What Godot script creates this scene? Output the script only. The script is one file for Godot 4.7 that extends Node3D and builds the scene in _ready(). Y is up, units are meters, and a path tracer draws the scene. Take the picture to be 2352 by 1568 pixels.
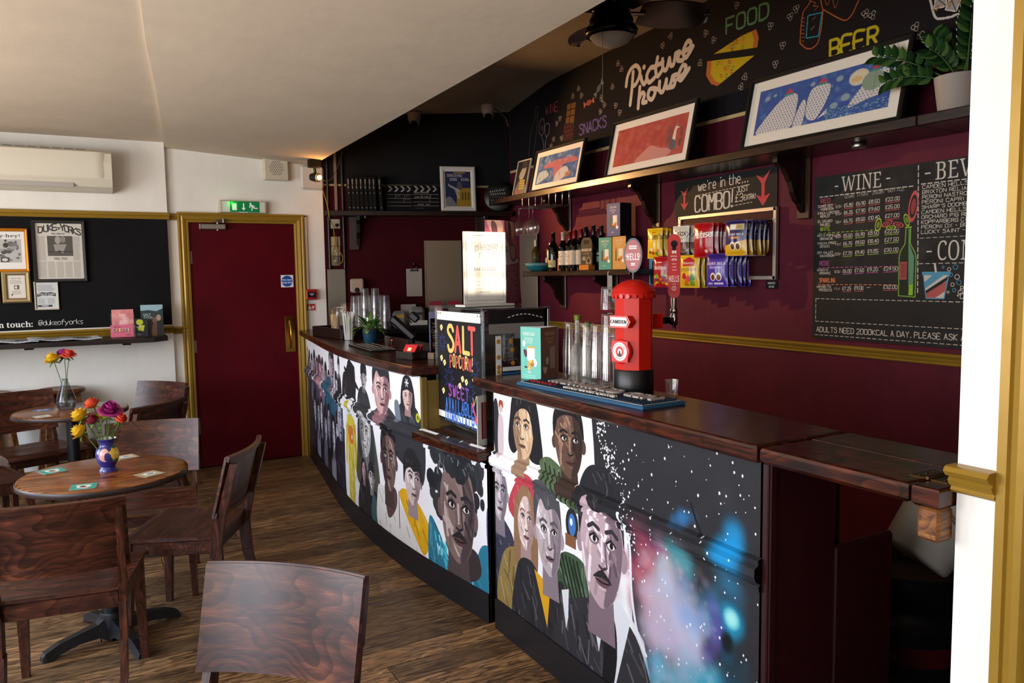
extends Node3D
# A cinema bar with a painted counter front, a chalkboard wall and cafe tables.

var rng := RandomNumberGenerator.new()
var taken := {}
var mats := {}
var fonts := {}

# ------------------------------------------------------------------ mesh builder
class MB:
	var v := PackedVector3Array()
	var n := PackedVector3Array()
	var uv := PackedVector2Array()
	var ix := PackedInt32Array()
	func vert(p: Vector3, nn: Vector3, t: Vector2) -> int:
		v.append(p); n.append(nn); uv.append(t)
		return v.size() - 1
	# corners counter-clockwise as seen from outside: lower left, lower right, upper right, upper left
	func quad(a: Vector3, b: Vector3, c: Vector3, d: Vector3, r := Rect2(0, 0, 1, 1)) -> void:
		var nn := (b - a).cross(d - a).normalized()
		if nn.length() < 0.5: nn = (c - b).cross(d - c).normalized()
		var i := vert(a, nn, Vector2(r.position.x, r.end.y))
		vert(b, nn, r.end); vert(c, nn, Vector2(r.end.x, r.position.y)); vert(d, nn, r.position)
		ix.append_array([i, i + 2, i + 1, i, i + 3, i + 2])
	func face(pts: Array, centre: Vector3) -> void:
		var mid := Vector3.ZERO
		for p in pts: mid += p
		mid /= pts.size()
		var nn: Vector3 = (pts[1] - pts[0]).cross(pts[2] - pts[0]).normalized()
		var q := pts.duplicate()
		if nn.dot(mid - centre) < 0: q.reverse(); nn = -nn
		var i := v.size()
		for p in q: vert(p, nn, Vector2(p.x + p.z, p.y))
		for k in range(1, q.size() - 1): ix.append_array([i, i + k + 1, i + k])
	func box(c: Vector3, s: Vector3, bev := 0.0, b := Basis()) -> void:
		var h := s / 2
		if bev <= 0.0:
			var f := func(x, y, z): return c + b * Vector3(x * h.x, y * h.y, z * h.z)
			for ax in 3:
				for sg in [-1.0, 1.0]:
					var u := Vector3.ZERO; var w := Vector3.ZERO; var m := Vector3.ZERO
					m[ax] = sg; u[(ax + 1) % 3] = 1; w[(ax + 2) % 3] = 1
					var pts := []
					for k in [[-1, -1], [1, -1], [1, 1], [-1, 1]]:
						var p: Vector3 = m + u * k[0] + w * k[1]
						pts.append(f.call(p.x, p.y, p.z))
					face(pts, c)
			return
		var g = h - Vector3.ONE * min(bev, min(h.x, min(h.y, h.z)) * 0.95)
		var P := func(sg: Vector3, ax: int) -> Vector3:
			var p := Vector3(sg.x * g.x, sg.y * g.y, sg.z * g.z)
			p[ax] = sg[ax] * h[ax]
			return c + b * p
		for ax in 3:
			var a1 := (ax + 1) % 3; var a2 := (ax + 2) % 3
			for sg in [-1.0, 1.0]:
				var pts := []
				for k in [[-1, -1], [1, -1], [1, 1], [-1, 1]]:
					var q := Vector3.ZERO; q[ax] = sg; q[a1] = k[0]; q[a2] = k[1]
					pts.append(P.call(q, ax))
				face(pts, c)
			for s1 in [-1.0, 1.0]:
				for s2 in [-1.0, 1.0]:
					var q1 := Vector3.ZERO; q1[a1] = s1; q1[a2] = s2; q1[ax] = -1
					var q2 := q1; q2[ax] = 1
					face([P.call(q1, a1), P.call(q2, a1), P.call(q2, a2), P.call(q1, a2)], c)
		for x in [-1.0, 1.0]:
			for y in [-1.0, 1.0]:
				for z in [-1.0, 1.0]:
					var q := Vector3(x, y, z)
					face([P.call(q, 0), P.call(q, 1), P.call(q, 2)], c)
	# profile points (radius, height) from bottom to top on the outside
	func lathe(prof: Array, segs := 24, at := Vector3.ZERO, b := Basis(), a0 := 0.0, a1 := TAU) -> void:
		var L := 0.0
		for k in range(1, prof.size()): L += prof[k].distance_to(prof[k - 1])
		var run := 0.0
		for k in range(prof.size() - 1):
			var p: Vector2 = prof[k]; var q: Vector2 = prof[k + 1]
			if p.distance_to(q) < 1e-6: continue
			var d := (q - p).normalized(); var nk := Vector2(d.y, -d.x)
			var n0 := nk; var n1 := nk
			if k > 0:
				var e: Vector2 = (p - prof[k - 1]).normalized(); var ne := Vector2(e.y, -e.x)
				if ne.dot(nk) > 0.6: n0 = (ne + nk).normalized()
			if k < prof.size() - 2:
				var e2: Vector2 = (prof[k + 2] - q).normalized(); var ne2 := Vector2(e2.y, -e2.x)
				if ne2.dot(nk) > 0.6: n1 = (ne2 + nk).normalized()
			var t0 := run / L; run += p.distance_to(q); var t1 := run / L
			var i := v.size()
			for j in segs + 1:
				var a := lerpf(a0, a1, float(j) / segs); var cs := cos(a); var sn := sin(a)
				vert(at + b * Vector3(p.x * cs, p.y, p.x * sn), (b * Vector3(n0.x * cs, n0.y, n0.x * sn)).normalized(), Vector2(float(j) / segs, 1 - t0))
				vert(at + b * Vector3(q.x * cs, q.y, q.x * sn), (b * Vector3(n1.x * cs, n1.y, n1.x * sn)).normalized(), Vector2(float(j) / segs, 1 - t1))
			for j in segs:
				var m := i + j * 2
				ix.append_array([m, m + 2, m + 1, m + 1, m + 2, m + 3])
	func tube(pts: Array, r, segs := 8, caps := true) -> void:
		var i0 := v.size(); var up := Vector3.UP
		var np := pts.size()
		for k in np:
			var t: Vector3 = (pts[min(k + 1, np - 1)] - pts[max(k - 1, 0)]).normalized()
			var s := t.cross(up)
			if s.length() < 0.15: s = t.cross(Vector3(1, 0, 0.3))
			s = s.normalized(); up = s.cross(t).normalized()
			var rr: float = r[k] if r is Array else r
			for j in segs + 1:
				var a := TAU * j / segs; var o := s * cos(a) + up * sin(a)
				vert(pts[k] + o * rr, o, Vector2(float(j) / segs, float(k) / (np - 1)))
		for k in np - 1:
			for j in segs:
				var m := i0 + k * (segs + 1) + j; var q := m + segs + 1
				ix.append_array([m, m + 1, q, m + 1, q + 1, q])
		if caps:
			for e in [0, np - 1]:
				var nn: Vector3 = (pts[0] - pts[1]).normalized() if e == 0 else (pts[np - 1] - pts[np - 2]).normalized()
				var ring := []
				for j in segs: ring.append(v[i0 + e * (segs + 1) + j])
				face(ring, pts[e] - nn)
	func tri_n(i: int, j: int, k: int, nn: Vector3) -> void:
		if (v[j] - v[i]).cross(v[k] - v[i]).dot(nn) > 0: ix.append_array([i, k, j])
		else: ix.append_array([i, j, k])
	# polygon in local xy pushed along local z from 0 to depth
	func prism(poly: PackedVector2Array, depth: float, at := Vector3.ZERO, b := Basis(), uvs := Vector2.ONE) -> void:
		var p := poly
		if Geometry2D.is_polygon_clockwise(p): p = p.duplicate(); p.reverse()
		var tri := Geometry2D.triangulate_polygon(p)
		for side in 2:
			var z := depth if side == 1 else 0.0
			var nn := (b * Vector3(0, 0, (1 if side == 1 else -1) * signf(depth))).normalized()
			var i := v.size()
			for q in p: vert(at + b * Vector3(q.x, q.y, z), nn, Vector2(q.x * uvs.x, -q.y * uvs.y))
			for k in range(0, tri.size(), 3): tri_n(i + tri[k], i + tri[k + 1], i + tri[k + 2], nn)
		var turned := (b.determinant() < 0) != (depth < 0)
		for k in p.size():
			var a := p[k]; var c := p[(k + 1) % p.size()]
			var A := at + b * Vector3(a.x, a.y, 0); var B := at + b * Vector3(c.x, c.y, 0)
			var C := at + b * Vector3(c.x, c.y, depth); var D := at + b * Vector3(a.x, a.y, depth)
			if turned: quad(B, A, D, C)
			else: quad(A, B, C, D)
	# smooth grid; f(u, w) gives a point, u to the right and w upwards as seen from the front
	func sheet(nu: int, nw: int, f: Callable, flip := false, r := Rect2(0, 0, 1, 1)) -> void:
		var i := v.size(); var e := 0.001
		for a in nu + 1:
			for c in nw + 1:
				var u := float(a) / nu; var w := float(c) / nw
				var du: Vector3 = f.call(minf(u + e, 1), w) - f.call(maxf(u - e, 0), w)
				var dw: Vector3 = f.call(u, minf(w + e, 1)) - f.call(u, maxf(w - e, 0))
				var nn := du.cross(dw).normalized()
				vert(f.call(u, w), -nn if flip else nn, Vector2(r.position.x + r.size.x * u, r.position.y + r.size.y * (1 - w)))
		for a in nu:
			for c in nw:
				var m := i + a * (nw + 1) + c; var q := m + nw + 1
				if flip: ix.append_array([m, q, m + 1, m + 1, q, q + 1])
				else: ix.append_array([m, m + 1, q, m + 1, q + 1, q])
	# a sheet with thickness th, pushed back against its front normal
	func slab(nu: int, nw: int, f: Callable, th: float) -> void:
		var e := 0.002
		var back := func(u: float, w: float) -> Vector3:
			var du: Vector3 = f.call(minf(u + e, 1), w) - f.call(maxf(u - e, 0), w)
			var dw: Vector3 = f.call(u, minf(w + e, 1)) - f.call(u, maxf(w - e, 0))
			return f.call(u, w) - du.cross(dw).normalized() * th
		sheet(nu, nw, f)
		sheet(nu, nw, back, true)
		for a in nu:
			var u0 := float(a) / nu; var u1 := float(a + 1) / nu
			quad(back.call(u0, 0.0), back.call(u1, 0.0), f.call(u1, 0.0), f.call(u0, 0.0))
			quad(f.call(u0, 1.0), f.call(u1, 1.0), back.call(u1, 1.0), back.call(u0, 1.0))
		for c in nw:
			var w0 := float(c) / nw; var w1 := float(c + 1) / nw
			quad(back.call(0.0, w0), f.call(0.0, w0), f.call(0.0, w1), back.call(0.0, w1))
			quad(f.call(1.0, w0), back.call(1.0, w0), back.call(1.0, w1), f.call(1.0, w1))
	func ball(c: Vector3, r: Vector3, segs := 12, rings := 8) -> void:
		var i := v.size()
		for a in rings + 1:
			var th := PI * a / rings
			for j in segs + 1:
				var ph := TAU * j / segs
				var d := Vector3(sin(th) * cos(ph), cos(th), sin(th) * sin(ph))
				vert(c + d * r, (d / r).normalized(), Vector2(float(j) / segs, float(a) / rings))
		for a in rings:
			for j in segs:
				var m := i + a * (segs + 1) + j; var q := m + segs + 1
				ix.append_array([m, q, m + 1, m + 1, q, q + 1])
	# a profile (outward x, height y) carried along a path on plan; outward lies to the left of travel
	func mould(prof: Array, path: Array, closed_ends := true) -> void:
		var cols := []
		for k in path.size():
			var d0: Vector3 = (path[k] - path[max(k - 1, 0)]).normalized() if k > 0 else (path[1] - path[0]).normalized()
			var d1: Vector3 = (path[min(k + 1, path.size() - 1)] - path[k]).normalized() if k < path.size() - 1 else d0
			var t := (d0 + d1).normalized()
			var o := Vector3(t.z, 0, -t.x)
			var sc := 1.0 / maxf(0.3, Vector3(d1.z, 0, -d1.x).dot(o))
			var col := []
			for p in prof: col.append(path[k] + o * p.x * sc + Vector3(0, p.y, 0))
			cols.append(col)
		for k in path.size() - 1:
			for j in prof.size() - 1: quad(cols[k][j + 1], cols[k + 1][j + 1], cols[k + 1][j], cols[k][j])
		if closed_ends:
			for e in [0, path.size() - 1]:
				var c: Array = cols[e]
				var dir: Vector3 = (path[0] - path[1]).normalized() if e == 0 else (path[e] - path[e - 1]).normalized()
				var pts := PackedVector2Array()
				for p in prof: pts.append(p)
				var tri := Geometry2D.triangulate_polygon(pts)
				for q in range(0, tri.size(), 3): face([c[tri[q]], c[tri[q + 1]], c[tri[q + 2]]], c[tri[q]] - dir)
	func mesh() -> ArrayMesh:
		var a := []; a.resize(Mesh.ARRAY_MAX)
		a[Mesh.ARRAY_VERTEX] = v; a[Mesh.ARRAY_NORMAL] = n; a[Mesh.ARRAY_TEX_UV] = uv; a[Mesh.ARRAY_INDEX] = ix
		var m := ArrayMesh.new(); m.add_surface_from_arrays(Mesh.PRIMITIVE_TRIANGLES, a)
		return m

# ------------------------------------------------------------------ shorthands
const WHT := Color.WHITE
func hx(s: String) -> Color: return Color.html(s)
func V2(x: float, y: float) -> Vector2: return Vector2(x, y)
func V3(x: float, y: float, z: float) -> Vector3: return Vector3(x, y, z)

# ------------------------------------------------------------------ nodes
func numbered(called: String) -> String:
	taken[called] = taken.get(called, 0) + 1
	return called if taken[called] == 1 else "%s_%03d" % [called, taken[called] - 1]

func put(called: String, m, material: Material, parent: Node = null) -> MeshInstance3D:
	var o := MeshInstance3D.new()
	o.mesh = m.mesh() if m is MB else m
	o.material_override = material
	if parent == null:
		o.name = numbered(called); add_child(o)
	else:
		o.name = called; parent.add_child(o, true)
	return o

func tag(o: Node, label: String, category: String, group := "") -> Node:
	o.set_meta("label", label); o.set_meta("category", category)
	if group != "": o.set_meta("group", group)
	return o

func thing(called: String, label: String, category: String, at := Vector3.ZERO, turn := 0.0, group := "") -> Node3D:
	var o := Node3D.new(); o.name = numbered(called); add_child(o)
	o.position = at; o.rotation.y = turn
	tag(o, label, category, group)
	return o

func dup(src: Node3D, label: String, at: Vector3, turn := 0.0) -> Node3D:
	var base := String(src.name)
	var r := RegEx.create_from_string("_[0-9]{3}$")
	base = r.sub(base, "")
	var o: Node3D = src.duplicate(); o.name = numbered(base); add_child(o)
	o.position = at; o.rotation = Vector3(0, turn, 0); o.set_meta("label", label)
	return o

func struct(called: String, m, material: Material, parent: Node = null) -> MeshInstance3D:
	var o := put(called, m, material, parent)
	if parent == null: o.set_meta("kind", "structure")
	return o

func frame_node(called: String) -> Node3D:
	var o := Node3D.new(); o.name = numbered(called); add_child(o); o.set_meta("kind", "structure")
	return o

# ------------------------------------------------------------------ materials
func M(c: Color, rough := 0.6, metal := 0.0) -> StandardMaterial3D:
	var k := "%s %s %s" % [c, rough, metal]
	if not mats.has(k):
		var m := StandardMaterial3D.new(); m.albedo_color = c; m.roughness = rough; m.metallic = metal; m.metallic_specular = 0.25 if rough > 0.45 and metal == 0.0 else 0.5
		mats[k] = m
	return mats[k]

func H(s: String, rough := 0.6, metal := 0.0) -> StandardMaterial3D: return M(Color.html(s), rough, metal)

func pic(im: Image, rough := 0.6) -> StandardMaterial3D:
	var m := StandardMaterial3D.new()
	if not im.has_mipmaps(): im.generate_mipmaps()
	m.albedo_texture = ImageTexture.create_from_image(im); m.roughness = rough; m.metallic_specular = 0.25 if rough > 0.45 else 0.45
	return m

func glass(c := Color(1, 1, 1), thin_alpha := 0.12, rough := 0.02) -> StandardMaterial3D:
	var k := "glass %s %s %s" % [c, thin_alpha, rough]
	if not mats.has(k):
		var m := StandardMaterial3D.new(); m.transparency = BaseMaterial3D.TRANSPARENCY_ALPHA
		m.albedo_color = Color(c.r, c.g, c.b, thin_alpha); m.roughness = rough; m.metallic_specular = 0.5
		mats[k] = m
	return mats[k]

func solid_glass(c := Color(1, 1, 1)) -> StandardMaterial3D:
	var k := "solid glass %s" % c
	if not mats.has(k):
		var m := StandardMaterial3D.new(); m.refraction_enabled = true; m.refraction_scale = 0.05
		m.albedo_color = c; m.roughness = 0.0
		mats[k] = m
	return mats[k]

func glow(c: Color, e: float) -> StandardMaterial3D:
	var m := StandardMaterial3D.new(); m.albedo_color = c; m.emission_enabled = true; m.emission = c; m.emission_energy_multiplier = e
	return m

func relief(m: StandardMaterial3D, freq: float, cm: float, size := 256) -> void:
	var nt := NoiseTexture2D.new(); nt.width = size; nt.height = size; nt.seamless = true
	var fn := FastNoiseLite.new(); fn.seed = 5; fn.frequency = freq; nt.noise = fn; nt.as_normal_map = true; nt.bump_strength = cm
	m.normal_enabled = true; m.normal_texture = nt; m.normal_scale = 0.5

# long-grained timber, grain along the picture's x
func wood_image(w: int, h: int, sd: int, dark: Color, mid: Color, light: Color, rings: float, arch: float, pores: float) -> Image:
	var im := Image.create(w, h, false, Image.FORMAT_RGBA8)
	var a := FastNoiseLite.new(); a.seed = sd; a.frequency = 1.0; a.fractal_octaves = 2
	var b := FastNoiseLite.new(); b.seed = sd + 9; b.frequency = 1.0; b.fractal_octaves = 1
	var edge := int(w * 0.14)
	var f := func(x: float, y: float) -> float:
		var s := y * rings + a.get_noise_2d(x * arch, y * 1.6) * rings * 0.55
		var r := fposmod(s, 1.0); r = r * r * (1.0 - smoothstep(0.9, 1.0, r))
		var p := b.get_noise_2d(x * 5.0, y * 150.0)
		var q := a.get_noise_2d(x * 1.2 + 40.0, y * 9.0)
		return clampf(0.42 + q * 0.35 - r * 0.42 + p * pores, 0.0, 1.0)
	for y in h:
		var yy := float(y) / h
		for x in w:
			var t: float = f.call(x / float(h), yy)
			if x > w - edge: t = lerpf(t, f.call((x - w) / float(h), yy), float(x - w + edge) / edge)
			var c := dark.lerp(mid, t * 2.0) if t < 0.5 else mid.lerp(light, t * 2.0 - 1.0)
			im.set_pixel(x, y, c)
	return im

func timber(key: String, im: Image, scale: Vector3, rough: float, upright := false, bump := 0.0) -> StandardMaterial3D:
	if mats.has(key): return mats[key]
	var src := im
	if upright: src = im.duplicate(); src.rotate_90(CLOCKWISE)
	var m := pic(src, rough)
	m.uv1_triplanar = true; m.uv1_scale = scale; m.uv1_triplanar_sharpness = 8.0
	if bump > 0.0:
		var bm := src.duplicate(); bm.clear_mipmaps(); bm.convert(Image.FORMAT_RGBA8); bm.bump_map_to_normal_map(bump)
		m.normal_enabled = true; m.normal_texture = ImageTexture.create_from_image(bm); m.normal_scale = 0.6
	mats[key] = m
	return m

# ------------------------------------------------------------------ painting on images
class Cv:
	var im: Image
	var o: Vector2      # world position of the upper left corner
	var k: float        # pixels per unit
	var rg := RandomNumberGenerator.new()
	var host
	func _init(h, size: Vector2, px_per_unit: float, bg: Color, origin := Vector2.ZERO) -> void:
		host = h; k = px_per_unit; o = origin; rg.seed = 11
		im = Image.create(int(ceil(size.x * k)), int(ceil(size.y * k)), false, Image.FORMAT_RGBA8); im.fill(bg)
	func P(p: Vector2) -> Vector2: return (p - o) * k
	func fillp(q: PackedVector2Array, c: Color) -> void:   # pixel polygon, even-odd
		var y0 := INF; var y1 := -INF
		for p in q: y0 = minf(y0, p.y); y1 = maxf(y1, p.y)
		for y in range(maxi(0, int(floor(y0))), mini(im.get_height(), int(ceil(y1)) + 1)):
			var yc := y + 0.5; var xs := []
			for i in q.size():
				var a := q[i]; var b := q[(i + 1) % q.size()]
				if (a.y <= yc) != (b.y <= yc): xs.append(a.x + (yc - a.y) / (b.y - a.y) * (b.x - a.x))
			xs.sort()
			for i in range(0, xs.size() - 1, 2):
				var x0 := int(round(xs[i])); var x1 := int(round(xs[i + 1]))
				if x1 > x0: im.fill_rect(Rect2i(x0, y, x1 - x0, 1), c)
	func poly(pts: Array, c: Color) -> void:
		var q := PackedVector2Array()
		for p in pts: q.append(P(p))
		fillp(q, c)
	func smooth(pts: Array, closed := true, sub := 6) -> Array:
		var out := []; var m := pts.size()
		for i in (m if closed else m - 1):
			var a: Vector2 = pts[(i - 1 + m) % m] if closed or i > 0 else pts[0]
			var d: Vector2 = pts[(i + 2) % m] if closed or i < m - 2 else pts[m - 1]
			var b: Vector2 = pts[i]; var e: Vector2 = pts[(i + 1) % m]
			for j in sub: out.append(b.cubic_interpolate(e, a, d, float(j) / sub))
		if not closed: out.append(pts[m - 1])
		return out
	func blobby(pts: Array, c: Color) -> void: poly(smooth(pts), c)
	func ell(c: Vector2, r: Vector2, col: Color, rot := 0.0) -> void:
		var q := []
		for j in 28: q.append(c + (r * Vector2(cos(TAU * j / 28), sin(TAU * j / 28))).rotated(rot))
		poly(q, col)
	func rect(x: float, y: float, w: float, h: float, c: Color) -> void:
		var a := P(Vector2(x, y)); var b := P(Vector2(x + w, y + h))
		im.fill_rect(Rect2i(int(round(a.x)), int(round(a.y)), maxi(1, int(round(b.x - a.x))), maxi(1, int(round(b.y - a.y)))), c)
	func line(pts: Array, w: float, c: Color, closed := false) -> void:
		var m := pts.size()
		for i in (m if closed else m - 1):
			var a: Vector2 = pts[i]; var b: Vector2 = pts[(i + 1) % m]
			var d := (b - a).normalized().orthogonal() * w / 2
			poly([a + d, b + d, b - d, a - d], c)
		if w * k > 2.5:
			for p in pts: dot(p, w / 2, c)
	func dot(p: Vector2, r: float, c: Color) -> void:
		var q := PackedVector2Array(); var ns := 6 if r * k < 2.5 else 12
		for j in ns: q.append(P(p) + Vector2.from_angle(TAU * j / ns) * maxf(r * k, 0.7))
		fillp(q, c)
	func outline(pts: Array, w: float, c: Color, closed := false) -> void: line(smooth(pts, closed), w, c, closed)
	func dash(a: Vector2, b: Vector2, on: float, off: float, w: float, c: Color) -> void:
		var d := (b - a).normalized(); var L := a.distance_to(b); var t := 0.0
		while t < L:
			line([a + d * t, a + d * minf(L, t + on)], w, c); t += on + off
	var brushes := {}
	func soft(p: Vector2, r: float, c: Color, al := 0.3) -> void:
		var px := clampi(int(r * k * 2), 3, 400); px = px if px < 12 else (px / 6) * 6
		var key := [px, c, al]
		if not brushes.has(key):
			var b := Image.create(px, px, false, Image.FORMAT_RGBA8)
			for y in px:
				for x in px:
					var t := clampf(1.0 - Vector2(x + 0.5, y + 0.5).distance_to(Vector2.ONE * px / 2.0) / (px / 2.0), 0, 1)
					b.set_pixel(x, y, Color(c.r, c.g, c.b, al * t * t * (3 - 2 * t)))
			brushes[key] = b
		var q := P(p) - Vector2.ONE * px / 2.0
		im.blend_rect(brushes[key], Rect2i(0, 0, px, px), Vector2i(q))
	# short brush strokes of varying tone laid inside a polygon
	func strokes(pts: Array, cols: Array, num: int, lng: float, w: float, ang := 1.2, spread := 0.6) -> void:
		var q := PackedVector2Array(pts); var lo := Vector2(INF, INF); var hi := -lo
		for p in q: lo = lo.min(p); hi = hi.max(p)
		for i in num:
			var p := Vector2(rg.randf_range(lo.x, hi.x), rg.randf_range(lo.y, hi.y))
			var d := Vector2.from_angle(ang + rg.randf_range(-spread, spread)) * lng * rg.randf_range(0.4, 1.0)
			var c: Color = cols[rg.randi() % cols.size()]
			if Geometry2D.is_point_in_polygon(p, q) and Geometry2D.is_point_in_polygon(p + d, q): line([p, p + d * 0.5, p + d], w * rg.randf_range(0.5, 1.0), c)
	# printed lettering from the system's fonts; p is the left end of the baseline; returns the width
	func text(s: String, p: Vector2, size: float, c: Color, font := "Droid Sans", bold := false, align := 0, stretch := 1.0) -> float:
		var fr: RID = host.font_rid(font, bold); var ts := TextServerManager.get_primary_interface()
		var px := clampi(int(size * k), 5, 200); var sz := Vector2i(px, 0)
		var total := 0.0; var gl := []
		for ch in s:
			var g := ts.font_get_glyph_index(fr, px, ch.unicode_at(0), 0)
			ts.font_render_glyph(fr, sz, g); gl.append(g); total += ts.font_get_glyph_advance(fr, px, g).x * stretch
		var at := P(p) - Vector2(total * align * 0.5, 0)
		for g in gl:
			var uvr := ts.font_get_glyph_uv_rect(fr, sz, g)
			if uvr.size.x > 0:
				var src := ts.font_get_texture_image(fr, sz, ts.font_get_glyph_texture_idx(fr, sz, g)).get_region(Rect2i(uvr))
				src.convert(Image.FORMAT_RGBA8)
				if stretch != 1.0: src.resize(maxi(1, int(src.get_width() * stretch)), src.get_height())
				for y in src.get_height():
					for x in src.get_width():
						var al := src.get_pixel(x, y).a
						src.set_pixel(x, y, Color(c.r, c.g, c.b, al * c.a))
				var off := ts.font_get_glyph_offset(fr, sz, g)
				im.blend_rect(src, Rect2i(Vector2i.ZERO, src.get_size()), Vector2i(at + Vector2(off.x * stretch, off.y)))
			at.x += ts.font_get_glyph_advance(fr, px, g).x * stretch
		return total / k
	# hand lettering drawn with a pen: h is the capital height, p the left end of the baseline
	func hand(s: String, p: Vector2, h: float, w: float, c: Color, stretch := 1.0, slope := 0.0, jit := 0.04) -> float:
		var x := 0.0
		for ch in s:
			if ch == " ": x += 0.5 * h * stretch; continue
			var g: Array = host.glyph(ch)
			var wid := 0.0
			for pl in g:
				var q := []
				for e in pl:
					wid = maxf(wid, e.x)
					q.append(p + Vector2(x + e.x * h * stretch / 6.0 + rg.randf_range(-jit, jit) * h, -e.y * h / 6.0 + rg.randf_range(-jit, jit) * h + slope * (x + e.x * h * stretch / 6.0)))
				if q.size() == 1: dot(q[0], w * 0.8, c)
				else: line(smooth(q, false, 4) if q.size() > 3 else q, w, c)
			x += (wid + 1.5) * h * stretch / 6.0
		return x
	# hand lettering stretched to a given width
	func fit(s: String, p: Vector2, h: float, width: float, w: float, c: Color, slope := 0.0, jit := 0.03) -> void:
		var x := 0.0
		for ch in s:
			if ch == " ": x += 3.0; continue
			var wid := 0.0
			for pl in host.glyph(ch):
				for e in pl: wid = maxf(wid, e.x)
			x += wid + 1.5
		hand(s, p, h, w, c, width / ((x - 1.5) * h / 6.0), slope, jit)
	func greek(x: float, y: float, w: float, h: float, rows: int, c: Color, ragged := 0.15) -> void:   # lines of small print
		for r in rows:
			var yy := y + h * (r + 0.3) / rows; var xx := x; var end := x + w * (1 - rg.randf() * ragged)
			while xx < end:
				var ww := rg.randf_range(0.03, 0.10) * w
				rect(xx, yy, minf(ww, end - xx), h / rows * 0.45, c); xx += ww + 0.018 * w
	func done() -> Image: return im

func font_rid(font: String, bold: bool) -> RID:
	var key := font + str(bold)
	if not fonts.has(key):
		var f := SystemFont.new(); f.font_names = PackedStringArray([font]); f.font_weight = 700 if bold else 400
		fonts[key] = [f, f.get_rids()[0]]
	return fonts[key][1]

# pen strokes of each letter on a grid 6 high: "x,y" pairs as digits, strokes parted by spaces; letters below zero use a-c for -1..-3
var pen := {
	"A": "002640 1232", "B": "0600 063645443303 3342413000", "C": "4536160501103041", "D": "0600 062645412000", "E": "46060040 0333", "F": "460600 0333",
	"G": "45361605011030414323", "H": "0600 4640 0343", "I": "1610", "J": "3631201001", "K": "0600 460340", "L": "060040", "M": "0006234640", "N": "00064046",
	"O": "160501103041453616", "P": "0600 063645443303", "Q": "160501103041453616 2240", "R": "0600 063645443303 2340", "S": "4536160514334241301001", "T": "0646 2620",
	"U": "060110304146", "V": "062046", "W": "0610243046", "X": "0640 4600", "Y": "062346 2320", "Z": "06460040",
	"0": "160501103041453616", "1": "051610", "2": "05163645440040", "3": "05163645443313 334241301001", "4": "360242 3630", "5": "460603334241301001",
	"6": "3615030110304142331302", "7": "064610", "8": "2616051434453626 1403011030414334", "9": "1031434536160504133344",
	".": "10", ",": "101b", "-": "0323", "!": "1612 10", "%": "4600 0515 3141", "'": "1615", "@": "332413121132 34324145361604011030", "&": "40051626350110 2042",
	":": "14 11", "+": "1412 0323", "/": "0036", "£": "45362615110040 0333",
	"a": "341403011030 3430", "b": "0600 0314243331201001", "c": "341403011030", "d": "3630 3324140301102031", "e": "023233241403011030", "f": "36261510 0434",
	"g": "341403011030 343b1b0a", "h": "0600 0314243330", "i": "1410 16", "j": "141a0b 16", "k": "0600 340230", "l": "1610", "m": "0400 03142320 23344340",
	"n": "0400 0314243330", "o": "140301102031332414", "p": "040b 0314243331201001", "r": "0400 031434", "s": "3414031222312000", "t": "16112030 0434",
	"u": "0401102031 3430", "v": "042044", "w": "0410233044", "x": "0430 3400", "y": "0420 440b", "z": "04340030"
}
var glyphs := {}
func glyph(ch: String) -> Array:
	if not glyphs.has(ch):
		var out := []
		var src: String = pen.get(ch, pen.get(ch.to_upper(), "0040"))
		for part in src.split(" ", false):
			var pl := []
			for i in range(0, part.length() - 1, 2):
				var y := part[i + 1]
				pl.append(Vector2(int(part[i]), -1.0 - "abc".find(y) if y in ["a", "b", "c"] else float(int(y))))
			if pl.size() > 0: out.append(pl)
		glyphs[ch] = out
	return glyphs[ch]

# ------------------------------------------------------------------ the place
const WR := 3.5         # right wall of the bar
const WB := -6.76       # wall with the door
const CT := 1.10        # counter top height
var A0 := V3(1.9, 0, -6.76)                  # alcove wall, left end
var AD := V3(1.6, 0, 0.46).normalized()      # along the alcove wall
var AN := V3(-0.46, 0, 1.6).normalized()     # out of it
var ATURN := -atan2(0.46, 1.6)
var front := [V2(1.70, -6.74), V2(1.60, -5.99), V2(1.50, -5.24), V2(1.452, -4.81), V2(1.433, -4.39), V2(1.432, -4.06), V2(1.44, -3.83), V2(1.455, -3.56), V2(1.478, -3.34), V2(1.503, -3.12), V2(1.53, -2.93)]

func alc(t: float, y: float, off := 0.0) -> Vector3: return A0 + AD * t + AN * off + V3(0, y, 0)

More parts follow.
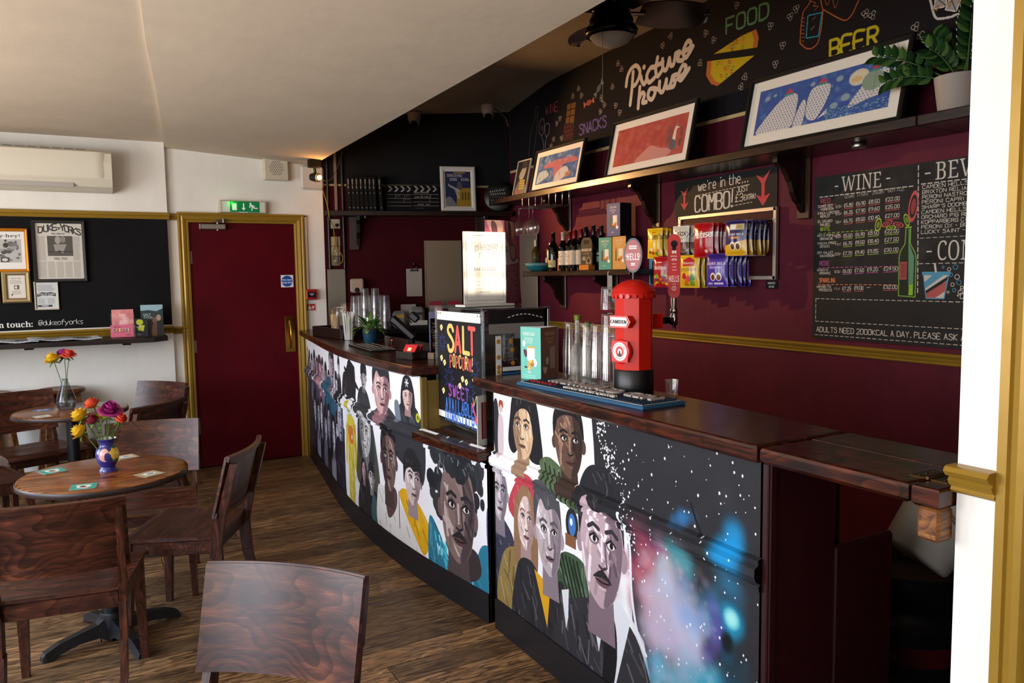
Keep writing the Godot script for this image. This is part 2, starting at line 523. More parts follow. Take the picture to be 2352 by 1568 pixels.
func _ready() -> void:
	rng.seed = 20
	var cam := Camera3D.new(); cam.name = "camera"
	cam.position = V3(0, 1.54, 0)
	cam.rotation_degrees = V3(-4.851, -29.040, -0.826)
	cam.fov = 47.30; cam.near = 0.05; cam.far = 60.0
	add_child(cam); cam.current = true
	var env := Environment.new()
	env.tonemap_mode = Environment.TONE_MAPPER_LINEAR
	env.tonemap_exposure = 1.4
	env.sdfgi_enabled = true; env.ssao_enabled = true; env.ssil_enabled = true
	var skym := ProceduralSkyMaterial.new()
	skym.sky_top_color = Color(0.55, 0.68, 0.9); skym.sky_horizon_color = Color(0.86, 0.9, 0.97)
	skym.ground_horizon_color = Color(0.7, 0.66, 0.58); skym.ground_bottom_color = Color(0.55, 0.5, 0.42)
	skym.sky_energy_multiplier = 1.6; skym.ground_energy_multiplier = 0.8
	var sky := Sky.new(); sky.sky_material = skym
	env.sky = sky; env.background_mode = Environment.BG_SKY
	var we := WorldEnvironment.new(); we.name = "environment"; we.environment = env; add_child(we)
	# daylight of the three tall windows in the left wall: cool from the sky, warm from the sunlit street below
	for z in [-4.6, -2.5, -0.4]:
		window_light(V3(-2.52, 1.55, z), -0.12, V2(1.3, 1.7), 5.0, Color(0.80, 0.90, 1.0))
		window_light(V3(-2.50, 1.55, z), 0.85, V2(1.3, 1.7), 4.2, Color(1.0, 0.86, 0.68))
	# a low sun through the small pane high in the rear wall
	var sun := DirectionalLight3D.new(); sun.name = "sun"; sun.light_color = Color(1.0, 0.93, 0.82); sun.light_energy = 1.9; sun.light_angular_distance = 0.53; sun.shadow_enabled = true
	add_child(sun); sun.look_at_from_position(Vector3.ZERO, V3(0.695, -0.745, -5.10))
	build_room()
	build_door_wall()
	build_bar()
	build_tables()
	build_counter_things()
	build_tap()
	build_back_bar()
	build_alcove()
	build_wall_art()

func window_light(at: Vector3, lift: float, size: Vector2, energy: float, c: Color) -> void:
	var l := AreaLight3D.new(); l.name = "window_daylight"
	l.area_size = size; l.light_color = c; l.light_energy = energy; l.area_range = 20.0; l.area_attenuation = 2.0; l.shadow_enabled = true
	l.position = at; l.rotation = V3(lift, -PI / 2, 0)    # shines along its own -z, into the room
	add_child(l, true)

func wall_box(called: String, lo: Vector3, hi: Vector3, m: Material) -> MeshInstance3D:
	var b := MB.new(); b.box((lo + hi) / 2, hi - lo)
	return struct(called, b, m)

var paint_relief: Texture2D
func paint(c: Color, rough := 0.75, sd := 3, streak := 0.03) -> StandardMaterial3D:
	# brushed wall paint with faint patchiness
	var key := "paint%s%s%s" % [c, rough, sd]
	if mats.has(key): return mats[key]
	var im := Image.create(256, 256, false, Image.FORMAT_RGBA8)
	var n := FastNoiseLite.new(); n.seed = sd; n.frequency = 0.012
	var s := n.get_seamless_image(256, 256); var n2 := FastNoiseLite.new(); n2.seed = sd + 1; n2.frequency = 0.09
	var s2 := n2.get_seamless_image(256, 256)
	for y in 256:
		for x in 256:
			var k := 1.0 + (s.get_pixel(x, y).r - 0.5) * streak * 3.0 + (s2.get_pixel(x, (y / 5) % 256).r - 0.5) * streak * 1.4
			im.set_pixel(x, y, Color(c.r * k, c.g * k, c.b * k))
	var m := pic(im, rough); m.uv1_triplanar = true; m.uv1_world_triplanar = true; m.uv1_scale = Vector3.ONE * 0.7
	if paint_relief == null: relief(m, 0.05, 1.2); paint_relief = m.normal_texture
	m.normal_enabled = true; m.normal_texture = paint_relief; m.normal_scale = 0.12
	mats[key] = m
	return m

var gold: StandardMaterial3D
var white: StandardMaterial3D
var maroon: StandardMaterial3D
var blackp: StandardMaterial3D
var dark_wood: StandardMaterial3D
var shelf_wood: StandardMaterial3D
var bar_wood: StandardMaterial3D
var chair_wood: StandardMaterial3D
var chair_wood_up: StandardMaterial3D
var table_wood: StandardMaterial3D
var oak: StandardMaterial3D
var oak_up: StandardMaterial3D
var steel: StandardMaterial3D
var chrome: StandardMaterial3D

func build_room() -> void:
	gold = paint(Color(0.60, 0.47, 0.16), 0.36, 8, 0.02); gold.metallic = 0.25
	white = paint(Color(0.90, 0.885, 0.85), 0.7, 3, 0.012)
	maroon = paint(Color(0.31, 0.085, 0.145), 0.6, 4, 0.05); maroon.metallic_specular = 0.25
	var alcove_paint := paint(Color(0.20, 0.035, 0.06), 0.7, 5, 0.05); alcove_paint.metallic_specular = 0.15
	blackp = paint(Color(0.10, 0.098, 0.10), 0.75, 6, 0.06); blackp.metallic_specular = 0.15
	var im := wood_image(768, 256, 3, Color(0.16, 0.075, 0.05), Color(0.33, 0.175, 0.12), Color(0.62, 0.37, 0.22), 7.0, 0.7, 0.2)
	chair_wood = timber("chair_wood", im, V3(1.3, 3.0, 3.0), 0.33)
	chair_wood_up = timber("chair_wood_up", im, V3(3.0, 1.3, 3.0), 0.33, true)
	im = wood_image(640, 256, 17, Color(0.32, 0.16, 0.05), Color(0.56, 0.33, 0.12), Color(0.68, 0.44, 0.20), 5.0, 0.5, 0.14)
	table_wood = timber("table_wood", im, V3(1.2, 3.0, 3.0), 0.2)
	im = wood_image(768, 256, 29, Color(0.09, 0.035, 0.018), Color(0.27, 0.105, 0.05), Color(0.46, 0.22, 0.09), 6.0, 0.5, 0.22)
	bar_wood = timber("bar_wood", im, V3(4.0, 4.0, 1.2), 0.24)
	var bar_x: StandardMaterial3D = bar_wood
	bar_x.uv1_world_triplanar = false
	im = wood_image(640, 256, 41, Color(0.04, 0.02, 0.014), Color(0.13, 0.06, 0.038), Color(0.27, 0.14, 0.08), 7.0, 0.4, 0.25)
	shelf_wood = timber("shelf_wood", im, V3(1.5, 4.0, 4.0), 0.3)
	dark_wood = timber("dark_wood", im, V3(4.0, 1.5, 4.0), 0.35, true)
	im = wood_image(640, 256, 53, Color(0.28, 0.15, 0.06), Color(0.52, 0.33, 0.15), Color(0.66, 0.46, 0.24), 8.0, 0.6, 0.2)
	oak = timber("oak", im, V3(2.0, 4.0, 4.0), 0.4)
	oak_up = timber("oak_up", im, V3(4.0, 2.0, 4.0), 0.4, true)
	steel = M(Color(0.62, 0.60, 0.57), 0.32, 1.0); chrome = M(Color(0.8, 0.8, 0.8), 0.08, 1.0)

	# floor of separate oak boards running across the room
	var fl := MB.new(); fl.box(V3(0.5, -0.06, -2.5), V3(6.4, 0.06, 9.0))
	var floor_root := struct("floor", fl, H("17120d", 0.9))
	var boards := []
	for k in 5:
		var t := 0.80 + 0.1 * k
		var fi := wood_image(768, 128, 60 + k * 7, Color(0.24, 0.17, 0.11) * t, Color(0.52, 0.395, 0.265) * t, Color(0.74, 0.60, 0.43) * t, [2.2, 1.6, 3.0, 2.0, 2.6][k], [0.5, 0.35, 0.8, 0.4, 0.6][k], 0.34)
		boards.append(timber("board%d" % k, fi, V3(0.75, 1.0, 6.8), 0.42, false, 1.0))
	var z := -6.74; var row := 0; var pw := 0.139
	while z < 1.7:
		var x := -2.55 - rng.randf() * 1.4
		var x_end := 1.72 if z < -1.3 else 1.62
		while x < x_end:
			var L := rng.randf_range(1.1, 2.3)
			var x0 := maxf(x, -2.55); var x1 := minf(x + L, x_end)
			if x1 - x0 > 0.05:
				var b := MB.new(); var dz := rng.randf_range(-0.0006, 0.0006)
				b.box(Vector3.ZERO, V3(x1 - x0 - 0.003, 0.03, pw - 0.0035), 0.0022)
				var o := struct("board", b, boards[rng.randi() % 5], floor_root)
				o.position = V3((x0 + x1) / 2, -0.015 + dz, z + pw / 2)
			x += L
		z += pw; row += 1
	wall_box("floor", V3(1.78, -0.02, -6.8), V3(3.6, 0.0, 0.0), H("2a2422", 0.7))   # behind the bar
	# ceilings: flat on the left, a sloping soffit that ends above the bar, and the higher one over the bar
	var cl := MB.new()
	var pl := PackedVector2Array([V2(-2.7, -6.9), V2(0.70, -6.9), V2(0.56, -5.86), V2(0.43, -4.73), V2(0.326, -3.91), V2(0.266, -3.33), V2(-0.02, -0.6), V2(-0.25, 1.9), V2(-2.7, 1.9)])
	cl.prism(pl, -0.12, V3(0, 2.612, 0), Basis(V3(1, 0, 0), V3(0, 0, 1), V3(0, -1, 0)))
	var ceil_m := paint(Color(0.80, 0.745, 0.67), 0.8, 3, 0.012)
	struct("ceiling", cl, ceil_m)
	cl = MB.new()
	var pr := [[0.674, 2.575, -6.9], [0.56, 2.581, -5.86], [0.43, 2.587, -4.73], [0.326, 2.593, -3.91], [0.266, 2.597, -3.33], [-0.02, 2.61, -0.6], [-0.27, 2.63, 1.9]]
	var ed := [[1.82, 2.5, -6.9], [1.784, 2.5, -5.86], [1.752, 2.5, -4.73], [1.727, 2.5, -3.91], [1.711, 2.5, -3.33], [1.63, 2.5, -0.6], [1.56, 2.5, 1.9]]
	for i in pr.size() - 1:
		var a := V3(pr[i][0], pr[i][1], pr[i][2]); var b := V3(pr[i + 1][0], pr[i + 1][1], pr[i + 1][2])
		var c := V3(ed[i + 1][0], ed[i + 1][1], ed[i + 1][2]); var d := V3(ed[i][0], ed[i][1], ed[i][2])
		cl.quad(d, c, b, a)
		var U := V3(0, 0.13, 0)
		cl.quad(a + U, b + U, c + U, d + U); cl.quad(a, b, b + U, a + U)
		var U2 := V3(0, 1.1, 0)
		cl.quad(c, d, d + U2, c + U2); cl.quad(d + U2, d - V3(0.1, 0, 0) + U2, c - V3(0.1, 0, 0) + U2, c + U2)
	struct("ceiling", cl, ceil_m)
	cl = MB.new()
	var zs := [[-6.9, 2.93], [-6.5, 2.97], [-6.15, 3.04], [-5.6, 3.13], [-4.2, 3.19], [-3.7, 3.215], [-2.0, 3.36], [0.2, 3.5]]
	for i in zs.size() - 1:
		var a := V3(1.62, zs[i][1], zs[i][0]); var b := V3(1.62, zs[i + 1][1], zs[i + 1][0])
		var c := b + V3(2.1, 0, 0); var d := a + V3(2.1, 0, 0); var U := V3(0, 0.12, 0)
		cl.quad(d, c, b, a); cl.quad(a + U, b + U, c + U, d + U)
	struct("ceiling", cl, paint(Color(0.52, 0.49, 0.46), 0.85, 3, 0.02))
	# walls
	wall_box("wall_right", V3(WR, -0.05, -6.6), V3(WR + 0.15, 3.7, 0.2), maroon)
	var w := MB.new()
	w.box(V3(0.845, 1.25, -0.075), V3(1.75, 3.7, 0.15))
	var aw := struct("wall_alcove", w, alcove_paint); aw.position = A0 + V3(0, 0.6, 0); aw.rotation.y = ATURN
	wall_box("wall_bar_end", V3(1.64, -0.05, -0.84), V3(3.6, 3.7, -0.70), maroon)
	var wl := MB.new()   # left wall with three window openings
	for sp in [[-6.9, -5.25], [-3.95, -3.15], [-1.85, -1.05], [0.25, 1.9]]: wl.box(V3(-2.64, 1.35, (sp[0] + sp[1]) / 2), V3(0.14, 2.8, sp[1] - sp[0]))
	for zc in [-4.6, -2.5, -0.4]:
		wl.box(V3(-2.64, 0.325, zc), V3(0.14, 0.75, 1.3)); wl.box(V3(-2.64, 2.575, zc), V3(0.14, 0.35, 1.3))
	struct("wall_left", wl, white)
	wl = MB.new()
	wl.box(V3(-0.92, 1.35, 1.83), V3(3.56, 2.8, 0.14)); wl.box(V3(1.42, 1.35, 1.83), V3(0.58, 2.8, 0.14))
	wl.box(V3(0.995, 1.075, 1.83), V3(0.27, 2.25, 0.14)); wl.box(V3(0.995, 2.62, 1.83), V3(0.27, 0.16, 0.14))
	struct("wall_rear", wl, white)
	var k2 := 0
	for zc in [-4.6, -2.5, -0.4]:
		k2 += 1
		var fr := MB.new()
		for dz in [-0.625, 0.0, 0.625]: fr.box(V3(-2.62, 1.55, zc + dz), V3(0.05, 1.7, 0.05))
		for dy in [-0.825, 0.2, 0.825]: fr.box(V3(-2.62, 1.55 + dy, zc), V3(0.046, 0.05, 1.3))
		struct("window_%d" % k2, fr, white)
	var fr2 := MB.new(); fr2.box(V3(0.945, 2.37, 1.82), V3(0.012, 0.34, 0.03)); fr2.box(V3(0.995, 2.42, 1.82), V3(0.27, 0.010, 0.03)); fr2.box(V3(0.995, 2.29, 1.82), V3(0.27, 0.010, 0.03))
	struct("window_4", fr2, white)
	# pier at the end of the bar: white plaster, gold dado moulding and gold door casing towards the camera
	wall_box("wall_pier", V3(1.54, -0.05, -0.92), V3(1.70, 2.75, 1.9), paint(Color(0.91, 0.90, 0.875), 0.65, 3, 0.01))
	var dm := MB.new()
	dm.mould(dado_profile(), [V3(1.54, 1.09, -0.838), V3(1.54, 1.09, -0.925)])
	struct("trim_1", dm, gold)
	dm = MB.new()
	var cas := [V2(0.0, 0.0), V2(0.012, 0.0), V2(0.012, 0.018), V2(0.006, 0.022), V2(0.014, 0.026), V2(0.026, 0.034), V2(0.03, 0.046), V2(0.026, 0.058), V2(0.014, 0.066), V2(0.008, 0.07), V2(0.02, 0.074), V2(0.02, 0.12), V2(0.0, 0.12)]
	var pc := PackedVector2Array()
	for p in cas: pc.append(V2(p.x, p.y))
	dm.prism(pc, 2.65, V3(1.541, 0, -0.838), Basis(V3(-1, 0, 0), V3(0, 0, 1), V3(0, 1, 0)))
	struct("trim_2", dm, gold)

func dado_profile() -> Array:
	return [V2(0, 0), V2(0.010, 0.0), V2(0.016, 0.006), V2(0.012, 0.012), V2(0.020, 0.017), V2(0.026, 0.027), V2(0.020, 0.033), V2(0.034, 0.038), V2(0.042, 0.048), V2(0.036, 0.056), V2(0.030, 0.058), V2(0, 0.058)]

# ------------------------------------------------------------------ wall with the door
func flat(called: String, c: Vector3, w: float, h: float, th: float, m: Material, side: Material, parent: Node = null, turn := 0.0) -> Node3D:
	# a thin upright board facing +z with a print on its front; the sides get their own material through a backing part
	var b := MB.new(); b.box(V3(0, 0, -th / 2), V3(w, h, th))
	var o := put(called, b, side, parent)
	o.position = c; o.rotation.y = turn
	var f := MB.new(); var e := 0.0006
	f.quad(V3(-w / 2, -h / 2, e), V3(w / 2, -h / 2, e), V3(w / 2, h / 2, e), V3(-w / 2, h / 2, e))
	put("print", f, m, o)
	return o

func picture(label: String, c: Vector3, w: float, h: float, bar: float, depth: float, fm: Material, art: Image, mat_border := 0.0, turn := 0.0, lean := 0.0, group := "", cat := "picture") -> Node3D:
	# mitred frame, card mount, print and glazing; c is the middle of the bottom edge at the back
	var t := thing("framed_picture", label, cat, c, turn, group)
	t.rotation.x = lean
	var f := MB.new()
	var prof := [V2(0, 0), V2(depth * 0.75, 0), V2(depth, bar * 0.3), V2(depth * 0.95, bar * 0.75), V2(depth * 0.6, bar), V2(0.004, bar)]
	var cs := [V2(-w / 2, 0), V2(w / 2, 0), V2(w / 2, h), V2(-w / 2, h)]
	var ins := [V2(1, 1), V2(-1, 1), V2(-1, -1), V2(1, -1)]
	for s in 4:
		for k in prof.size() - 1:
			var p: Vector2 = prof[k]; var q: Vector2 = prof[k + 1]
			var A: Vector2 = cs[s] + ins[s] * p.y; var B: Vector2 = cs[(s + 1) % 4] + ins[(s + 1) % 4] * p.y
			var C: Vector2 = cs[(s + 1) % 4] + ins[(s + 1) % 4] * q.y; var D: Vector2 = cs[s] + ins[s] * q.y
			f.quad(V3(A.x, A.y, p.x), V3(B.x, B.y, p.x), V3(C.x, C.y, q.x), V3(D.x, D.y, q.x))
	f.box(V3(0, h / 2, 0.003), V3(w - 0.004, h - 0.004, 0.006))
	put("frame", f, fm, t)
	var iw := w - bar * 2; var ih := h - bar * 2
	if mat_border > 0.0:
		var m := MB.new(); m.box(V3(0, h / 2, 0.0075), V3(iw, ih, 0.003)); put("mount", m, H("d9d2c4", 0.8), t)
	var pw := iw - mat_border * 2; var ph := ih - mat_border * 2
	var g := MB.new(); var z := 0.0095 if mat_border > 0.0 else 0.008
	g.quad(V3(-pw / 2, h / 2 - ph / 2, z), V3(pw / 2, h / 2 - ph / 2, z), V3(pw / 2, h / 2 + ph / 2, z), V3(-pw / 2, h / 2 + ph / 2, z))
	put("print", g, pic(art, 0.6), t)
	g = MB.new(); g.quad(V3(-iw / 2, bar, 0.0125), V3(iw / 2, bar, 0.0125), V3(iw / 2, h - bar, 0.0125), V3(-iw / 2, h - bar, 0.0125))
	put("glazing", g, glass(Color(0.5, 0.5, 0.5), 0.03, 0.05), t)
	return t

func news(kind: int) -> Image:
	var c := Cv.new(self, V2(0.32, 0.40), 1300, hx("cfc9bd")); var ink := hx("2a2826"); var grey := hx("8d877d")
	if kind == 0:
		var x := 0.022
		for ch in "DUKE":
			c.hand(ch, V2(x, 0.070 - sin((x - 0.02) * 11) * 0.022), 0.042, 0.009, ink, 0.95, -0.15); x += 0.031 if ch != "D" else 0.038
		c.hand("OF", V2(0.148, 0.045), 0.018, 0.004, ink)
		x = 0.175
		for ch in "YORKS":
			c.hand(ch, V2(x, 0.048 + (x - 0.175) * 0.28), 0.042, 0.009, ink, 0.9, 0.15); x += 0.028
		c.hand("PRES. BRIGHTON", V2(0.11, 0.078), 0.008, 0.002, ink)
		c.rect(0.078, 0.09, 0.175, 0.145, hx("4a4642"))
		c.ell(V2(0.15, 0.12), V2(0.02, 0.028), hx("a39c92")); c.ell(V2(0.185, 0.115), V2(0.02, 0.024), hx("857f77"))
		c.poly([V2(0.12, 0.15), V2(0.21, 0.15), V2(0.18, 0.22), V2(0.16, 0.19), V2(0.13, 0.21)], hx("99928a"))
		c.rect(0.078, 0.20, 0.175, 0.006, hx("1d1b1a"))
		c.text("PARIS, TEXAS", V2(0.165, 0.262), 0.022, ink, "Droid Sans", true, 1, 0.7)
		for col in 5:
			c.greek(0.014 + col * 0.0595, 0.275, 0.053, 0.115, 26, grey)
			if col == 0 or col == 4: c.greek(0.014 + col * 0.0595, 0.092, 0.053, 0.175, 40, grey)
	elif kind == 1:
		c.im.fill(hx("e6e4df"))
		c.text("away-hey!", V2(0.30, 0.062), 0.045, ink, "Droid Serif", true, 2, 0.9)
		c.greek(0.02, 0.09, 0.13, 0.26, 24, grey)
		c.rect(0.17, 0.08, 0.13, 0.25, hx("b5b3ae"))
		for k in 22: c.ell(V2(c.rg.randf_range(0.18, 0.29), c.rg.randf_range(0.09, 0.31)), V2(c.rg.randf_range(0.006, 0.024), c.rg.randf_range(0.008, 0.03)), Color.from_hsv(0, 0, c.rg.randf_range(0.15, 0.6)))
		c.rect(0.175, 0.275, 0.05, 0.05, hx("3b3a38")); c.ell(V2(0.2, 0.3), V2(0.017, 0.017), hx("cccac6"))
	elif kind == 2:
		c.im.fill(hx("dcd6c8"))
		c.text("DUKE OF YORKS", V2(0.16, 0.05), 0.026, ink, "Droid Serif", true, 1)
		c.greek(0.03, 0.07, 0.26, 0.08, 8, grey); c.rect(0.11, 0.17, 0.11, 0.08, hx("55524d")); c.ell(V2(0.15, 0.21), V2(0.025, 0.03), hx("d8d2c6"))
		c.greek(0.06, 0.27, 0.2, 0.08, 7, grey); c.poly([V2(0.03, 0.34), V2(0.09, 0.34), V2(0.06, 0.385)], hx("7b5a3c"))
	else:
		c.im.fill(hx("c9ced0"))
		c.rect(0.0, 0.0, 0.012, 0.4, ink); c.greek(0.03, 0.03, 0.25, 0.1, 6, grey)
		c.poly([V2(0.02, 0.17), V2(0.10, 0.145), V2(0.16, 0.155), V2(0.22, 0.145), V2(0.30, 0.165), V2(0.30, 0.215), V2(0.22, 0.195), V2(0.16, 0.2), V2(0.10, 0.195), V2(0.02, 0.22)], ink)
		c.text("DUKE OF YORKS", V2(0.16, 0.19), 0.034, hx("e8eaea"), "Droid Serif", true, 1, 0.9)
		c.greek(0.03, 0.24, 0.11, 0.09, 6, grey); c.greek(0.17, 0.24, 0.12, 0.09, 6, grey); c.rect(0.02, 0.345, 0.22, 0.032, ink); c.text("COMEDY", V2(0.13, 0.37), 0.026, WHT, "Droid Sans", true, 1)
	return c.done()

func build_door_wall() -> void:
	# wall to the left of the door stands a little proud of the door's own wall
	var w := MB.new(); w.box(V3(-1.0, 1.35, -6.82), V3(3.30, 2.8, 0.2))
	struct("wall_back", w, white)
	w = MB.new()
	w.box(V3(0.725, 1.35, -6.84), V3(0.15, 2.8, 0.16)); w.box(V3(1.82, 1.35, -6.84), V3(0.34, 2.8, 0.16)); w.box(V3(1.225, 2.38, -6.84), V3(0.85, 0.74, 0.16))
	var wd := struct("wall_back", w, white)
	w = MB.new(); w.box(V3(-0.98, 1.61, -6.717), V3(3.25, 0.84, 0.012))
	var bb := struct("painted_chalkboard", w, blackp, wd)
	var tm := TextMesh.new(); var sf := SystemFont.new(); sf.font_names = PackedStringArray(["Droid Serif"]); sf.font_weight = 700
	tm.font = sf; tm.text = "in touch:"; tm.font_size = 32; tm.pixel_size = 0.00165; tm.depth = 0.002; tm.horizontal_alignment = HORIZONTAL_ALIGNMENT_RIGHT
	var lt := put("lettering", tm, H("e4e2dd"), bb); lt.position = V3(-0.295, 1.232, -6.710)
	var hb := MB.new(); var hx := -0.262
	for ch in "@dukeofyorks":
		var wid := 0.0
		for pl in glyph(ch):
			var q := []
			for e in pl:
				wid = maxf(wid, e.x); q.append(V3(hx + e.x * 0.0062, 1.222 + e.y * 0.0062, -6.7095))
			if q.size() > 1: hb.tube(q, 0.0017, 5)
		hx += (wid + 0.75) * 0.0062
	put("handwriting", hb, H("e4e2dd"), bb)
	# gold rails
	w = MB.new()
	var rail := [V2(0, 0), V2(0.012, 0), V2(0.018, 0.012), V2(0.014, 0.02), V2(0.026, 0.03), V2(0.03, 0.044), V2(0.02, 0.052), V2(0, 0.054)]
	w.mould(rail, [V3(0.662, 2.016, -6.722), V3(-2.57, 2.016, -6.722)]); struct("trim_3", w, gold)
	w = MB.new(); w.mould(dado_profile(), [V3(0.655, 1.122, -6.722), V3(-2.57, 1.122, -6.722)]); struct("trim_4", w, gold)
	w = MB.new(); w.mould(rail, [V3(0.76, 2.014, WB), V3(0.650, 2.014, WB)]); struct("trim_5", w, gold)
	w = MB.new(); w.mould(dado_profile(), [V3(0.755, 1.112, WB), V3(0.650, 1.112, WB)]); struct("trim_6", w, gold)
	w = MB.new(); w.box(V3(0.70, 0.07, -6.752), V3(0.11, 0.14, 0.02), 0.004); struct("baseboard_back", w, gold)
	w = MB.new(); w.box(V3(-1.0, 0.07, -6.712), V3(3.28, 0.14, 0.02), 0.004); struct("baseboard_back", w, gold)
	# door
	var d := frame_node("door_1"); d.position = V3(1.221, 0, WB)
	w = MB.new(); w.box(V3(0, 1.0, -0.015), V3(0.836, 1.996, 0.04), 0.002); w.box(V3(0, 1.0, -0.06), V3(0.9, 2.05, 0.03))
	put("leaf", w, paint(Color(0.30, 0.01, 0.055), 0.5, 12, 0.05), d)
	w = MB.new()
	var arch := [V2(0, 0), V2(0.02, 0), V2(0.024, 0.012), V2(0.018, 0.018), V2(0.028, 0.026), V2(0.034, 0.044), V2(0.026, 0.056), V2(0.036, 0.066), V2(0.036, 0.078), V2(0, 0.08)]
	for sg in [-1.0, 1.0]:
		for k in arch.size() - 1:
			var p: Vector2 = arch[k]; var q: Vector2 = arch[k + 1]
			var xi: float = sg * (0.419 + p.y); var xj: float = sg * (0.419 + q.y)
			var a := V3(xi, 0, p.x); var b := V3(xj, 0, q.x); var a2 := V3(xi, 2.0 + p.y, p.x); var b2 := V3(xj, 2.0 + q.y, q.x)
			if sg > 0: w.quad(a, b, b2, a2)
			else: w.quad(b, a, a2, b2)
	for k in arch.size() - 1:
		var p: Vector2 = arch[k]; var q: Vector2 = arch[k + 1]
		w.quad(V3(-0.419 - p.y, 2.0 + p.y, p.x), V3(0.419 + p.y, 2.0 + p.y, p.x), V3(0.419 + q.y, 2.0 + q.y, q.x), V3(-0.419 - q.y, 2.0 + q.y, q.x))
	for sg in [-1.0, 1.0]: w.box(V3(sg * 0.42, 1.0, -0.02), V3(0.006, 2.0, 0.05))
	put("architrave", w, gold, d)
	for y in [1.72, 1.0, 0.33]:
		w = MB.new(); w.tube([V3(-0.418, y - 0.05, 0.012), V3(-0.418, y + 0.05, 0.012)], 0.006, 8); w.box(V3(-0.408, y, 0.007), V3(0.016, 0.1, 0.003))
		put("hinge", w, M(Color(0.45, 0.4, 0.35), 0.4, 0.9), d)
	w = MB.new(); w.box(V3(0.355, 1.065, 0.0075), V3(0.082, 0.305, 0.004), 0.0015)
	var plate := put("push_plate", w, M(Color(0.55, 0.40, 0.16), 0.3, 1.0), d)
	w = MB.new(); var hp := []
	for k in 13: hp.append(V3(0.355, 0.95 + 0.23 * k / 12.0, 0.011 + 0.032 * sin(PI * k / 12.0)))
	w.tube(hp, 0.011, 10); put("pull_handle", w, M(Color(0.70, 0.52, 0.20), 0.22, 1.0), plate)
	w = MB.new(); w.box(V3(-0.235, 1.965, 0.034), V3(0.19, 0.042, 0.05), 0.006)
	w.tube([V3(-0.20, 1.935, 0.034), V3(-0.20, 2.0, 0.034)], 0.010, 12); w.box(V3(-0.335, 1.965, 0.036), V3(0.012, 0.044, 0.052), 0.003)
	var cl := put("door_closer", w, M(Color(0.62, 0.60, 0.57), 0.4, 0.8), d)
	w = MB.new(); w.box(V3(-0.185, 2.006, 0.034), V3(0.10, 0.008, 0.016), 0.002); w.box(V3(-0.165, 2.018, 0.045), V3(0.11, 0.006, 0.014), 0.002, Basis(Vector3.UP, 0.12)); w.tube([V3(-0.155, 1.998, 0.045), V3(-0.155, 2.03, 0.045)], 0.009, 10)
	put("closer_arm", w, M(Color(0.55, 0.53, 0.5), 0.35, 0.9), cl)
	var c := Cv.new(self, V2(0.1, 0.1), 2200, hx("dfe2e6"))
	c.ell(V2(0.05, 0.05), V2(0.045, 0.045), hx("1a4fa0"))
	c.text("Fire door", V2(0.05, 0.046), 0.018, WHT, "Droid Sans", true, 1); c.text("keep shut", V2(0.05, 0.068), 0.018, WHT, "Droid Sans", true, 1)
	var sg2 := flat("fire_door_sign", V3(1.566, 1.518, WB + 0.007), 0.104, 0.104, 0.001, pic(c.done(), 0.4), H("dfe2e6", 0.5))
	tag(sg2, "square white sticker with a blue disc reading Fire door keep shut", "sign")
	# exit sign
	var ex := thing("exit_sign", "green lit running man exit sign box above the dark red door", "sign", V3(1.225, 2.13, WB))
	w = MB.new(); w.box(V3(0, 0, 0.03), V3(0.375, 0.098, 0.06), 0.008); put("housing", w, H("bdb49c", 0.5), ex)
	for x in [-0.128, 0.135]: block(ex, "reflector", V3(x, 0, 0.0605), V3(0.07, 0.082, 0.003), H("cfd2cb", 0.3), 0.0)
	c = Cv.new(self, V2(0.24, 0.088), 1800, hx("0b7d45"))
	var W := hx("e9efe6")
	c.rect(0.018, 0.018, 0.037, 0.056, W)
	c.rect(0.105, 0.016, 0.010, 0.042, W); c.poly([V2(0.092, 0.054), V2(0.128, 0.054), V2(0.110, 0.074)], W)
	c.ell(V2(0.166, 0.018), V2(0.0085, 0.0085), W)
	c.line([V2(0.166, 0.030), V2(0.186, 0.048)], 0.013, W); c.line([V2(0.172, 0.030), V2(0.192, 0.033), V2(0.199, 0.043)], 0.006, W); c.line([V2(0.168, 0.032), V2(0.157, 0.042), V2(0.162, 0.05)], 0.006, W)
	c.line([V2(0.186, 0.048), V2(0.202, 0.055), V2(0.221, 0.054)], 0.008, W); c.line([V2(0.184, 0.05), V2(0.176, 0.06), V2(0.176, 0.073)], 0.008, W)
	var em := pic(c.done(), 0.35); em.emission_enabled = true; em.emission_texture = em.albedo_texture; em.emission_energy_multiplier = 0.06
	w = MB.new(); w.quad(V3(-0.107, -0.044, 0.063), V3(0.127, -0.044, 0.063), V3(0.127, 0.044, 0.063), V3(-0.107, 0.044, 0.063)); put("legend", w, em, ex)
	w = MB.new(); w.ball(V3(-0.089, 0.027, 0.066), Vector3.ONE * 0.006); put("indicator_lamp", w, glow(Color(0.1, 1, 0.15), 4.0), ex)
	var ol := OmniLight3D.new(); ol.name = "exit_sign_glow"; ol.light_color = Color(0.2, 1, 0.25); ol.light_energy = 0.0014; ol.omni_range = 8; ol.omni_attenuation = 2; ol.light_size = 0.006; ol.shadow_enabled = true; ol.position = V3(-0.089, 0.027, 0.08); ex.add_child(ol)
	w = MB.new(); w.box(V3(0.0, -0.0455, 0.064), V3(0.072, 0.007, 0.002)); put("maker_label", w, H("c9c9c4"), ex)
	# speaker box, white network box, conduit, call point
	var sp := thing("wall_speaker", "square cream speaker with slanted slots high on the wall above the exit sign", "speaker", V3(1.50, 2.455, WB))
	w = MB.new(); w.box(V3(0, 0, 0.035), V3(0.20, 0.195, 0.07), 0.008); put("case", w, H("c8bfa8", 0.55), sp)
	w = MB.new()
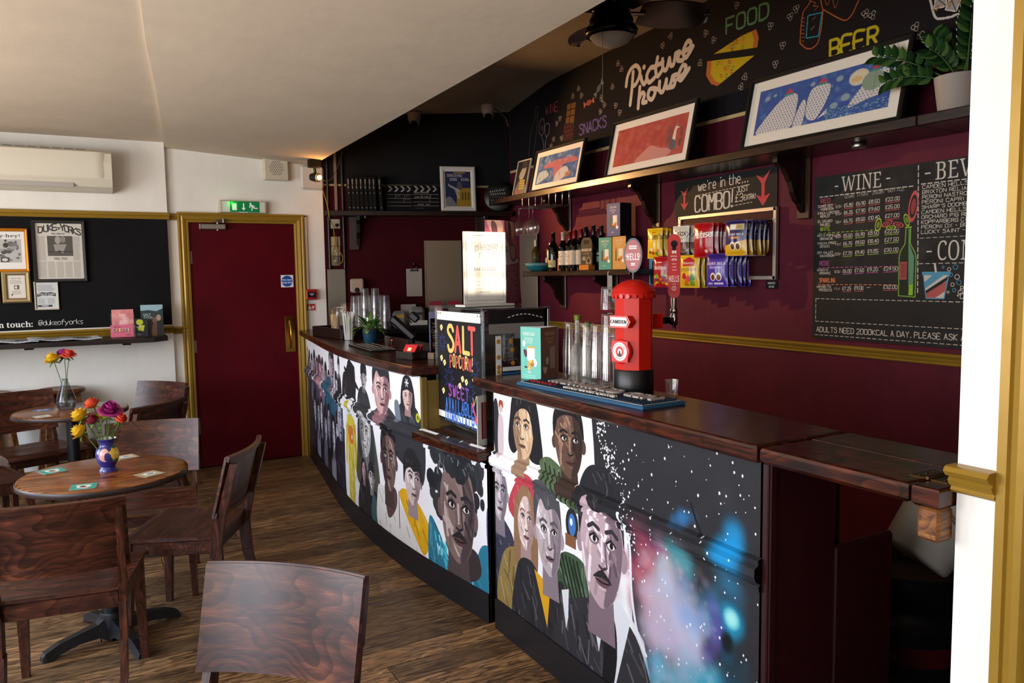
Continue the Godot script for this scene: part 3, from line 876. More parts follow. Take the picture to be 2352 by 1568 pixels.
	for r in 6:
		for q in 7:
			var px := -0.055 + q * 0.017 + r * 0.004 - 0.006; var py := 0.05 - r * 0.02
			if absf(px) + absf(py) < 0.085: w.box(V3(px, py, 0.0705), V3(0.003, 0.019, 0.0015), 0.0, Basis(V3(0, 0, 1), -0.6))
	var sl := put("slots", w, H("2b2722"), sp); sl.set_meta("kind", "stuff")
	var wb := thing("network_box", "plain white rounded plastic box with a tiny green light beside the spotlight", "box", V3(1.805, 2.395, WB))
	w = MB.new(); w.box(V3(0, 0, 0.022), V3(0.195, 0.20, 0.044), 0.015); put("case", w, H("c5beb6", 0.45), wb)
	w = MB.new(); w.ball(V3(-0.002, 0.062, 0.0445), Vector3.ONE * 0.003, 8, 6); put("indicator_lamp", w, glow(Color(0.2, 1, 0.3), 1.2), wb)
	w = MB.new(); for k in 3: w.box(V3(0, 0.03 - k * 0.012, 0.0443), V3([0.035, 0.028, 0.016][k], 0.003, 0.001))
	put("printing", w, H("77726c"), wb)
	w = MB.new(); w.box(V3(1.737, 1.72, WB + 0.01), V3(0.022, 0.62, 0.02), 0.002); w.box(V3(1.62, 2.07, WB + 0.01), V3(0.255, 0.018, 0.02), 0.002); w.box(V3(1.737, 2.05, WB + 0.01), V3(0.024, 0.05, 0.02), 0.002)
	tag(put("cable_conduit", w, H("cfc6b9", 0.5)), "thin white cable trunking running round the top right corner of the door casing", "conduit")
	var ca := thing("fire_call_point", "red fire alarm call point on the white wall right of the door", "alarm", V3(1.762, 1.40, WB))
	w = MB.new(); w.box(V3(0, 0, 0.025), V3(0.09, 0.09, 0.05), 0.005); put("case", w, H("a3101a", 0.4), ca)
	w = MB.new(); w.box(V3(0, -0.002, 0.051), V3(0.068, 0.048, 0.002)); put("glass_panel", w, H("1c1b1c", 0.2), ca)
	w = MB.new(); for k in 3: w.box(V3(0, 0.008 - k * 0.008, 0.0524), V3([0.04, 0.034, 0.014][k], 0.004, 0.0006))
	put("lettering", w, H("b9b9b9"), ca)
	c = Cv.new(self, V2(0.08, 0.075), 2000, hx("d9d3cc")); c.rect(0.004, 0.012, 0.072, 0.055, hx("b01525"))
	c.blobby([V2(0.018, 0.06), V2(0.014, 0.04), V2(0.022, 0.034), V2(0.024, 0.018), V2(0.03, 0.018), V2(0.031, 0.034), V2(0.042, 0.038), V2(0.04, 0.06)], hx("e8dcd4"))
	for k in 4: c.line([V2(0.056, 0.058), V2(0.048 + k * 0.007, 0.026 + absf(k - 1.5) * 0.004)], 0.004, hx("e8dcd4"))
	tag(flat("alarm_sign", V3(1.762, 1.292, WB + 0.004), 0.082, 0.074, 0.003, pic(c.done(), 0.4), H("d9d3cc")), "small red and white hand and flames sign below the red call point", "sign")
	# track spotlight with its lit lamp
	var ts := thing("track_spotlight", "black ceiling spotlight with its lamp lit, beside the white network box", "spotlight", V3(1.745, 2.50, -6.42))
	w = MB.new(); w.box(V3(0, -0.03, 0), V3(0.10, 0.065, 0.06), 0.004); put("mount", w, H("15130f", 0.5), ts)
	w = MB.new(); w.tube([V3(0, -0.06, 0), V3(0.004, -0.12, 0)], 0.012, 10); put("stem", w, M(Color(0.25, 0.2, 0.12), 0.4, 0.8), ts)
	var bd := Basis.looking_at(V3(1.55, -0.28, 2.05).normalized()) * Basis(V3(1, 0, 0), -PI / 2)
	w = MB.new(); w.lathe([V2(0.0, 0.0), V2(0.03, 0.0), V2(0.034, 0.02), V2(0.038, 0.07), V2(0.033, 0.07), V2(0.03, 0.04), V2(0.0, 0.038)], 20, V3(0.0, -0.14, 0) - bd * V3(0, 0.035, 0), bd); put("head", w, H("12110f", 0.4), ts)
	var lp := V3(0.0, -0.14, 0) + bd * V3(0, 0.045, 0)
	w = MB.new(); w.ball(lp, Vector3.ONE * 0.02); put("lamp_bulb", w, glow(Color(1, 0.72, 0.38), 30.0), ts)
	var spot := SpotLight3D.new(); spot.name = "spot_beam"; spot.light_color = Color(1.0, 0.74, 0.46); spot.light_energy = 4.6; spot.spot_range = 12; spot.spot_attenuation = 2; spot.spot_angle = 36; spot.spot_angle_attenuation = 0.6; spot.light_size = 0.02; spot.shadow_enabled = true
	ts.add_child(spot); spot.position = lp; spot.look_at_from_position(ts.position + lp, ts.position + lp + V3(1.55, -0.28, 2.05))
	var ob := OmniLight3D.new(); ob.name = "bulb_spill"; ob.light_color = Color(1, 0.68, 0.35); ob.light_energy = 0.035; ob.omni_range = 8; ob.omni_attenuation = 2; ob.light_size = 0.03; ob.shadow_enabled = true; ts.add_child(ob); ob.position = lp + V3(0.03, 0.0, 0.03)
	# air conditioner
	var ac := thing("air_conditioner", "white wall mounted air conditioner under the ceiling at left", "air conditioner", V3(-0.25, 2.2, -6.72))
	var ap := PackedVector2Array([V2(0, 0.0), V2(0.12, 0.0), V2(0.17, 0.03), V2(0.20, 0.085), V2(0.215, 0.20), V2(0.205, 0.27), V2(0.17, 0.295), V2(0, 0.295)])
	w = MB.new(); w.prism(ap, 1.06, V3(-0.54, 0, 0), Basis(V3(0, 0, 1), V3(0, 1, 0), V3(1, 0, 0))); put("body", w, H("cfc7b4", 0.4), ac)
	w = MB.new(); w.slab(20, 6, func(u, t): return V3(-0.535 + u * 1.05, 0.092 + t * 0.185, 0.209 + 0.012 * sin(t * 2.2) - 0.05 * pow(maxf(0.0, (u - 0.93) / 0.07), 2.0)), 0.008); put("front_panel", w, H("d6cfbc", 0.3), ac)
	w = MB.new(); w.box(V3(-0.13, 0.045, 0.185), V3(0.80, 0.055, 0.008), 0.002, Basis(V3(1, 0, 0), -0.42)); put("louvre", w, H("b3aca6", 0.4), ac)
	w = MB.new()
	for k in 12: w.box(V3(-0.5 + k * 0.075, 0.297, 0.10), V3(0.06, 0.006, 0.13))
	var gr := put("top_grille", w, H("6b655c"), ac); gr.set_meta("kind", "stuff")
	# pictures on the chalkboard
	var z := -6.708
	picture("large black framed cinema newspaper page on the left chalkboard wall", V3(-0.098, 1.538, z), 0.345, 0.455, 0.024, 0.03, H("151413", 0.4), news(0))
	picture("shiny gold framed newspaper cutting at the left edge above the silver frame", V3(-0.485, 1.612, z), 0.385, 0.318, 0.024, 0.025, M(Color(0.75, 0.47, 0.08), 0.25, 0.8), news(1), 0.0)
	picture("silver gilt stepped frame with a small faded cutting, under the gold frame", V3(-0.384, 1.392, z), 0.178, 0.234, 0.034, 0.025, M(Color(0.62, 0.54, 0.38), 0.3, 0.8), news(2), 0.008)
	picture("gilt frame mostly cut off by the left edge, beside the silver frame", V3(-0.575, 1.392, z), 0.176, 0.234, 0.034, 0.025, M(Color(0.60, 0.48, 0.26), 0.3, 0.8), news(2), 0.008)
	picture("small cream framed cinema programme below the large black frame", V3(-0.20, 1.336, z), 0.155, 0.208, 0.010, 0.016, H("c9bfa9", 0.5), news(3))
	# ledge with leaflets
	w = MB.new()
	var lp2 := PackedVector2Array([V2(-2.55, 0.0), V2(-2.55, 0.40), V2(0.475, 0.40), V2(0.58, 0.29), V2(0.58, 0.0)])
	w.prism(lp2, 0.034, V3(0, 1.086, -6.70), Basis(V3(1, 0, 0), V3(0, 0, 1), V3(0, 1, 0)))
	var sh := thing("wall_ledge", "dark wooden ledge along the white wall under the gold dado rail", "shelf")
	put("board", w, shelf_wood, sh)
	for x in [-1.4, -0.32, 0.30]:
		w = MB.new(); w.box(V3(x, 1.076, -6.55), V3(0.055, 0.02, 0.28)); put("bracket", w, H("2a1c14", 0.6), sh)
	var y := 1.12
	# pink leaflets in a clear stand
	c = Cv.new(self, V2(0.15, 0.21), 900, hx("d58a86"))
	for k in 60: c.soft(V2(c.rg.randf() * 0.15, c.rg.randf() * 0.21), c.rg.randf_range(0.02, 0.05), [hx("e8b9ae"), hx("c9636a"), hx("b8616f"), hx("eccdc6")][k % 4], 0.4)
	c.greek(0.05, 0.03, 0.05, 0.02, 3, hx("f4e4de")); c.greek(0.05, 0.08, 0.06, 0.05, 4, hx("f0dcd6"))
	var lf := thing("leaflet_stand", "clear stand of pale pink leaflets on the ledge", "leaflets", V3(0.285, y, -6.47))
	w = MB.new(); w.box(V3(0, 0.105, -0.02), V3(0.145, 0.205, 0.025), 0.001, Basis(V3(1, 0, 0), -0.15)); put("leaflets", w, H("cf9a95"), lf)
	w = MB.new(); w.quad(V3(-0.072, 0.002, 0.0095), V3(0.072, 0.002, 0.0095), V3(0.072, 0.207, -0.0215), V3(-0.072, 0.207, -0.0215)); put("cover", w, pic(c.done(), 0.4), lf)
	w = MB.new(); w.box(V3(0, 0.003, 0.0), V3(0.16, 0.004, 0.09)); w.box(V3(0, 0.05, 0.016), V3(0.16, 0.09, 0.002)); w.box(V3(0, 0.09, -0.045), V3(0.16, 0.18, 0.002)); put("stand", w, glass(Color(0.5, 0.5, 0.5), 0.03), lf)
	c = Cv.new(self, V2(0.15, 0.09), 1300, hx("d2657f"))
	c.text("CREATE", V2(0.075, 0.054), 0.035, hx("3a2430"), "Droid Sans", true, 1, 0.95)
	var xx := 0.012
	for k in 6: xx += c.text("CREATE"[k], V2(xx, 0.050), 0.035, [hx("8fc6d8"), hx("e8a24c"), hx("f2e3d0"), hx("e8a24c"), hx("8fc6d8"), hx("f0c7b0")][k], "Droid Sans", true, 0, 0.95)
	c.greek(0.1, 0.07, 0.04, 0.012, 2, hx("4b2b38")); c.greek(0.02, 0.008, 0.05, 0.012, 2, hx("4b2b38"))
	w = MB.new(); w.box(Vector3.ZERO, V3(0.152, 0.09, 0.012), 0.0005)
	var pk := put("flyer_stack", w, H("b9566e")); pk.position = V3(0.273, y + 0.052, -6.425); tag(pk, "stack of deep pink landscape flyers in front of the pale pink leaflets", "flyers")
	w = MB.new(); w.quad(V3(-0.075, -0.044, 0.0065), V3(0.075, -0.044, 0.0065), V3(0.075, 0.044, 0.0065), V3(-0.075, 0.044, 0.0065)); put("print", w, pic(c.done(), 0.4), pk)
	c = Cv.new(self, V2(0.09, 0.14), 1200, hx("23262a"))
	c.ell(V2(0.035, 0.03), V2(0.025, 0.022), hx("b8c22c")); c.poly([V2(0.03, 0.05), V2(0.07, 0.055), V2(0.06, 0.10), V2(0.02, 0.09)], hx("c3cc2f")); c.greek(0.01, 0.115, 0.04, 0.015, 2, hx("8a8f94")); c.text("ART", V2(0.01, 0.075), 0.02, hx("e0e0d8"), "Droid Sans", true)
	var bf := flat("flyer_stack", V3(0.405, y + 0.070, -6.46), 0.088, 0.138, 0.012, pic(c.done(), 0.4), H("23262a"), null, 0.0); tag(bf, "small dark flyers with yellow shapes between the pink leaflets and the tall booklet", "flyers")
	c = Cv.new(self, V2(0.17, 0.24), 900, hx("1d2326"))
	c.rect(0, 0, 0.17, 0.05, hx("93b3bd")); c.poly([V2(0, 0.045), V2(0.06, 0.04), V2(0.12, 0.05), V2(0.17, 0.03), V2(0.17, 0.12), V2(0, 0.12)], hx("2b3b3d"))
	c.text("SALT", V2(0.018, 0.085), 0.026, hx("dfe3e2"), "Droid Sans", false, 0, 1.1); c.text("PATH", V2(0.022, 0.108), 0.026, hx("dfe3e2"), "Droid Sans", false, 0, 1.1)
	c.ell(V2(0.105, 0.12), V2(0.02, 0.025), hx("7b5a4a")); c.ell(V2(0.135, 0.10), V2(0.018, 0.024), hx("a98d80")); c.blobby([V2(0.08, 0.24), V2(0.085, 0.16), V2(0.11, 0.14), V2(0.13, 0.17), V2(0.13, 0.24)], hx("6a4a36")); c.blobby([V2(0.12, 0.24), V2(0.125, 0.14), V2(0.15, 0.13), V2(0.165, 0.18), V2(0.165, 0.24)], hx("232427"))
	var bk := flat("film_booklet", V3(0.485, y + 0.118, -6.50), 0.155, 0.238, 0.010, pic(c.done(), 0.3), H("2a2f31")); tag(bk, "tall dark film booklet with a pale sky on the right end of the ledge", "booklet")
	# newspapers lying on the ledge
	for k in 2:
		c = Cv.new(self, V2(0.45, 0.30), 700, hx("c8cbd0"))
		for q in 10: c.rect(c.rg.randf() * 0.36, c.rg.randf() * 0.22, 0.1, 0.07, [hx("3c5f96"), hx("79828c"), hx("e4e5e8"), hx("2e3a4c")][q % 4])
		c.greek(0.02, 0.02, 0.4, 0.26, 20, hx("8b8f95"))
		var f := func(u, t): return V3(-0.225 + u * 0.45, 0.010 + 0.012 * pow(1.0 - u, 2.0) + 0.004 * sin(u * 14.0 + k), 0.15 - t * 0.30)
		w = MB.new(); w.slab(16, 4, f, 0.005)
		var np := put("newspaper", w, pic(c.done(), 0.7)); np.position = V3([-0.10, -0.46][k], y + [0.001, 0.002][k], -6.48); np.rotation.y = [0.10, -0.12][k]
		tag(np, ["open newspaper lying flat along the middle of the wall ledge", "folded newspaper on the ledge at the left edge"][k], "newspaper")
	# two oak bar stools under the ledge
	var s0 := stool(); s0.position = V3(-0.145, 0, -6.50)
	dup(s0, "round oak bar stool cut off by the left edge", V3(-0.60, 0, -6.52), 0.5)

func stool() -> Node3D:
	var t := thing("bar_stool", "round oak bar stool standing under the ledge behind the glass vase", "stool", Vector3.ZERO, 0.2)
	var w := MB.new(); w.lathe([V2(0, 0.732), V2(0.135, 0.732), V2(0.155, 0.740), V2(0.160, 0.753), V2(0.155, 0.766), V2(0.14, 0.771), V2(0.10, 0.768), V2(0, 0.766)], 36)
	put("seat", w, oak, t)
	for sx in [-1.0, 1.0]:
		for sz in [-1.0, 1.0]:
			w = MB.new(); var a := V3(sx * 0.085, 0.735, sz * 0.085); var b := V3(sx * 0.145, 0.0, sz * 0.145)
			var d := (a - b).normalized(); var xb := V3(1, 0, 0); var zb := xb.cross(d).normalized(); xb = d.cross(zb)
			w.box((a + b) / 2, V3(0.042, a.distance_to(b), 0.042), 0.004, Basis(xb, d, zb)); put("leg", w, oak_up, t)
	for sg in [-1.0, 1.0]:
		w = MB.new(); w.box(V3(0, 0.70, sg * 0.087), V3(0.16, 0.055, 0.02), 0.003); w.box(V3(sg * 0.087, 0.70, 0), V3(0.02, 0.055, 0.16), 0.003); put("apron", w, oak, t)
		w = MB.new(); w.box(V3(0, 0.24, sg * 0.127), V3(0.25, 0.03, 0.022), 0.003); put("stretcher", w, oak, t)
	return t

# ------------------------------------------------------------------ the counter and its painted front
func portrait(c: Cv, o: Vector2, hw: float, hh: float, d: Dictionary) -> void:
	var skin: Color = d.get("skin", hx("b9a9a4")); var shade: Color = d.get("shade", skin.darkened(0.5)); var lit: Color = d.get("lit", skin.lightened(0.35))
	var hair: Color = d.get("hair", hx("26262b")); var turn: float = d.get("turn", 0.15); var style: String = d.get("style", "short"); var rot: float = d.get("rot", 0.0)
	var T := func(x: float, y: float) -> Vector2: return o + V2(x * hw, y * hh).rotated(rot)
	var TT := func(a: Array) -> Array:
		var q := []
		for k in range(0, a.size(), 2): q.append(T.call(a[k], a[k + 1]))
		return q
	var side := signf(turn) if turn != 0 else 1.0
	if style == "long": c.blobby(TT.call([-1.1, -0.6, 0, -1.25, 1.1, -0.6, 1.35, 0.6, 1.2, 1.7, 0.5, 1.3, -0.5, 1.3, -1.25, 1.8, -1.35, 0.5]), hair)
	if style == "bob": c.blobby(TT.call([-0.9, -1.1, 0.1, -1.5, 1.1, -1.1, 1.55, 0.0, 1.65, 0.9, 0.7, 1.0, 0.0, 0.5, -0.9, 0.95, -1.4, 0.6, -1.2, -0.4]), hair)
	if style == "curly":
		for k in 70:
			var a := c.rg.randf() * TAU; var r := sqrt(c.rg.randf())
			var p: Vector2 = T.call(cos(a) * r * 1.55, -0.55 + sin(a) * r * 1.0); c.ell(p, V2(hw, hw) * c.rg.randf_range(0.16, 0.32), hair.lightened(c.rg.randf() * 0.10))
	if style == "hood": c.blobby(TT.call([-1.3, 0.9, -1.25, -0.6, -0.6, -1.6, 0.3, -1.75, 1.1, -1.0, 1.4, 0.2, 1.3, 1.2, 0, 1.4]), hair)
	c.poly(TT.call([-0.5, 0.5, 0.5, 0.5, 0.62, 1.6, -0.62, 1.6]), shade.lerp(skin, 0.35))
	var face: Array = TT.call([0, -1.02, 0.62, -0.86, 0.94, -0.3, 0.86, 0.3, 0.6, 0.78, 0.15, 1.02, -0.15, 1.02, -0.6, 0.78, -0.86, 0.3, -0.94, -0.3, -0.62, -0.86])
	if style != "hood" and style != "bob" and style != "long":
		for sg in [-1.0, 1.0]: c.ell(T.call(sg * 0.97, 0.05), V2(hw * 0.16, hh * 0.2), skin.lerp(shade, 0.3))
	c.blobby(face, skin)
	c.strokes(c.smooth(face), [skin, skin.lightened(0.12), skin.darkened(0.12), lit], 60, hh * 0.5, hw * 0.14)
	c.blobby(TT.call([side * 0.35, -0.9, side * 0.9, -0.3, side * 0.84, 0.3, side * 0.55, 0.8, side * 0.12, 1.0, side * 0.3, 0.5, side * 0.42, 0.1]), shade.lerp(skin, 0.25))
	c.strokes(TT.call([side * 0.3, -0.8, side * 0.85, -0.3, side * 0.8, 0.3, side * 0.5, 0.75, side * 0.25, 0.5]), [shade, shade.lerp(skin, 0.5)], 30, hh * 0.4, hw * 0.12)
	c.strokes(TT.call([-side * 0.7, -0.6, 0, -0.8, -side * 0.05, -0.3, -side * 0.6, 0.35, -side * 0.8, 0]), [lit, skin.lerp(lit, 0.5)], 26, hh * 0.3, hw * 0.12)
	# sockets, eyes, brows
	var fx := turn * 0.5
	for sg in [-1.0, 1.0]:
		var e: Vector2 = T.call(fx + sg * 0.38, -0.12)
		c.ell(e, V2(hw * 0.24, hh * 0.12), shade.lerp(skin, 0.35), rot)
		c.ell(e + V2(0, hh * 0.02), V2(hw * 0.15, hh * 0.055), hx("d8d4d0"), rot)
		c.ell(e + V2(turn * hw * 0.15, hh * 0.01), V2(hw * 0.075, hh * 0.055), hx("1b1a1c"))
		c.line(TT.call([fx + sg * 0.38 - 0.2, -0.12, fx + sg * 0.38, -0.2, fx + sg * 0.38 + 0.2, -0.12]), hh * 0.035, hx("1a191b"))
		c.line(TT.call([fx + sg * 0.16, -0.3, fx + sg * 0.42, -0.36, fx + sg * 0.64, -0.28]), hh * 0.075, hair.lerp(shade, 0.25))
	c.line(TT.call([fx + side * 0.12, -0.1, fx + side * 0.16, 0.18, fx + side * 0.2, 0.3]), hw * 0.09, shade.lerp(skin, 0.2))
	c.line(TT.call([fx - 0.14, 0.33, fx, 0.37, fx + 0.16, 0.32]), hh * 0.05, shade.darkened(0.3))
	c.line(TT.call([fx - side * 0.03, -0.15, fx - side * 0.02, 0.22]), hw * 0.09, lit)
	c.ell(T.call(fx, 0.60), V2(hw * 0.28, hh * 0.075), shade.lerp(hx("7c4a4a"), 0.4), rot)
	c.line(TT.call([fx - 0.3, 0.575, fx, 0.6, fx + 0.3, 0.57]), hh * 0.03, hx("231a1c"))
	c.line(TT.call([fx - 0.14, 0.70, fx + 0.14, 0.70]), hh * 0.03, lit.lerp(skin, 0.6))
	if d.has("beard"):
		c.strokes(TT.call([-0.75, 0.3, -0.35, 0.42, 0.35, 0.42, 0.75, 0.3, 0.62, 0.85, 0, 1.1, -0.62, 0.85]), [d.beard, d.beard.lightened(0.15), skin.lerp(d.beard, 0.6)], 110, hh * 0.16, hw * 0.06)
	if d.has("tache"): c.blobby(TT.call([fx - 0.42, 0.56, fx - 0.1, 0.4, fx + 0.1, 0.4, fx + 0.42, 0.56, fx, 0.52]), d.tache)
	# hair in front
	var cap := []
	if style == "short": cap = [-1.0, -0.1, -0.98, -0.75, -0.5, -1.18, 0.3, -1.22, 0.9, -0.85, 1.02, -0.1, 0.84, -0.4, 0.6, -0.72, 0.0, -0.82, -0.6, -0.7, -0.84, -0.4]
	elif style == "fringe": cap = [-1.05, 0.25, -1.05, -0.75, -0.5, -1.25, 0.4, -1.25, 1.0, -0.8, 1.05, 0.2, 0.85, -0.3, 0.6, -0.45, 0.2, -0.38, -0.2, -0.5, -0.6, -0.4, -0.85, -0.2]
	elif style == "bob": cap = [-0.95, 0.0, -0.95, -0.7, -0.4, -1.15, 0.3, -1.15, 0.95, -0.7, 1.0, 0.5, 0.8, -0.1, 0.5, -0.62, -0.1, -0.7, -0.7, -0.45]
	elif style == "long": cap = [-0.98, 0.4, -1.0, -0.6, -0.4, -1.12, 0.4, -1.12, 1.0, -0.5, 0.98, 0.5, 0.8, -0.2, 0.3, -0.8, -0.3, -0.75, -0.8, -0.2]
	elif style == "quiff": cap = [-1.0, -0.1, -1.05, -0.8, -0.6, -1.3, 0.2, -1.38, 0.85, -1.05, 1.0, -0.1, 0.84, -0.5, 0.5, -0.7, -0.1, -0.62, -0.5, -0.85, -0.84, -0.45]
	elif style == "curly":
		for k in 26: c.ell(T.call(c.rg.randf_range(-0.9, 0.9), c.rg.randf_range(-1.1, -0.7)), V2(hw, hw) * c.rg.randf_range(0.14, 0.24), hair.lightened(c.rg.randf() * 0.08))
		c.strokes(TT.call([-1.4, -0.3, -1.0, -1.3, 0, -1.5, 1.0, -1.3, 1.4, -0.3, 0.9, -0.7, -0.9, -0.7]), [hx("6c7378"), hx("8d959a"), hair], 90, hw * 0.25, hw * 0.05)
	elif style == "beanie": cap = [-1.05, -0.25, -1.0, -1.0, -0.3, -1.7, 0.4, -1.7, 1.0, -1.0, 1.05, -0.25, 0.5, -0.4, -0.5, -0.4]
	if cap.size() > 0:
		var cp: Array = TT.call(cap); c.blobby(cp, hair)
		c.strokes(c.smooth(cp), [hair, hair.lightened(0.15), hair.darkened(0.2), hair.lightened(0.28)], 70, hh * 0.3, hw * 0.05)
	if d.has("specs"):
		for sg in [-1.0, 1.0]:
			var q := []
			for k in 14: q.append(T.call(fx + sg * 0.4 + cos(TAU * k / 14) * 0.3, -0.1 + sin(TAU * k / 14) * 0.17))
			c.line(q, hw * 0.07, hx("17171a"), true)

func coat(c: Cv, pts: Array, col: Color, num := 80, w := 0.012) -> void:
	c.blobby(pts, col); c.strokes(c.smooth(pts), [col, col.lightened(0.10), col.darkened(0.25), col.lightened(0.2)], num, 0.10, w)

const SK := "c9b4ae"
func mural_far() -> Image:
	var c := Cv.new(self, V2(3.96, 0.95), 517, hx("e9e9ee"), V2(0, 0)); c.rg.seed = 4
	var V := func(s: float, y: float) -> Vector2: return V2(s, 1.06 - y)
	var VV := func(a: Array) -> Array:
		var q := []
		for k in range(0, a.size(), 2): q.append(V2(a[k], 1.06 - a[k + 1]))
		return q
	var K := hx("27272c"); var B := hx("33323d")
	# crowd at the far end: narrow grey and violet figures
	coat(c, VV.call([0, 0.1, 0, 0.8, 0.3, 0.85, 0.7, 0.7, 1.2, 0.62, 1.9, 0.55, 1.95, 0.1]), hx("3a3947"), 160, 0.02)
	for k in 11:
		var x := 0.08 + k * 0.155; var y := 0.86 - 0.02 * (k % 3) - k * 0.004
		coat(c, VV.call([x - 0.09, 0.55, x - 0.07, y - 0.14, x, y - 0.1, x + 0.07, y - 0.14, x + 0.09, 0.55]), [hx("4a4857"), hx("22222a"), hx("6a6880"), hx("2e3c4c")][k % 4], 26)
		portrait(c, V.call(x, y), 0.055, 0.085, {"skin": [hx("a9a5b4"), hx("8d8590"), hx("c0b6bd"), hx("a06f7c")][k % 4], "shade": hx("4b475a"), "style": ["short", "fringe", "quiff", "bob"][k % 4], "turn": [0.2, -0.3, 0.1][k % 3]})
	portrait(c, V.call(0.85, 0.77), 0.125, 0.15, {"skin": hx("b98290"), "shade": hx("6b3f55"), "lit": hx("dcb2b5"), "style": "short", "hair": hx("4c3a42"), "turn": -0.2})
	coat(c, VV.call([1.15, 0.7, 1.2, 0.82, 1.45, 0.84, 1.6, 0.72, 1.6, 0.6, 1.2, 0.6]), hx("2f5b74"), 40)
	portrait(c, V.call(1.46, 0.92), 0.11, 0.10, {"skin": hx("a5929c"), "shade": hx("53485a"), "style": "quiff", "turn": 0.3})
	for k in 7:
		var x := 0.5 + k * 0.19; var y := 0.50 - 0.05 * (k % 2)
		coat(c, VV.call([x - 0.1, 0.1, x - 0.1, y - 0.16, x, y - 0.1, x + 0.1, y - 0.17, x + 0.11, 0.1]), [hx("24232b"), hx("8f93ab"), hx("1e1d24"), hx("585b72")][k % 4], 30)
		portrait(c, V.call(x, y), 0.075, 0.115, {"skin": [hx("b7bbd0"), hx("8f93a8"), hx("d4d6e2")][k % 3], "shade": hx("3d3d52"), "lit": hx("eceef6"), "style": ["fringe", "short", "long"][k % 3], "turn": [0.25, -0.15][k % 2]})
	portrait(c, V.call(1.74, 0.60), 0.10, 0.14, {"skin": hx("9699ae"), "shade": hx("43445a"), "lit": hx("d6d8e6"), "style": "short", "turn": 0.25})
	coat(c, VV.call([1.56, 0.1, 1.58, 0.44, 1.74, 0.46, 1.88, 0.44, 1.90, 0.1]), hx("262633"), 40)
	# small standing figure and the dark man in a broad hat, seen from behind
	coat(c, VV.call([1.68, 0.74, 1.69, 0.88, 1.74, 0.92, 1.80, 0.88, 1.82, 0.74]), K, 14); portrait(c, V.call(1.74, 0.955), 0.035, 0.045, {"style": "beanie", "skin": hx("bdb9bb")})
	coat(c, VV.call([1.86, 0.74, 1.88, 0.92, 2.0, 0.95, 2.12, 0.92, 2.2, 0.80, 2.18, 0.74]), hx("29282c"), 50)
	c.poly(VV.call([1.98, 0.97, 2.05, 1.045, 2.19, 1.0, 2.20, 0.915, 2.27, 0.875, 2.26, 0.865, 2.0, 0.915, 1.92, 0.965, 1.93, 0.985]), hx("242326"))
	c.blobby(VV.call([2.02, 0.91, 2.19, 0.89, 2.20, 0.84, 2.17, 0.80, 2.05, 0.80]), hx("2b292c"))
	coat(c, VV.call([2.24, 0.74, 2.26, 0.86, 2.35, 0.90, 2.45, 0.86, 2.49, 0.74]), hx("303036"), 40)
	portrait(c, V.call(2.375, 0.955), 0.055, 0.065, {"style": "beanie", "skin": hx("9b979a"), "hair": hx("232326"), "shade": hx("4b474b"), "turn": -0.2})
	# big man with dark hair, head bowed
	coat(c, VV.call([2.54, 0.74, 2.58, 0.80, 2.75, 0.84, 2.88, 0.80, 2.93, 0.74]), hx("3d3c42"), 40)
	portrait(c, V.call(2.68, 0.915), 0.135, 0.125, {"skin": hx("c29b99"), "shade": hx("6c4a55"), "lit": hx("e8d2cc"), "hair": hx("2e2f35"), "style": "quiff", "turn": 0.2})
	# officer in a tall hat and dark coat
	coat(c, VV.call([2.88, 0.74, 2.92, 0.86, 3.02, 0.90, 3.14, 0.88, 3.20, 0.80, 3.18, 0.72, 2.96, 0.70]), hx("303338"), 60)
	c.blobby(VV.call([2.88, 0.80, 2.87, 0.88, 2.92, 0.89, 2.95, 0.80, 2.92, 0.78]), hx("6d7684"))
	portrait(c, V.call(3.04, 0.925), 0.062, 0.062, {"style": "hood", "skin": hx("c8aaa4"), "hair": hx("2a2a2e"), "shade": hx("7d605f")})
	c.blobby(VV.call([2.97, 0.955, 2.99, 1.02, 3.04, 1.04, 3.09, 1.02, 3.11, 0.955, 3.04, 0.965]), hx("26262a"))
	for k in 6: c.line([V.call(3.035, 1.0), V.call(3.035, 1.0) + Vector2.from_angle(k * TAU / 6) * 0.022], 0.007, hx("d6dadd"))
	c.ell(V.call(3.155, 0.835), V2(0.022, 0.024), hx("b7b52c")); c.ell(V.call(3.155, 0.835), V2(0.009, 0.012), hx("4d5230"))
	# lower row
	coat(c, VV.call([1.9, 0.1, 1.9, 0.74, 2.02, 0.78, 2.2, 0.74, 2.25, 0.1]), hx("d9dbe2"), 30)
	var Yl := hx("c3b23c")
	c.blobby(VV.call([1.96, 0.62, 1.98, 0.68, 2.05, 0.685, 2.14, 0.67, 2.18, 0.58, 2.19, 0.36, 2.15, 0.36, 2.13, 0.5, 2.12, 0.10, 2.07, 0.10, 2.06, 0.36, 2.04, 0.10, 1.98, 0.10, 1.97, 0.5, 1.94, 0.36, 1.91, 0.38, 1.93, 0.58]), Yl)
	c.strokes(VV.call([1.94, 0.66, 2.17, 0.66, 2.18, 0.4, 2.12, 0.12, 1.98, 0.12, 1.92, 0.4]), [hx("8f7f24"), hx("e0d373"), hx("6b5a1d")], 90, 0.06, 0.008, 1.5, 0.4)
	c.ell(V.call(2.055, 0.735), V2(0.045, 0.05), hx("b9ac2a")); c.ell(V.call(2.065, 0.70), V2(0.03, 0.02), hx("8fa6a2"))
	c.blobby(VV.call([2.0, 0.60, 2.1, 0.61, 2.11, 0.52, 2.02, 0.51]), hx("c46a33")); c.ell(V.call(2.08, 0.55), V2(0.012, 0.016), hx("e6e2da"))
	coat(c, VV.call([2.2, 0.3, 2.2, 0.5, 2.28, 0.8, 2.42, 0.82, 2.56, 0.6, 2.6, 0.3]), hx("4d4d46"), 70)
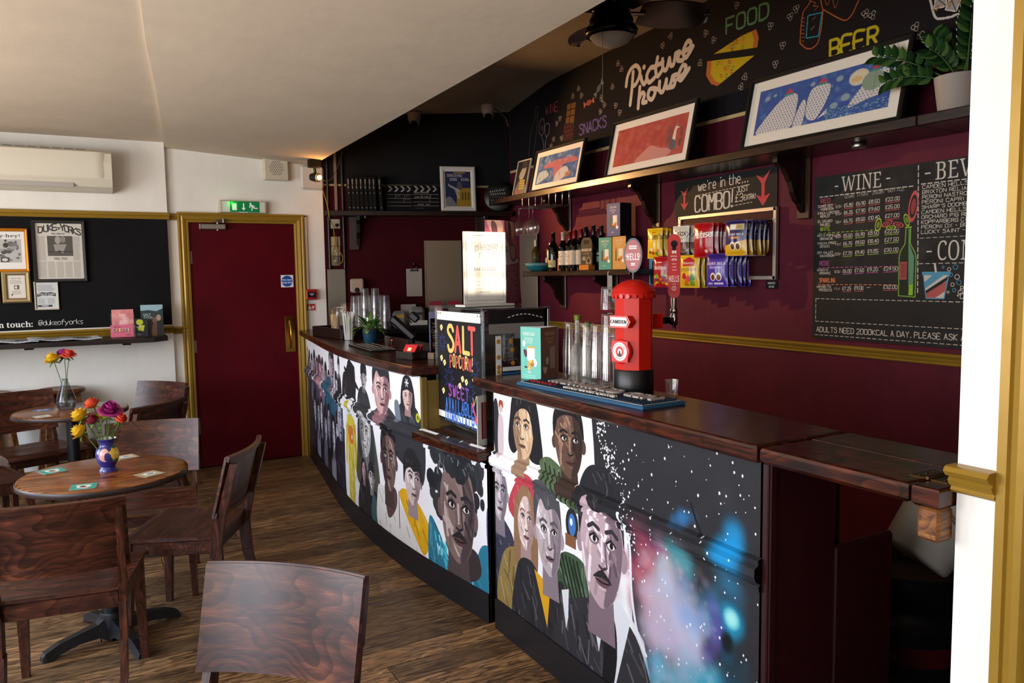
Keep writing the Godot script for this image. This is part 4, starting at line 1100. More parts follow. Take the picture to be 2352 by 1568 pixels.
	portrait(c, V.call(2.375, 0.625), 0.115, 0.135, {"skin": hx("a7a6a8"), "shade": hx("5a5a5e"), "lit": hx("dcdcdf"), "beard": hx("b5b4b3"), "style": "hood", "hair": hx("383a3c"), "turn": -0.25})
	coat(c, VV.call([2.22, 0.1, 2.24, 0.3, 2.36, 0.36, 2.5, 0.32, 2.6, 0.28, 2.64, 0.1]), hx("26262b"), 50)
	portrait(c, V.call(2.33, 0.395), 0.045, 0.06, {"skin": hx("b98f95"), "style": "long"}); portrait(c, V.call(2.475, 0.385), 0.055, 0.07, {"skin": hx("b4b1b5"), "style": "fringe", "specs": true})
	c.blobby(VV.call([2.47, 0.12, 2.48, 0.27, 2.54, 0.28, 2.56, 0.12]), hx("3c5a63"))
	c.blobby(VV.call([2.84, 0.62, 2.87, 0.76, 3.2, 0.78, 3.2, 0.5, 3.0, 0.55]), hx("34353b"))
	coat(c, VV.call([2.6, 0.1, 2.58, 0.34, 2.66, 0.38, 2.86, 0.36, 3.05, 0.25, 3.16, 0.13, 3.1, 0.05]), hx("d8d6d4"), 60)
	c.blobby(VV.call([2.70, 0.40, 2.86, 0.40, 2.86, 0.3, 2.74, 0.22]), hx("5a4441"))
	portrait(c, V.call(2.765, 0.545), 0.115, 0.165, {"skin": hx("6b5450"), "shade": hx("33292c"), "lit": hx("a08c88"), "style": "short", "hair": hx("1d1d20"), "turn": -0.1})
	c.line(VV.call([2.9, 0.40, 2.9, 0.2]), 0.008, K)
	coat(c, VV.call([2.92, 0.36, 2.93, 0.42, 3.02, 0.43, 3.16, 0.38, 3.27, 0.27, 3.2, 0.14, 3.1, 0.2]), hx("d6a21c"), 60)
	portrait(c, V.call(3.075, 0.50), 0.10, 0.125, {"skin": hx("c7b7b4"), "shade": hx("7b6a70"), "lit": hx("eee6e2"), "style": "fringe", "hair": hx("27262a"), "turn": 0.35})
	# large curly haired man in a blue top at the joint
	coat(c, VV.call([3.24, 0.13, 3.26, 0.36, 3.36, 0.30, 3.45, 0.20, 3.62, 0.16, 3.76, 0.34, 3.97, 0.30, 3.97, 0.05, 3.3, 0.05]), hx("2a7590"), 110)
	c.strokes(VV.call([3.28, 0.3, 3.4, 0.28, 3.66, 0.15, 3.9, 0.12, 3.9, 0.08, 3.4, 0.1]), [hx("48c7d8"), hx("a5e0e6"), hx("3fa6c0")], 110, 0.06, 0.012)
	c.blobby(VV.call([3.42, 0.28, 3.68, 0.30, 3.74, 0.2, 3.58, 0.14]), hx("3b3234"))
	portrait(c, V.call(3.53, 0.445), 0.165, 0.235, {"skin": hx("7d6864"), "shade": hx("3a3236"), "lit": hx("b9a7a3"), "style": "curly", "hair": hx("24272b"), "turn": 0.15, "tache": hx("2a2629")})
	coat(c, VV.call([3.84, 0.3, 3.82, 0.5, 3.9, 0.56, 3.97, 0.55, 3.97, 0.28]), hx("4e4d6b"), 30)
	return c.done()

func mural_near() -> Image:
	var c := Cv.new(self, V2(1.52, 0.95), 900, hx("e9e9ec"), V2(0, 0)); c.rg.seed = 9
	var V := func(s: float, y: float) -> Vector2: return V2(s, 1.06 - y)
	var VV := func(a: Array) -> Array:
		var q := []
		for k in range(0, a.size(), 2): q.append(V2(a[k], 1.06 - a[k + 1]))
		return q
	var K := hx("29292c")
	# night sky with drifting colour
	c.poly(VV.call([0.73, 1.07, 0.745, 0.95, 0.75, 0.88, 0.82, 0.83, 0.88, 0.79, 0.93, 0.69, 0.95, 0.55, 0.96, 0.41, 1.02, 0.36, 1.1, 0.05, 1.55, 0.05, 1.55, 1.07]), K)
	for k in 160: c.soft(V.call(c.rg.randf_range(0.85, 1.5), c.rg.randf_range(0.1, 1.05)), c.rg.randf_range(0.03, 0.10), hx("3f4046"), 0.10)
	var neb := [[1.0, 0.66, 0.10, "b04c66", 16], [1.0, 0.52, 0.08, "b8555c", 14], [1.03, 0.62, 0.06, "d2606a", 8], [1.08, 0.58, 0.09, "cda08e", 14], [1.1, 0.46, 0.12, "c3aec2", 26], [1.16, 0.64, 0.10, "9fb2b8", 18], [1.18, 0.52, 0.12, "b9bdd8", 24], [1.16, 0.38, 0.13, "c2b4cc", 26], [1.24, 0.44, 0.10, "b6c2e0", 16], [1.27, 0.58, 0.09, "7f9ed0", 14], [1.2, 0.70, 0.06, "2c8f9c", 12], [1.1, 0.71, 0.05, "8a3f6c", 10], [1.06, 0.3, 0.06, "4d9fc2", 14], [1.14, 0.24, 0.10, "6dc3dd", 22], [1.28, 0.33, 0.10, "4fb6d2", 20], [1.36, 0.28, 0.09, "2f8fae", 18], [1.36, 0.64, 0.09, "2c6f93", 16], [1.41, 0.44, 0.07, "1f4f68", 12]]
	for e in neb:
		for k in e[4]: c.soft(V.call(e[0] + c.rg.randf_range(-1, 1) * e[2] * 0.7, e[1] + c.rg.randf_range(-1, 1) * e[2] * 0.8), e[2] * c.rg.randf_range(0.5, 0.9), hx(e[3]), 0.28)
	for k in 14: c.soft(V.call(1.40 + c.rg.randf_range(-1, 1) * 0.045, 0.80 + c.rg.randf_range(-1, 1) * 0.05), 0.06, hx("1d8fce"), 0.4)
	for k in 10: c.soft(V.call(1.40 + c.rg.randf_range(-1, 1) * 0.02, 0.58 + c.rg.randf_range(-1, 1) * 0.04), 0.06, hx("1f86ac"), 0.4)
	for k in 6: c.soft(V.call(1.40, 0.585), 0.04, hx("9fe0d8"), 0.4)
	for k in 14: c.soft(V.call(1.325 + 0.03 * sin(k * 0.3), 0.60 - k * 0.013), 0.045, hx("5a4f9e"), 0.3)
	for k in 8: c.soft(V.call(1.385, 0.525 - k * 0.004), 0.032, hx("161a20"), 0.5)
	for k in 12: c.soft(V.call(1.20 + c.rg.randf_range(-1, 1) * 0.05, 0.815 + c.rg.randf_range(-1, 1) * 0.018), 0.035, hx("2f6fa6"), 0.35)
	c.outline(VV.call([1.235, 0.87, 1.26, 0.82, 1.285, 0.785]), 0.009, hx("17181c"))
	for k in 260: c.soft(V.call(c.rg.randf_range(1.0, 1.34), c.rg.randf_range(0.18, 0.68)), c.rg.randf_range(0.012, 0.035), [hx("c7bcd2"), hx("aab6d6"), hx("d3a9a8"), hx("8fb9d2"), hx("b7a0bd")][k % 5], 0.16)
	for k in 330:
		var x := 0.76 + 0.76 * pow(c.rg.randf(), 1.5); var y := c.rg.randf_range(0.16, 1.04)
		if x > 0.80 + maxf(0.0, 0.85 - y) * 0.45: c.ell(V.call(x, y), Vector2.ONE * c.rg.randf_range(0.0013, 0.0040) * V2(1, 1.3), hx("dfe3ea"))
	for k in 260:
		var t := c.rg.randf(); var p: Vector2 = V2(0.755, 1.03).lerp(V2(0.93, 0.66), t) + V2(absf(c.rg.randfn(0, 0.035)), c.rg.randfn(0, 0.02))
		c.ell(V.call(p.x, p.y), Vector2.ONE * c.rg.randf_range(0.0015, 0.0045), hx("e6e6ea"))
	# small dancer, woman with bobbed hair in red, man in a striped green scarf
	c.blobby(VV.call([0.01, 0.8, 0.0, 0.98, 0.03, 1.02, 0.05, 0.95, 0.05, 0.8]), hx("303036")); c.blobby(VV.call([0.04, 0.79, 0.045, 0.94, 0.07, 0.96, 0.09, 0.92, 0.085, 0.79]), hx("c6b3b8"))
	c.ell(V.call(0.067, 0.985), V2(0.016, 0.02), hx("c9aca6")); c.blobby(VV.call([0.05, 0.985, 0.055, 1.015, 0.085, 1.015, 0.088, 0.985, 0.07, 1.0]), hx("a5452f"))
	coat(c, VV.call([0.13, 0.56, 0.2, 0.71, 0.30, 0.76, 0.40, 0.73, 0.46, 0.6, 0.4, 0.5]), hx("b2404c"), 40)
	portrait(c, V.call(0.255, 0.925), 0.088, 0.118, {"skin": hx("c5a482"), "shade": hx("7b624f"), "lit": hx("e2cbae"), "style": "bob", "hair": hx("222124"), "turn": -0.2})
	coat(c, VV.call([0.38, 0.82, 0.46, 0.85, 0.6, 0.8, 0.66, 0.77, 0.64, 0.68, 0.5, 0.72, 0.42, 0.76]), hx("4e5f43"), 50)
	for k in 7: c.line([V.call(0.42 + k * 0.033, 0.82 - k * 0.005), V.call(0.45 + k * 0.033, 0.72 - k * 0.004)], 0.010, hx("232b22"))
	portrait(c, V.call(0.585, 0.93), 0.10, 0.125, {"skin": hx("5e4539"), "shade": hx("2c2220"), "lit": hx("9c7a66"), "style": "short", "hair": hx("1c1b1c"), "turn": 0.2, "rot": -0.05})
	# lower row: bald man, fair haired woman, man in a black jacket over yellow, big man in a suit
	coat(c, VV.call([-0.06, 0.1, -0.06, 0.5, 0.0, 0.52, 0.1, 0.5, 0.18, 0.4, 0.18, 0.1]), hx("3a3a4b"), 60)
	portrait(c, V.call(0.045, 0.615), 0.075, 0.115, {"skin": hx("aea3a8"), "shade": hx("635a66"), "lit": hx("d9d2d6"), "style": "bald", "turn": 0.1})
	coat(c, VV.call([0.03, 0.1, 0.06, 0.34, 0.18, 0.42, 0.34, 0.4, 0.36, 0.1]), hx("8a7444"), 70)
	portrait(c, V.call(0.265, 0.555), 0.072, 0.118, {"skin": hx("cbb3ae"), "shade": hx("8b6f70"), "lit": hx("eadfda"), "style": "long", "hair": hx("8a6a4f"), "turn": 0.15})
	coat(c, VV.call([0.49, 0.3, 0.51, 0.47, 0.58, 0.52, 0.7, 0.49, 0.72, 0.3]), hx("3f5540"), 40)
	for k in 6: c.line([V.call(0.51 + k * 0.025, 0.50), V.call(0.58 + k * 0.025, 0.34)], 0.010, hx("1e271e"))
	c.ell(V.call(0.605, 0.63), V2(0.042, 0.062), K); c.ell(V.call(0.605, 0.63), V2(0.024, 0.042), hx("3f6fae")); c.ell(V.call(0.60, 0.64), V2(0.009, 0.014), hx("dfe7ef")); c.rect(0.56, 0.47, 0.07, 0.045, hx("7b553a"))
	coat(c, VV.call([0.17, 0.05, 0.19, 0.34, 0.3, 0.40, 0.42, 0.33, 0.55, 0.38, 0.60, 0.05]), hx("2c2c30"), 80)
	c.poly(VV.call([0.33, 0.375, 0.45, 0.34, 0.425, 0.17]), hx("d39d24"))
	portrait(c, V.call(0.44, 0.545), 0.098, 0.155, {"skin": hx("b5a7ab"), "shade": hx("6a5e67"), "lit": hx("e6e0e2"), "style": "quiff", "hair": hx("4a4a4e"), "turn": 0.1, "rot": -0.06})
	coat(c, VV.call([0.50, 0.05, 0.53, 0.30, 0.62, 0.36, 0.75, 0.40, 0.95, 0.38, 1.06, 0.22, 1.1, 0.05]), hx("313136"), 110)
	c.poly(VV.call([0.70, 0.45, 0.77, 0.22, 0.80, 0.36, 0.86, 0.12, 0.95, 0.40, 0.90, 0.44]), hx("d5d8de")); c.blobby(VV.call([0.79, 0.37, 0.86, 0.37, 0.875, 0.24, 0.84, 0.1, 0.79, 0.12, 0.80, 0.24]), hx("1c1c1f"))
	c.poly(VV.call([0.53, 0.36, 0.58, 0.38, 0.575, 0.27, 0.56, 0.22]), hx("d6d9de"))
	portrait(c, V.call(0.785, 0.60), 0.132, 0.205, {"skin": hx("b49ca3"), "shade": hx("5c4c58"), "lit": hx("e4d9dc"), "style": "quiff", "hair": hx("26262a"), "turn": 0.12, "tache": hx("2a282b")})
	c.outline(VV.call([0.915, 0.76, 0.945, 0.65, 0.955, 0.5, 0.985, 0.38, 1.03, 0.32]), 0.012, hx("d9dde6"))
	return c.done()

func along(s: float) -> Vector2:
	var left := s
	for k in front.size() - 1:
		var d: float = front[k].distance_to(front[k + 1])
		if left <= d or k == front.size() - 2: return front[k].lerp(front[k + 1], left / d)
		left -= d
	return front[-1]

func front_at(s: float, outwards: float) -> Vector2:
	# smoothed plan of the curved front
	var p := Vector2.ZERO
	for k in 5: p += along(clampf(s + (k - 2) * 0.09, 0.0, flen)) / 5.0
	var q := along(clampf(s + 0.15, 0, flen)) - along(clampf(s - 0.15, 0, flen))
	return p + V2(-q.y, q.x).normalized() * -outwards * -1.0

var flen := 0.0
func build_bar() -> void:
	for k in front.size() - 1: flen += front[k].distance_to(front[k + 1])
	var mf := pic(mural_far(), 0.42); var mn := pic(mural_near(), 0.42); mf.metallic_specular = 0.3; mn.metallic_specular = 0.3
	var bar := thing("bar_counter", "curved bar counter front with painted mural of faces and night sky over a black kickboard", "bar counter")
	var s_step := 0.0
	for k in 7: s_step += front[k].distance_to(front[k + 1])
	var P := func(s: float, y: float, o: float) -> Vector3:
		var p := front_at(s, o); return V3(p.x, y, p.y)
	var uvr := func(s0: float, s1: float, y0: float, y1: float) -> Rect2: return Rect2(s0 / 3.96, (1.06 - y1) / 0.95, (s1 - s0) / 3.96, (y1 - y0) / 0.95)
	var uvn := func(z0: float, z1: float, y0: float, y1: float) -> Rect2: return Rect2((z0 + 2.93) / 1.52, (1.06 - y1) / 0.95, (z1 - z0) / 1.52, (y1 - y0) / 0.95)
	var prof := [[0.0, 0.698], [0.011, 0.702], [0.012, 0.716], [0.005, 0.721], [0.022, 0.730], [0.029, 0.745], [0.028, 0.766], [0.014, 0.775], [0.016, 0.787], [0.0, 0.792]]
	var w := MB.new(); w.sheet(60, 1, func(u, t): return P.call(u * (flen - 0.002), 0.135 + t * 0.563, 0.0), false, uvr.call(0.0, flen, 0.135, 0.698)); put("lower_mural_panel", w, mf, bar)
	w = MB.new(); w.sheet(50, 1, func(u, t): return P.call(u * s_step, 0.79 + t * 0.258, 0.0), false, uvr.call(0.0, s_step, 0.79, 1.048)); put("upper_mural_panel", w, mf, bar)
	w = MB.new()
	for k in prof.size() - 1:
		var a: Array = prof[k]; var b: Array = prof[k + 1]
		w.sheet(60, 1, func(u, t): return P.call(u * (flen - 0.002), lerpf(a[1], b[1], t), lerpf(a[0], b[0], t)), false, uvr.call(0.0, flen, a[1], b[1]))
	put("mural_moulding", w, mf, bar)
	w = MB.new(); w.sheet(60, 1, func(u, t): return P.call(u * flen, t * 0.137, 0.004), false); put("kickboard", w, H("15151a", 0.45), bar)
	w = MB.new(); w.quad(V3(1.53, 0.135, -2.926), V3(1.53, 0.135, -1.43), V3(1.53, 0.698, -1.43), V3(1.53, 0.698, -2.926), uvn.call(-2.926, -1.43, 0.135, 0.698)); put("lower_mural_panel", w, mn, bar)
	w = MB.new(); w.quad(V3(1.53, 0.79, -2.926), V3(1.53, 0.79, -1.43), V3(1.53, 1.052, -1.43), V3(1.53, 1.052, -2.926), uvn.call(-2.926, -1.43, 0.79, 1.052)); put("upper_mural_panel", w, mn, bar)
	w = MB.new()
	for k in prof.size() - 1:
		var a: Array = prof[k]; var b: Array = prof[k + 1]
		w.quad(V3(1.53 - a[0], a[1], -2.926), V3(1.53 - a[0], a[1], -1.422), V3(1.53 - b[0], b[1], -1.422), V3(1.53 - b[0], b[1], -2.926), uvn.call(-2.926, -1.422, a[1], b[1]))
	put("mural_moulding", w, mn, bar)
	w = MB.new(); w.box(V3(1.528, 0.068, -2.18), V3(0.012, 0.137, 1.50)); put("kickboard", w, H("15151a", 0.45), bar)
	w = MB.new(); w.box(V3(1.532, 0.59, -2.928), V3(0.012, 0.92, 0.005)); put("panel_joint", w, H("0d0d0f"), bar)
	# carcass behind, stepped end, near end panels
	w = MB.new()
	for k in 40:
		var s0 := flen * k / 40.0; var s1 := flen * (k + 1) / 40.0; var top := 1.05 if s1 < s_step + 0.05 else 0.74
		var a := front_at(s0, -0.012); var b := front_at(s1, -0.012)
		var A := V3(a.x, 0, a.y); var B := V3(b.x, 0, b.y); var U := V3(0, top, 0)
		w.quad(A, B, B + U, A + U); w.quad(B + V3(0.25, 0, 0), A + V3(0.25, 0, 0), A + V3(0.25, 0, 0) + U, B + V3(0.25, 0, 0) + U)
	w.box(V3(1.70, 0.52, -2.18), V3(0.32, 1.04, 1.47))
	put("carcass", w, H("241618", 0.8), bar)
	w = MB.new(); w.box(V3(1.72, 0.905, -3.552), V3(0.53, 0.245, 0.02)); w.box(V3(1.468, 0.915, -3.55), V3(0.03, 0.262, 0.024), 0.002)
	put("end_board", w, H("6f5a2a", 0.5), bar)
	w = MB.new(); w.box(V3(1.663, 0.523, -1.416), V3(0.264, 1.046, 0.02), 0.003); w.box(V3(1.923, 0.39, -1.416), V3(0.256, 0.78, 0.02), 0.008); w.box(V3(1.548, 0.523, -1.404), V3(0.022, 1.046, 0.006), 0.002)
	put("end_panel", w, paint(Color(0.17, 0.035, 0.055), 0.4, 14, 0.03), bar)
	# worktops
	var wt := thing("worktop", "long curved worn wooden bar top at the far end of the counter", "worktop")
	w = MB.new(); var poly := PackedVector2Array()
	for k in 41:
		var p := front_at(minf(s_step + 0.012, (s_step + 0.012) * k / 40.0), 0.055); poly.append(p)
	poly.append(V2(2.02, -3.548)); poly.append(V2(2.04, -6.70)); poly.append(V2(1.72, -6.755))
	rounded_top(w, poly, 1.052, 1.10, 0.008); put("top", w, bar_wood, wt)
	wt = thing("worktop", "low wooden ledge under the acrylic case between the two bar tops", "worktop")
	w = MB.new(); rounded_top(w, PackedVector2Array([V2(1.395, -3.54), V2(1.415, -3.25), V2(1.455, -2.935), V2(2.0, -2.935), V2(2.0, -3.54)]), 0.742, 0.787, 0.008); put("top", w, bar_wood, wt)
	wt = thing("worktop", "straight glossy wooden bar top carrying the beer font and drip mat", "worktop")
	w = MB.new(); rounded_top(w, PackedVector2Array([V2(1.492, -3.045), V2(1.487, -1.404), V2(1.823, -1.404), V2(1.88, -2.0), V2(1.905, -3.045)]), 1.052, 1.10, 0.010); put("top", w, bar_wood, wt)
	var fl := thing("counter_flap", "hinged wooden counter flap between the bar top and the white pier", "counter flap")
	w = MB.new(); rounded_top(w, PackedVector2Array([V2(1.487, -1.394), V2(1.488, -0.99), V2(1.678, -0.99), V2(1.676, -1.394)]), 1.055, 1.098, 0.010); put("leaf", w, bar_wood, fl)
	w = MB.new(); rounded_top(w, PackedVector2Array([V2(1.6785, -1.394), V2(1.6805, -0.99), V2(1.83, -0.99), V2(1.823, -1.394)]), 1.055, 1.098, 0.003); put("leaf", w, bar_wood, fl)
	w = MB.new(); rounded_top(w, PackedVector2Array([V2(1.488, -0.984), V2(1.489, -0.925), V2(1.83, -0.925), V2(1.83, -0.984)]), 1.055, 1.098, 0.006); put("fixed_end", w, bar_wood, fl)
	w = MB.new(); w.box(V3(1.52, 1.02, -0.952), V3(0.05, 0.07, 0.05), 0.006); put("support_block", w, oak, fl)
	w = MB.new(); w.box(V3(1.585, 1.099, -1.01), V3(0.075, 0.003, 0.04), 0.001); w.box(V3(1.585, 1.099, -0.963), V3(0.075, 0.003, 0.04), 0.001); w.tube([V3(1.545, 1.101, -0.987), V3(1.625, 1.101, -0.987)], 0.004, 8)
	for k in 6: w.ball(V3(1.56 + 0.025 * (k % 3), 1.1008, -1.014 if k < 3 else -0.958), V3(0.004, 0.0015, 0.004), 8, 4)
	put("hinge", w, M(Color(0.35, 0.26, 0.14), 0.35, 1.0), fl)
	# under the flap: keg and a tilted bucket on it
	var kg := thing("beer_keg", "dark steel beer keg under the counter flap", "keg", V3(2.44, 0, -1.62))
	w = MB.new(); w.lathe([V2(0.0, 0.0), V2(0.19, 0.0), V2(0.2, 0.02), V2(0.2, 0.09), V2(0.185, 0.11), V2(0.19, 0.17), V2(0.205, 0.18), V2(0.205, 0.20), V2(0.19, 0.21), V2(0.19, 0.36), V2(0.205, 0.37), V2(0.205, 0.39), V2(0.19, 0.40), V2(0.185, 0.44), V2(0.2, 0.46), V2(0.2, 0.54), V2(0.19, 0.545), V2(0.185, 0.52), V2(0.17, 0.50), V2(0, 0.51)], 36)
	put("body", w, M(Color(0.10, 0.095, 0.095), 0.42, 0.7), kg)
	w = MB.new(); w.lathe([V2(0.1905, 0.255), V2(0.1915, 0.26), V2(0.1915, 0.315), V2(0.1905, 0.32)], 36); put("red_band", w, M(Color(0.22, 0.03, 0.04), 0.5), kg)
	w = MB.new()
	var TL := ["0", "1", "1", "0"]
	for k in 9: w.box(V3(-0.192 * cos(0.3 - k * 0.07), 0.29, 0.192 * sin(0.3 - k * 0.07) + 0.03), V3(0.004, [0.02, 0.016, 0.022][k % 3], 0.008))
	put("lettering", w, H("4a4044"), kg)
	var bk := thing("bucket", "off-white plastic bucket lying tilted on the dark keg", "bucket", V3(2.40, 0.70, -1.52))
	bk.basis = Basis(V3(0.75, -0.62, 0.25).normalized(), V3(0.58, 0.78, 0.22).normalized(), V3(0.75, -0.62, 0.25).normalized().cross(V3(0.58, 0.78, 0.22).normalized())).orthonormalized()
	w = MB.new(); w.lathe([V2(0.0, -0.14), V2(0.10, -0.14), V2(0.108, -0.13), V2(0.135, 0.13), V2(0.145, 0.132), V2(0.145, 0.15), V2(0.132, 0.15), V2(0.104, -0.125), V2(0.0, -0.13)], 32); put("tub", w, H("8b857b", 0.5), bk)
	var hp := []
	for k in 15: hp.append(V3(0.146 * cos(PI * k / 14.0), 0.10 - 0.11 * sin(PI * k / 14.0), 0.146 * sin(PI * k / 14.0)))
	w = MB.new(); w.tube(hp, 0.003, 6); put("handle", w, M(Color(0.4, 0.4, 0.4), 0.4, 0.8), bk)
	bk.position = V3(2.42, 0.715, -1.50)

func rounded_top(w: MB, poly: PackedVector2Array, y0: float, y1: float, r: float) -> void:
	# plan polygon (x, z) raised into a slab whose edges are eased
	var p := poly
	if Geometry2D.is_polygon_clockwise(p): p = p.duplicate(); p.reverse()
	var rings := [[-r, y0], [0.0, y0 + r], [0.0, y1 - r], [-r * 0.3, y1 - r * 0.3], [-r, y1]]
	var cols := []
	for e in rings:
		var q := []
		for k in p.size():
			var a := p[(k - 1 + p.size()) % p.size()]; var b := p[k]; var c := p[(k + 1) % p.size()]
			var n0 := V2((b - a).y, -(b - a).x).normalized(); var n1 := V2((c - b).y, -(c - b).x).normalized()
			var m := (n0 + n1).normalized(); var o: Vector2 = b + m * float(e[0]) / maxf(0.4, m.dot(n0))
			q.append(V3(o.x, e[1], o.y))
		cols.append(q)
	for j in rings.size() - 1:
		for k in p.size():
			var l := (k + 1) % p.size()
			w.quad(cols[j][l], cols[j][k], cols[j + 1][k], cols[j + 1][l])
	var tri := Geometry2D.triangulate_polygon(p)
	for e in [0, rings.size() - 1]:
		var nn := Vector3.UP if e > 0 else Vector3.DOWN; var i := w.v.size()
		for q in cols[e]: w.vert(q, nn, V2(q.x, q.z))
		for k in range(0, tri.size(), 3): w.tri_n(i + tri[k], i + tri[k + 1], i + tri[k + 2], nn)

# ------------------------------------------------------------------ tables and chairs
func make_chair() -> Node3D:
	# local +z is the way the sitter faces
	var t := thing("dining_chair", "", "chair", Vector3.ZERO, 0.0, "dark cafe chairs with curved plywood backs")
	var seat := func(u: float, w: float) -> Vector3:
		var z := 0.215 - w * 0.42; var hw := lerpf(0.243, 0.205, w)
		var dip := 0.010 * sin(PI * clampf((1 - w) * 1.1, 0, 1)) * (1.0 - pow(absf(u * 2 - 1), 3.0))
		return V3((u * 2 - 1) * hw, 0.452 - dip - 0.022 * pow(maxf(0.0, 0.16 - w) / 0.16, 2.0) * 1.0, z)
	var b := MB.new(); b.slab(14, 14, func(u, w): return seat.call(1.0 - u, w) if false else seat.call(u, w), 0.014)
	put("seat", b, chair_wood, t)
	var f := MB.new()
	f.box(V3(0, 0.402, 0.175), V3(0.40, 0.06, 0.022), 0.003); f.box(V3(0, 0.402, -0.185), V3(0.36, 0.06, 0.022), 0.003)
	for s in [-1.0, 1.0]: f.box(V3(s * 0.198, 0.402, 0.0), V3(0.022, 0.062, 0.37), 0.003, Basis(Vector3.UP, s * 0.085))
	put("seat_frame", f, chair_wood, t)
	for s in [-1.0, 1.0]:
		f = MB.new(); taper(f, V3(s * 0.205, 0.436, 0.165), V3(s * 0.212, 0.0, 0.180), V2(0.044, 0.044), V2(0.026, 0.026)); put("leg", f, chair_wood_up, t)
	for s in [-1.0, 1.0]:
		f = MB.new()
		var pts := [[0.0, -0.285, 0.028], [0.12, -0.238, 0.036], [0.26, -0.208, 0.046], [0.40, -0.198, 0.052], [0.47, -0.212, 0.048], [0.535, -0.232, 0.036], [0.62, -0.256, 0.034], [0.765, -0.296, 0.030]]
		for k in pts.size() - 1:
			var p: Array = pts[k]; var q: Array = pts[k + 1]
			var x0: float = s * (0.186 + 0.0035 * k)
			leg_piece(f, x0, p, q, 0.024)
		put("leg", f, chair_wood_up, t)
	var back := func(u: float, w: float) -> Vector3:
		var x := (u * 2 - 1); var hw := 0.222 + 0.004 * w
		return V3(x * hw, 0.535 + w * 0.262, -0.212 - w * 0.068 - 0.036 * (1.0 - x * x) + 0.016)
	b = MB.new(); b.slab(18, 8, back, 0.012)
	put("backrest", b, chair_wood, t)
	b = MB.new()
	b.slab(18, 1, func(u, w): return back.call(u, 0.93 + 0.085 * w) - V3(0, 0, 0.006), 0.017)
	put("top_rail", b, chair_wood, t)
	b = MB.new(); b.slab(18, 1, func(u, w): return back.call(u, 0.0 + 0.09 * w) - V3(0, 0, 0.008), 0.014)
	put("bottom_rail", b, chair_wood, t)
	return t

func taper(m: MB, a: Vector3, b: Vector3, sa: Vector2, sb: Vector2) -> void:
	var ca := []; var cb := []
	for k in [[-1, -1], [1, -1], [1, 1], [-1, 1]]:
		ca.append(a + V3(k[0] * sa.x / 2, 0, k[1] * sa.y / 2)); cb.append(b + V3(k[0] * sb.x / 2, 0, k[1] * sb.y / 2))
	var mid := (a + b) / 2
	m.face(ca, mid); m.face(cb, mid)
	for k in 4: m.face([cb[k], cb[(k + 1) % 4], ca[(k + 1) % 4], ca[k]], mid)

func leg_piece(m: MB, x: float, p: Array, q: Array, th: float) -> void:
	var mid := V3(x, (p[0] + q[0]) / 2, (p[1] + q[1]) / 2)
	var c := []
	for e in [p, q]:
		for k in [[-1, -1], [1, -1], [1, 1], [-1, 1]]: c.append(V3(x + k[0] * th / 2, e[0], e[1] + k[1] * e[2] / 2))
	m.face([c[0], c[1], c[2], c[3]], mid); m.face([c[4], c[5], c[6], c[7]], mid)
	for k in 4: m.face([c[k], c[(k + 1) % 4], c[4 + (k + 1) % 4], c[4 + k]], mid)

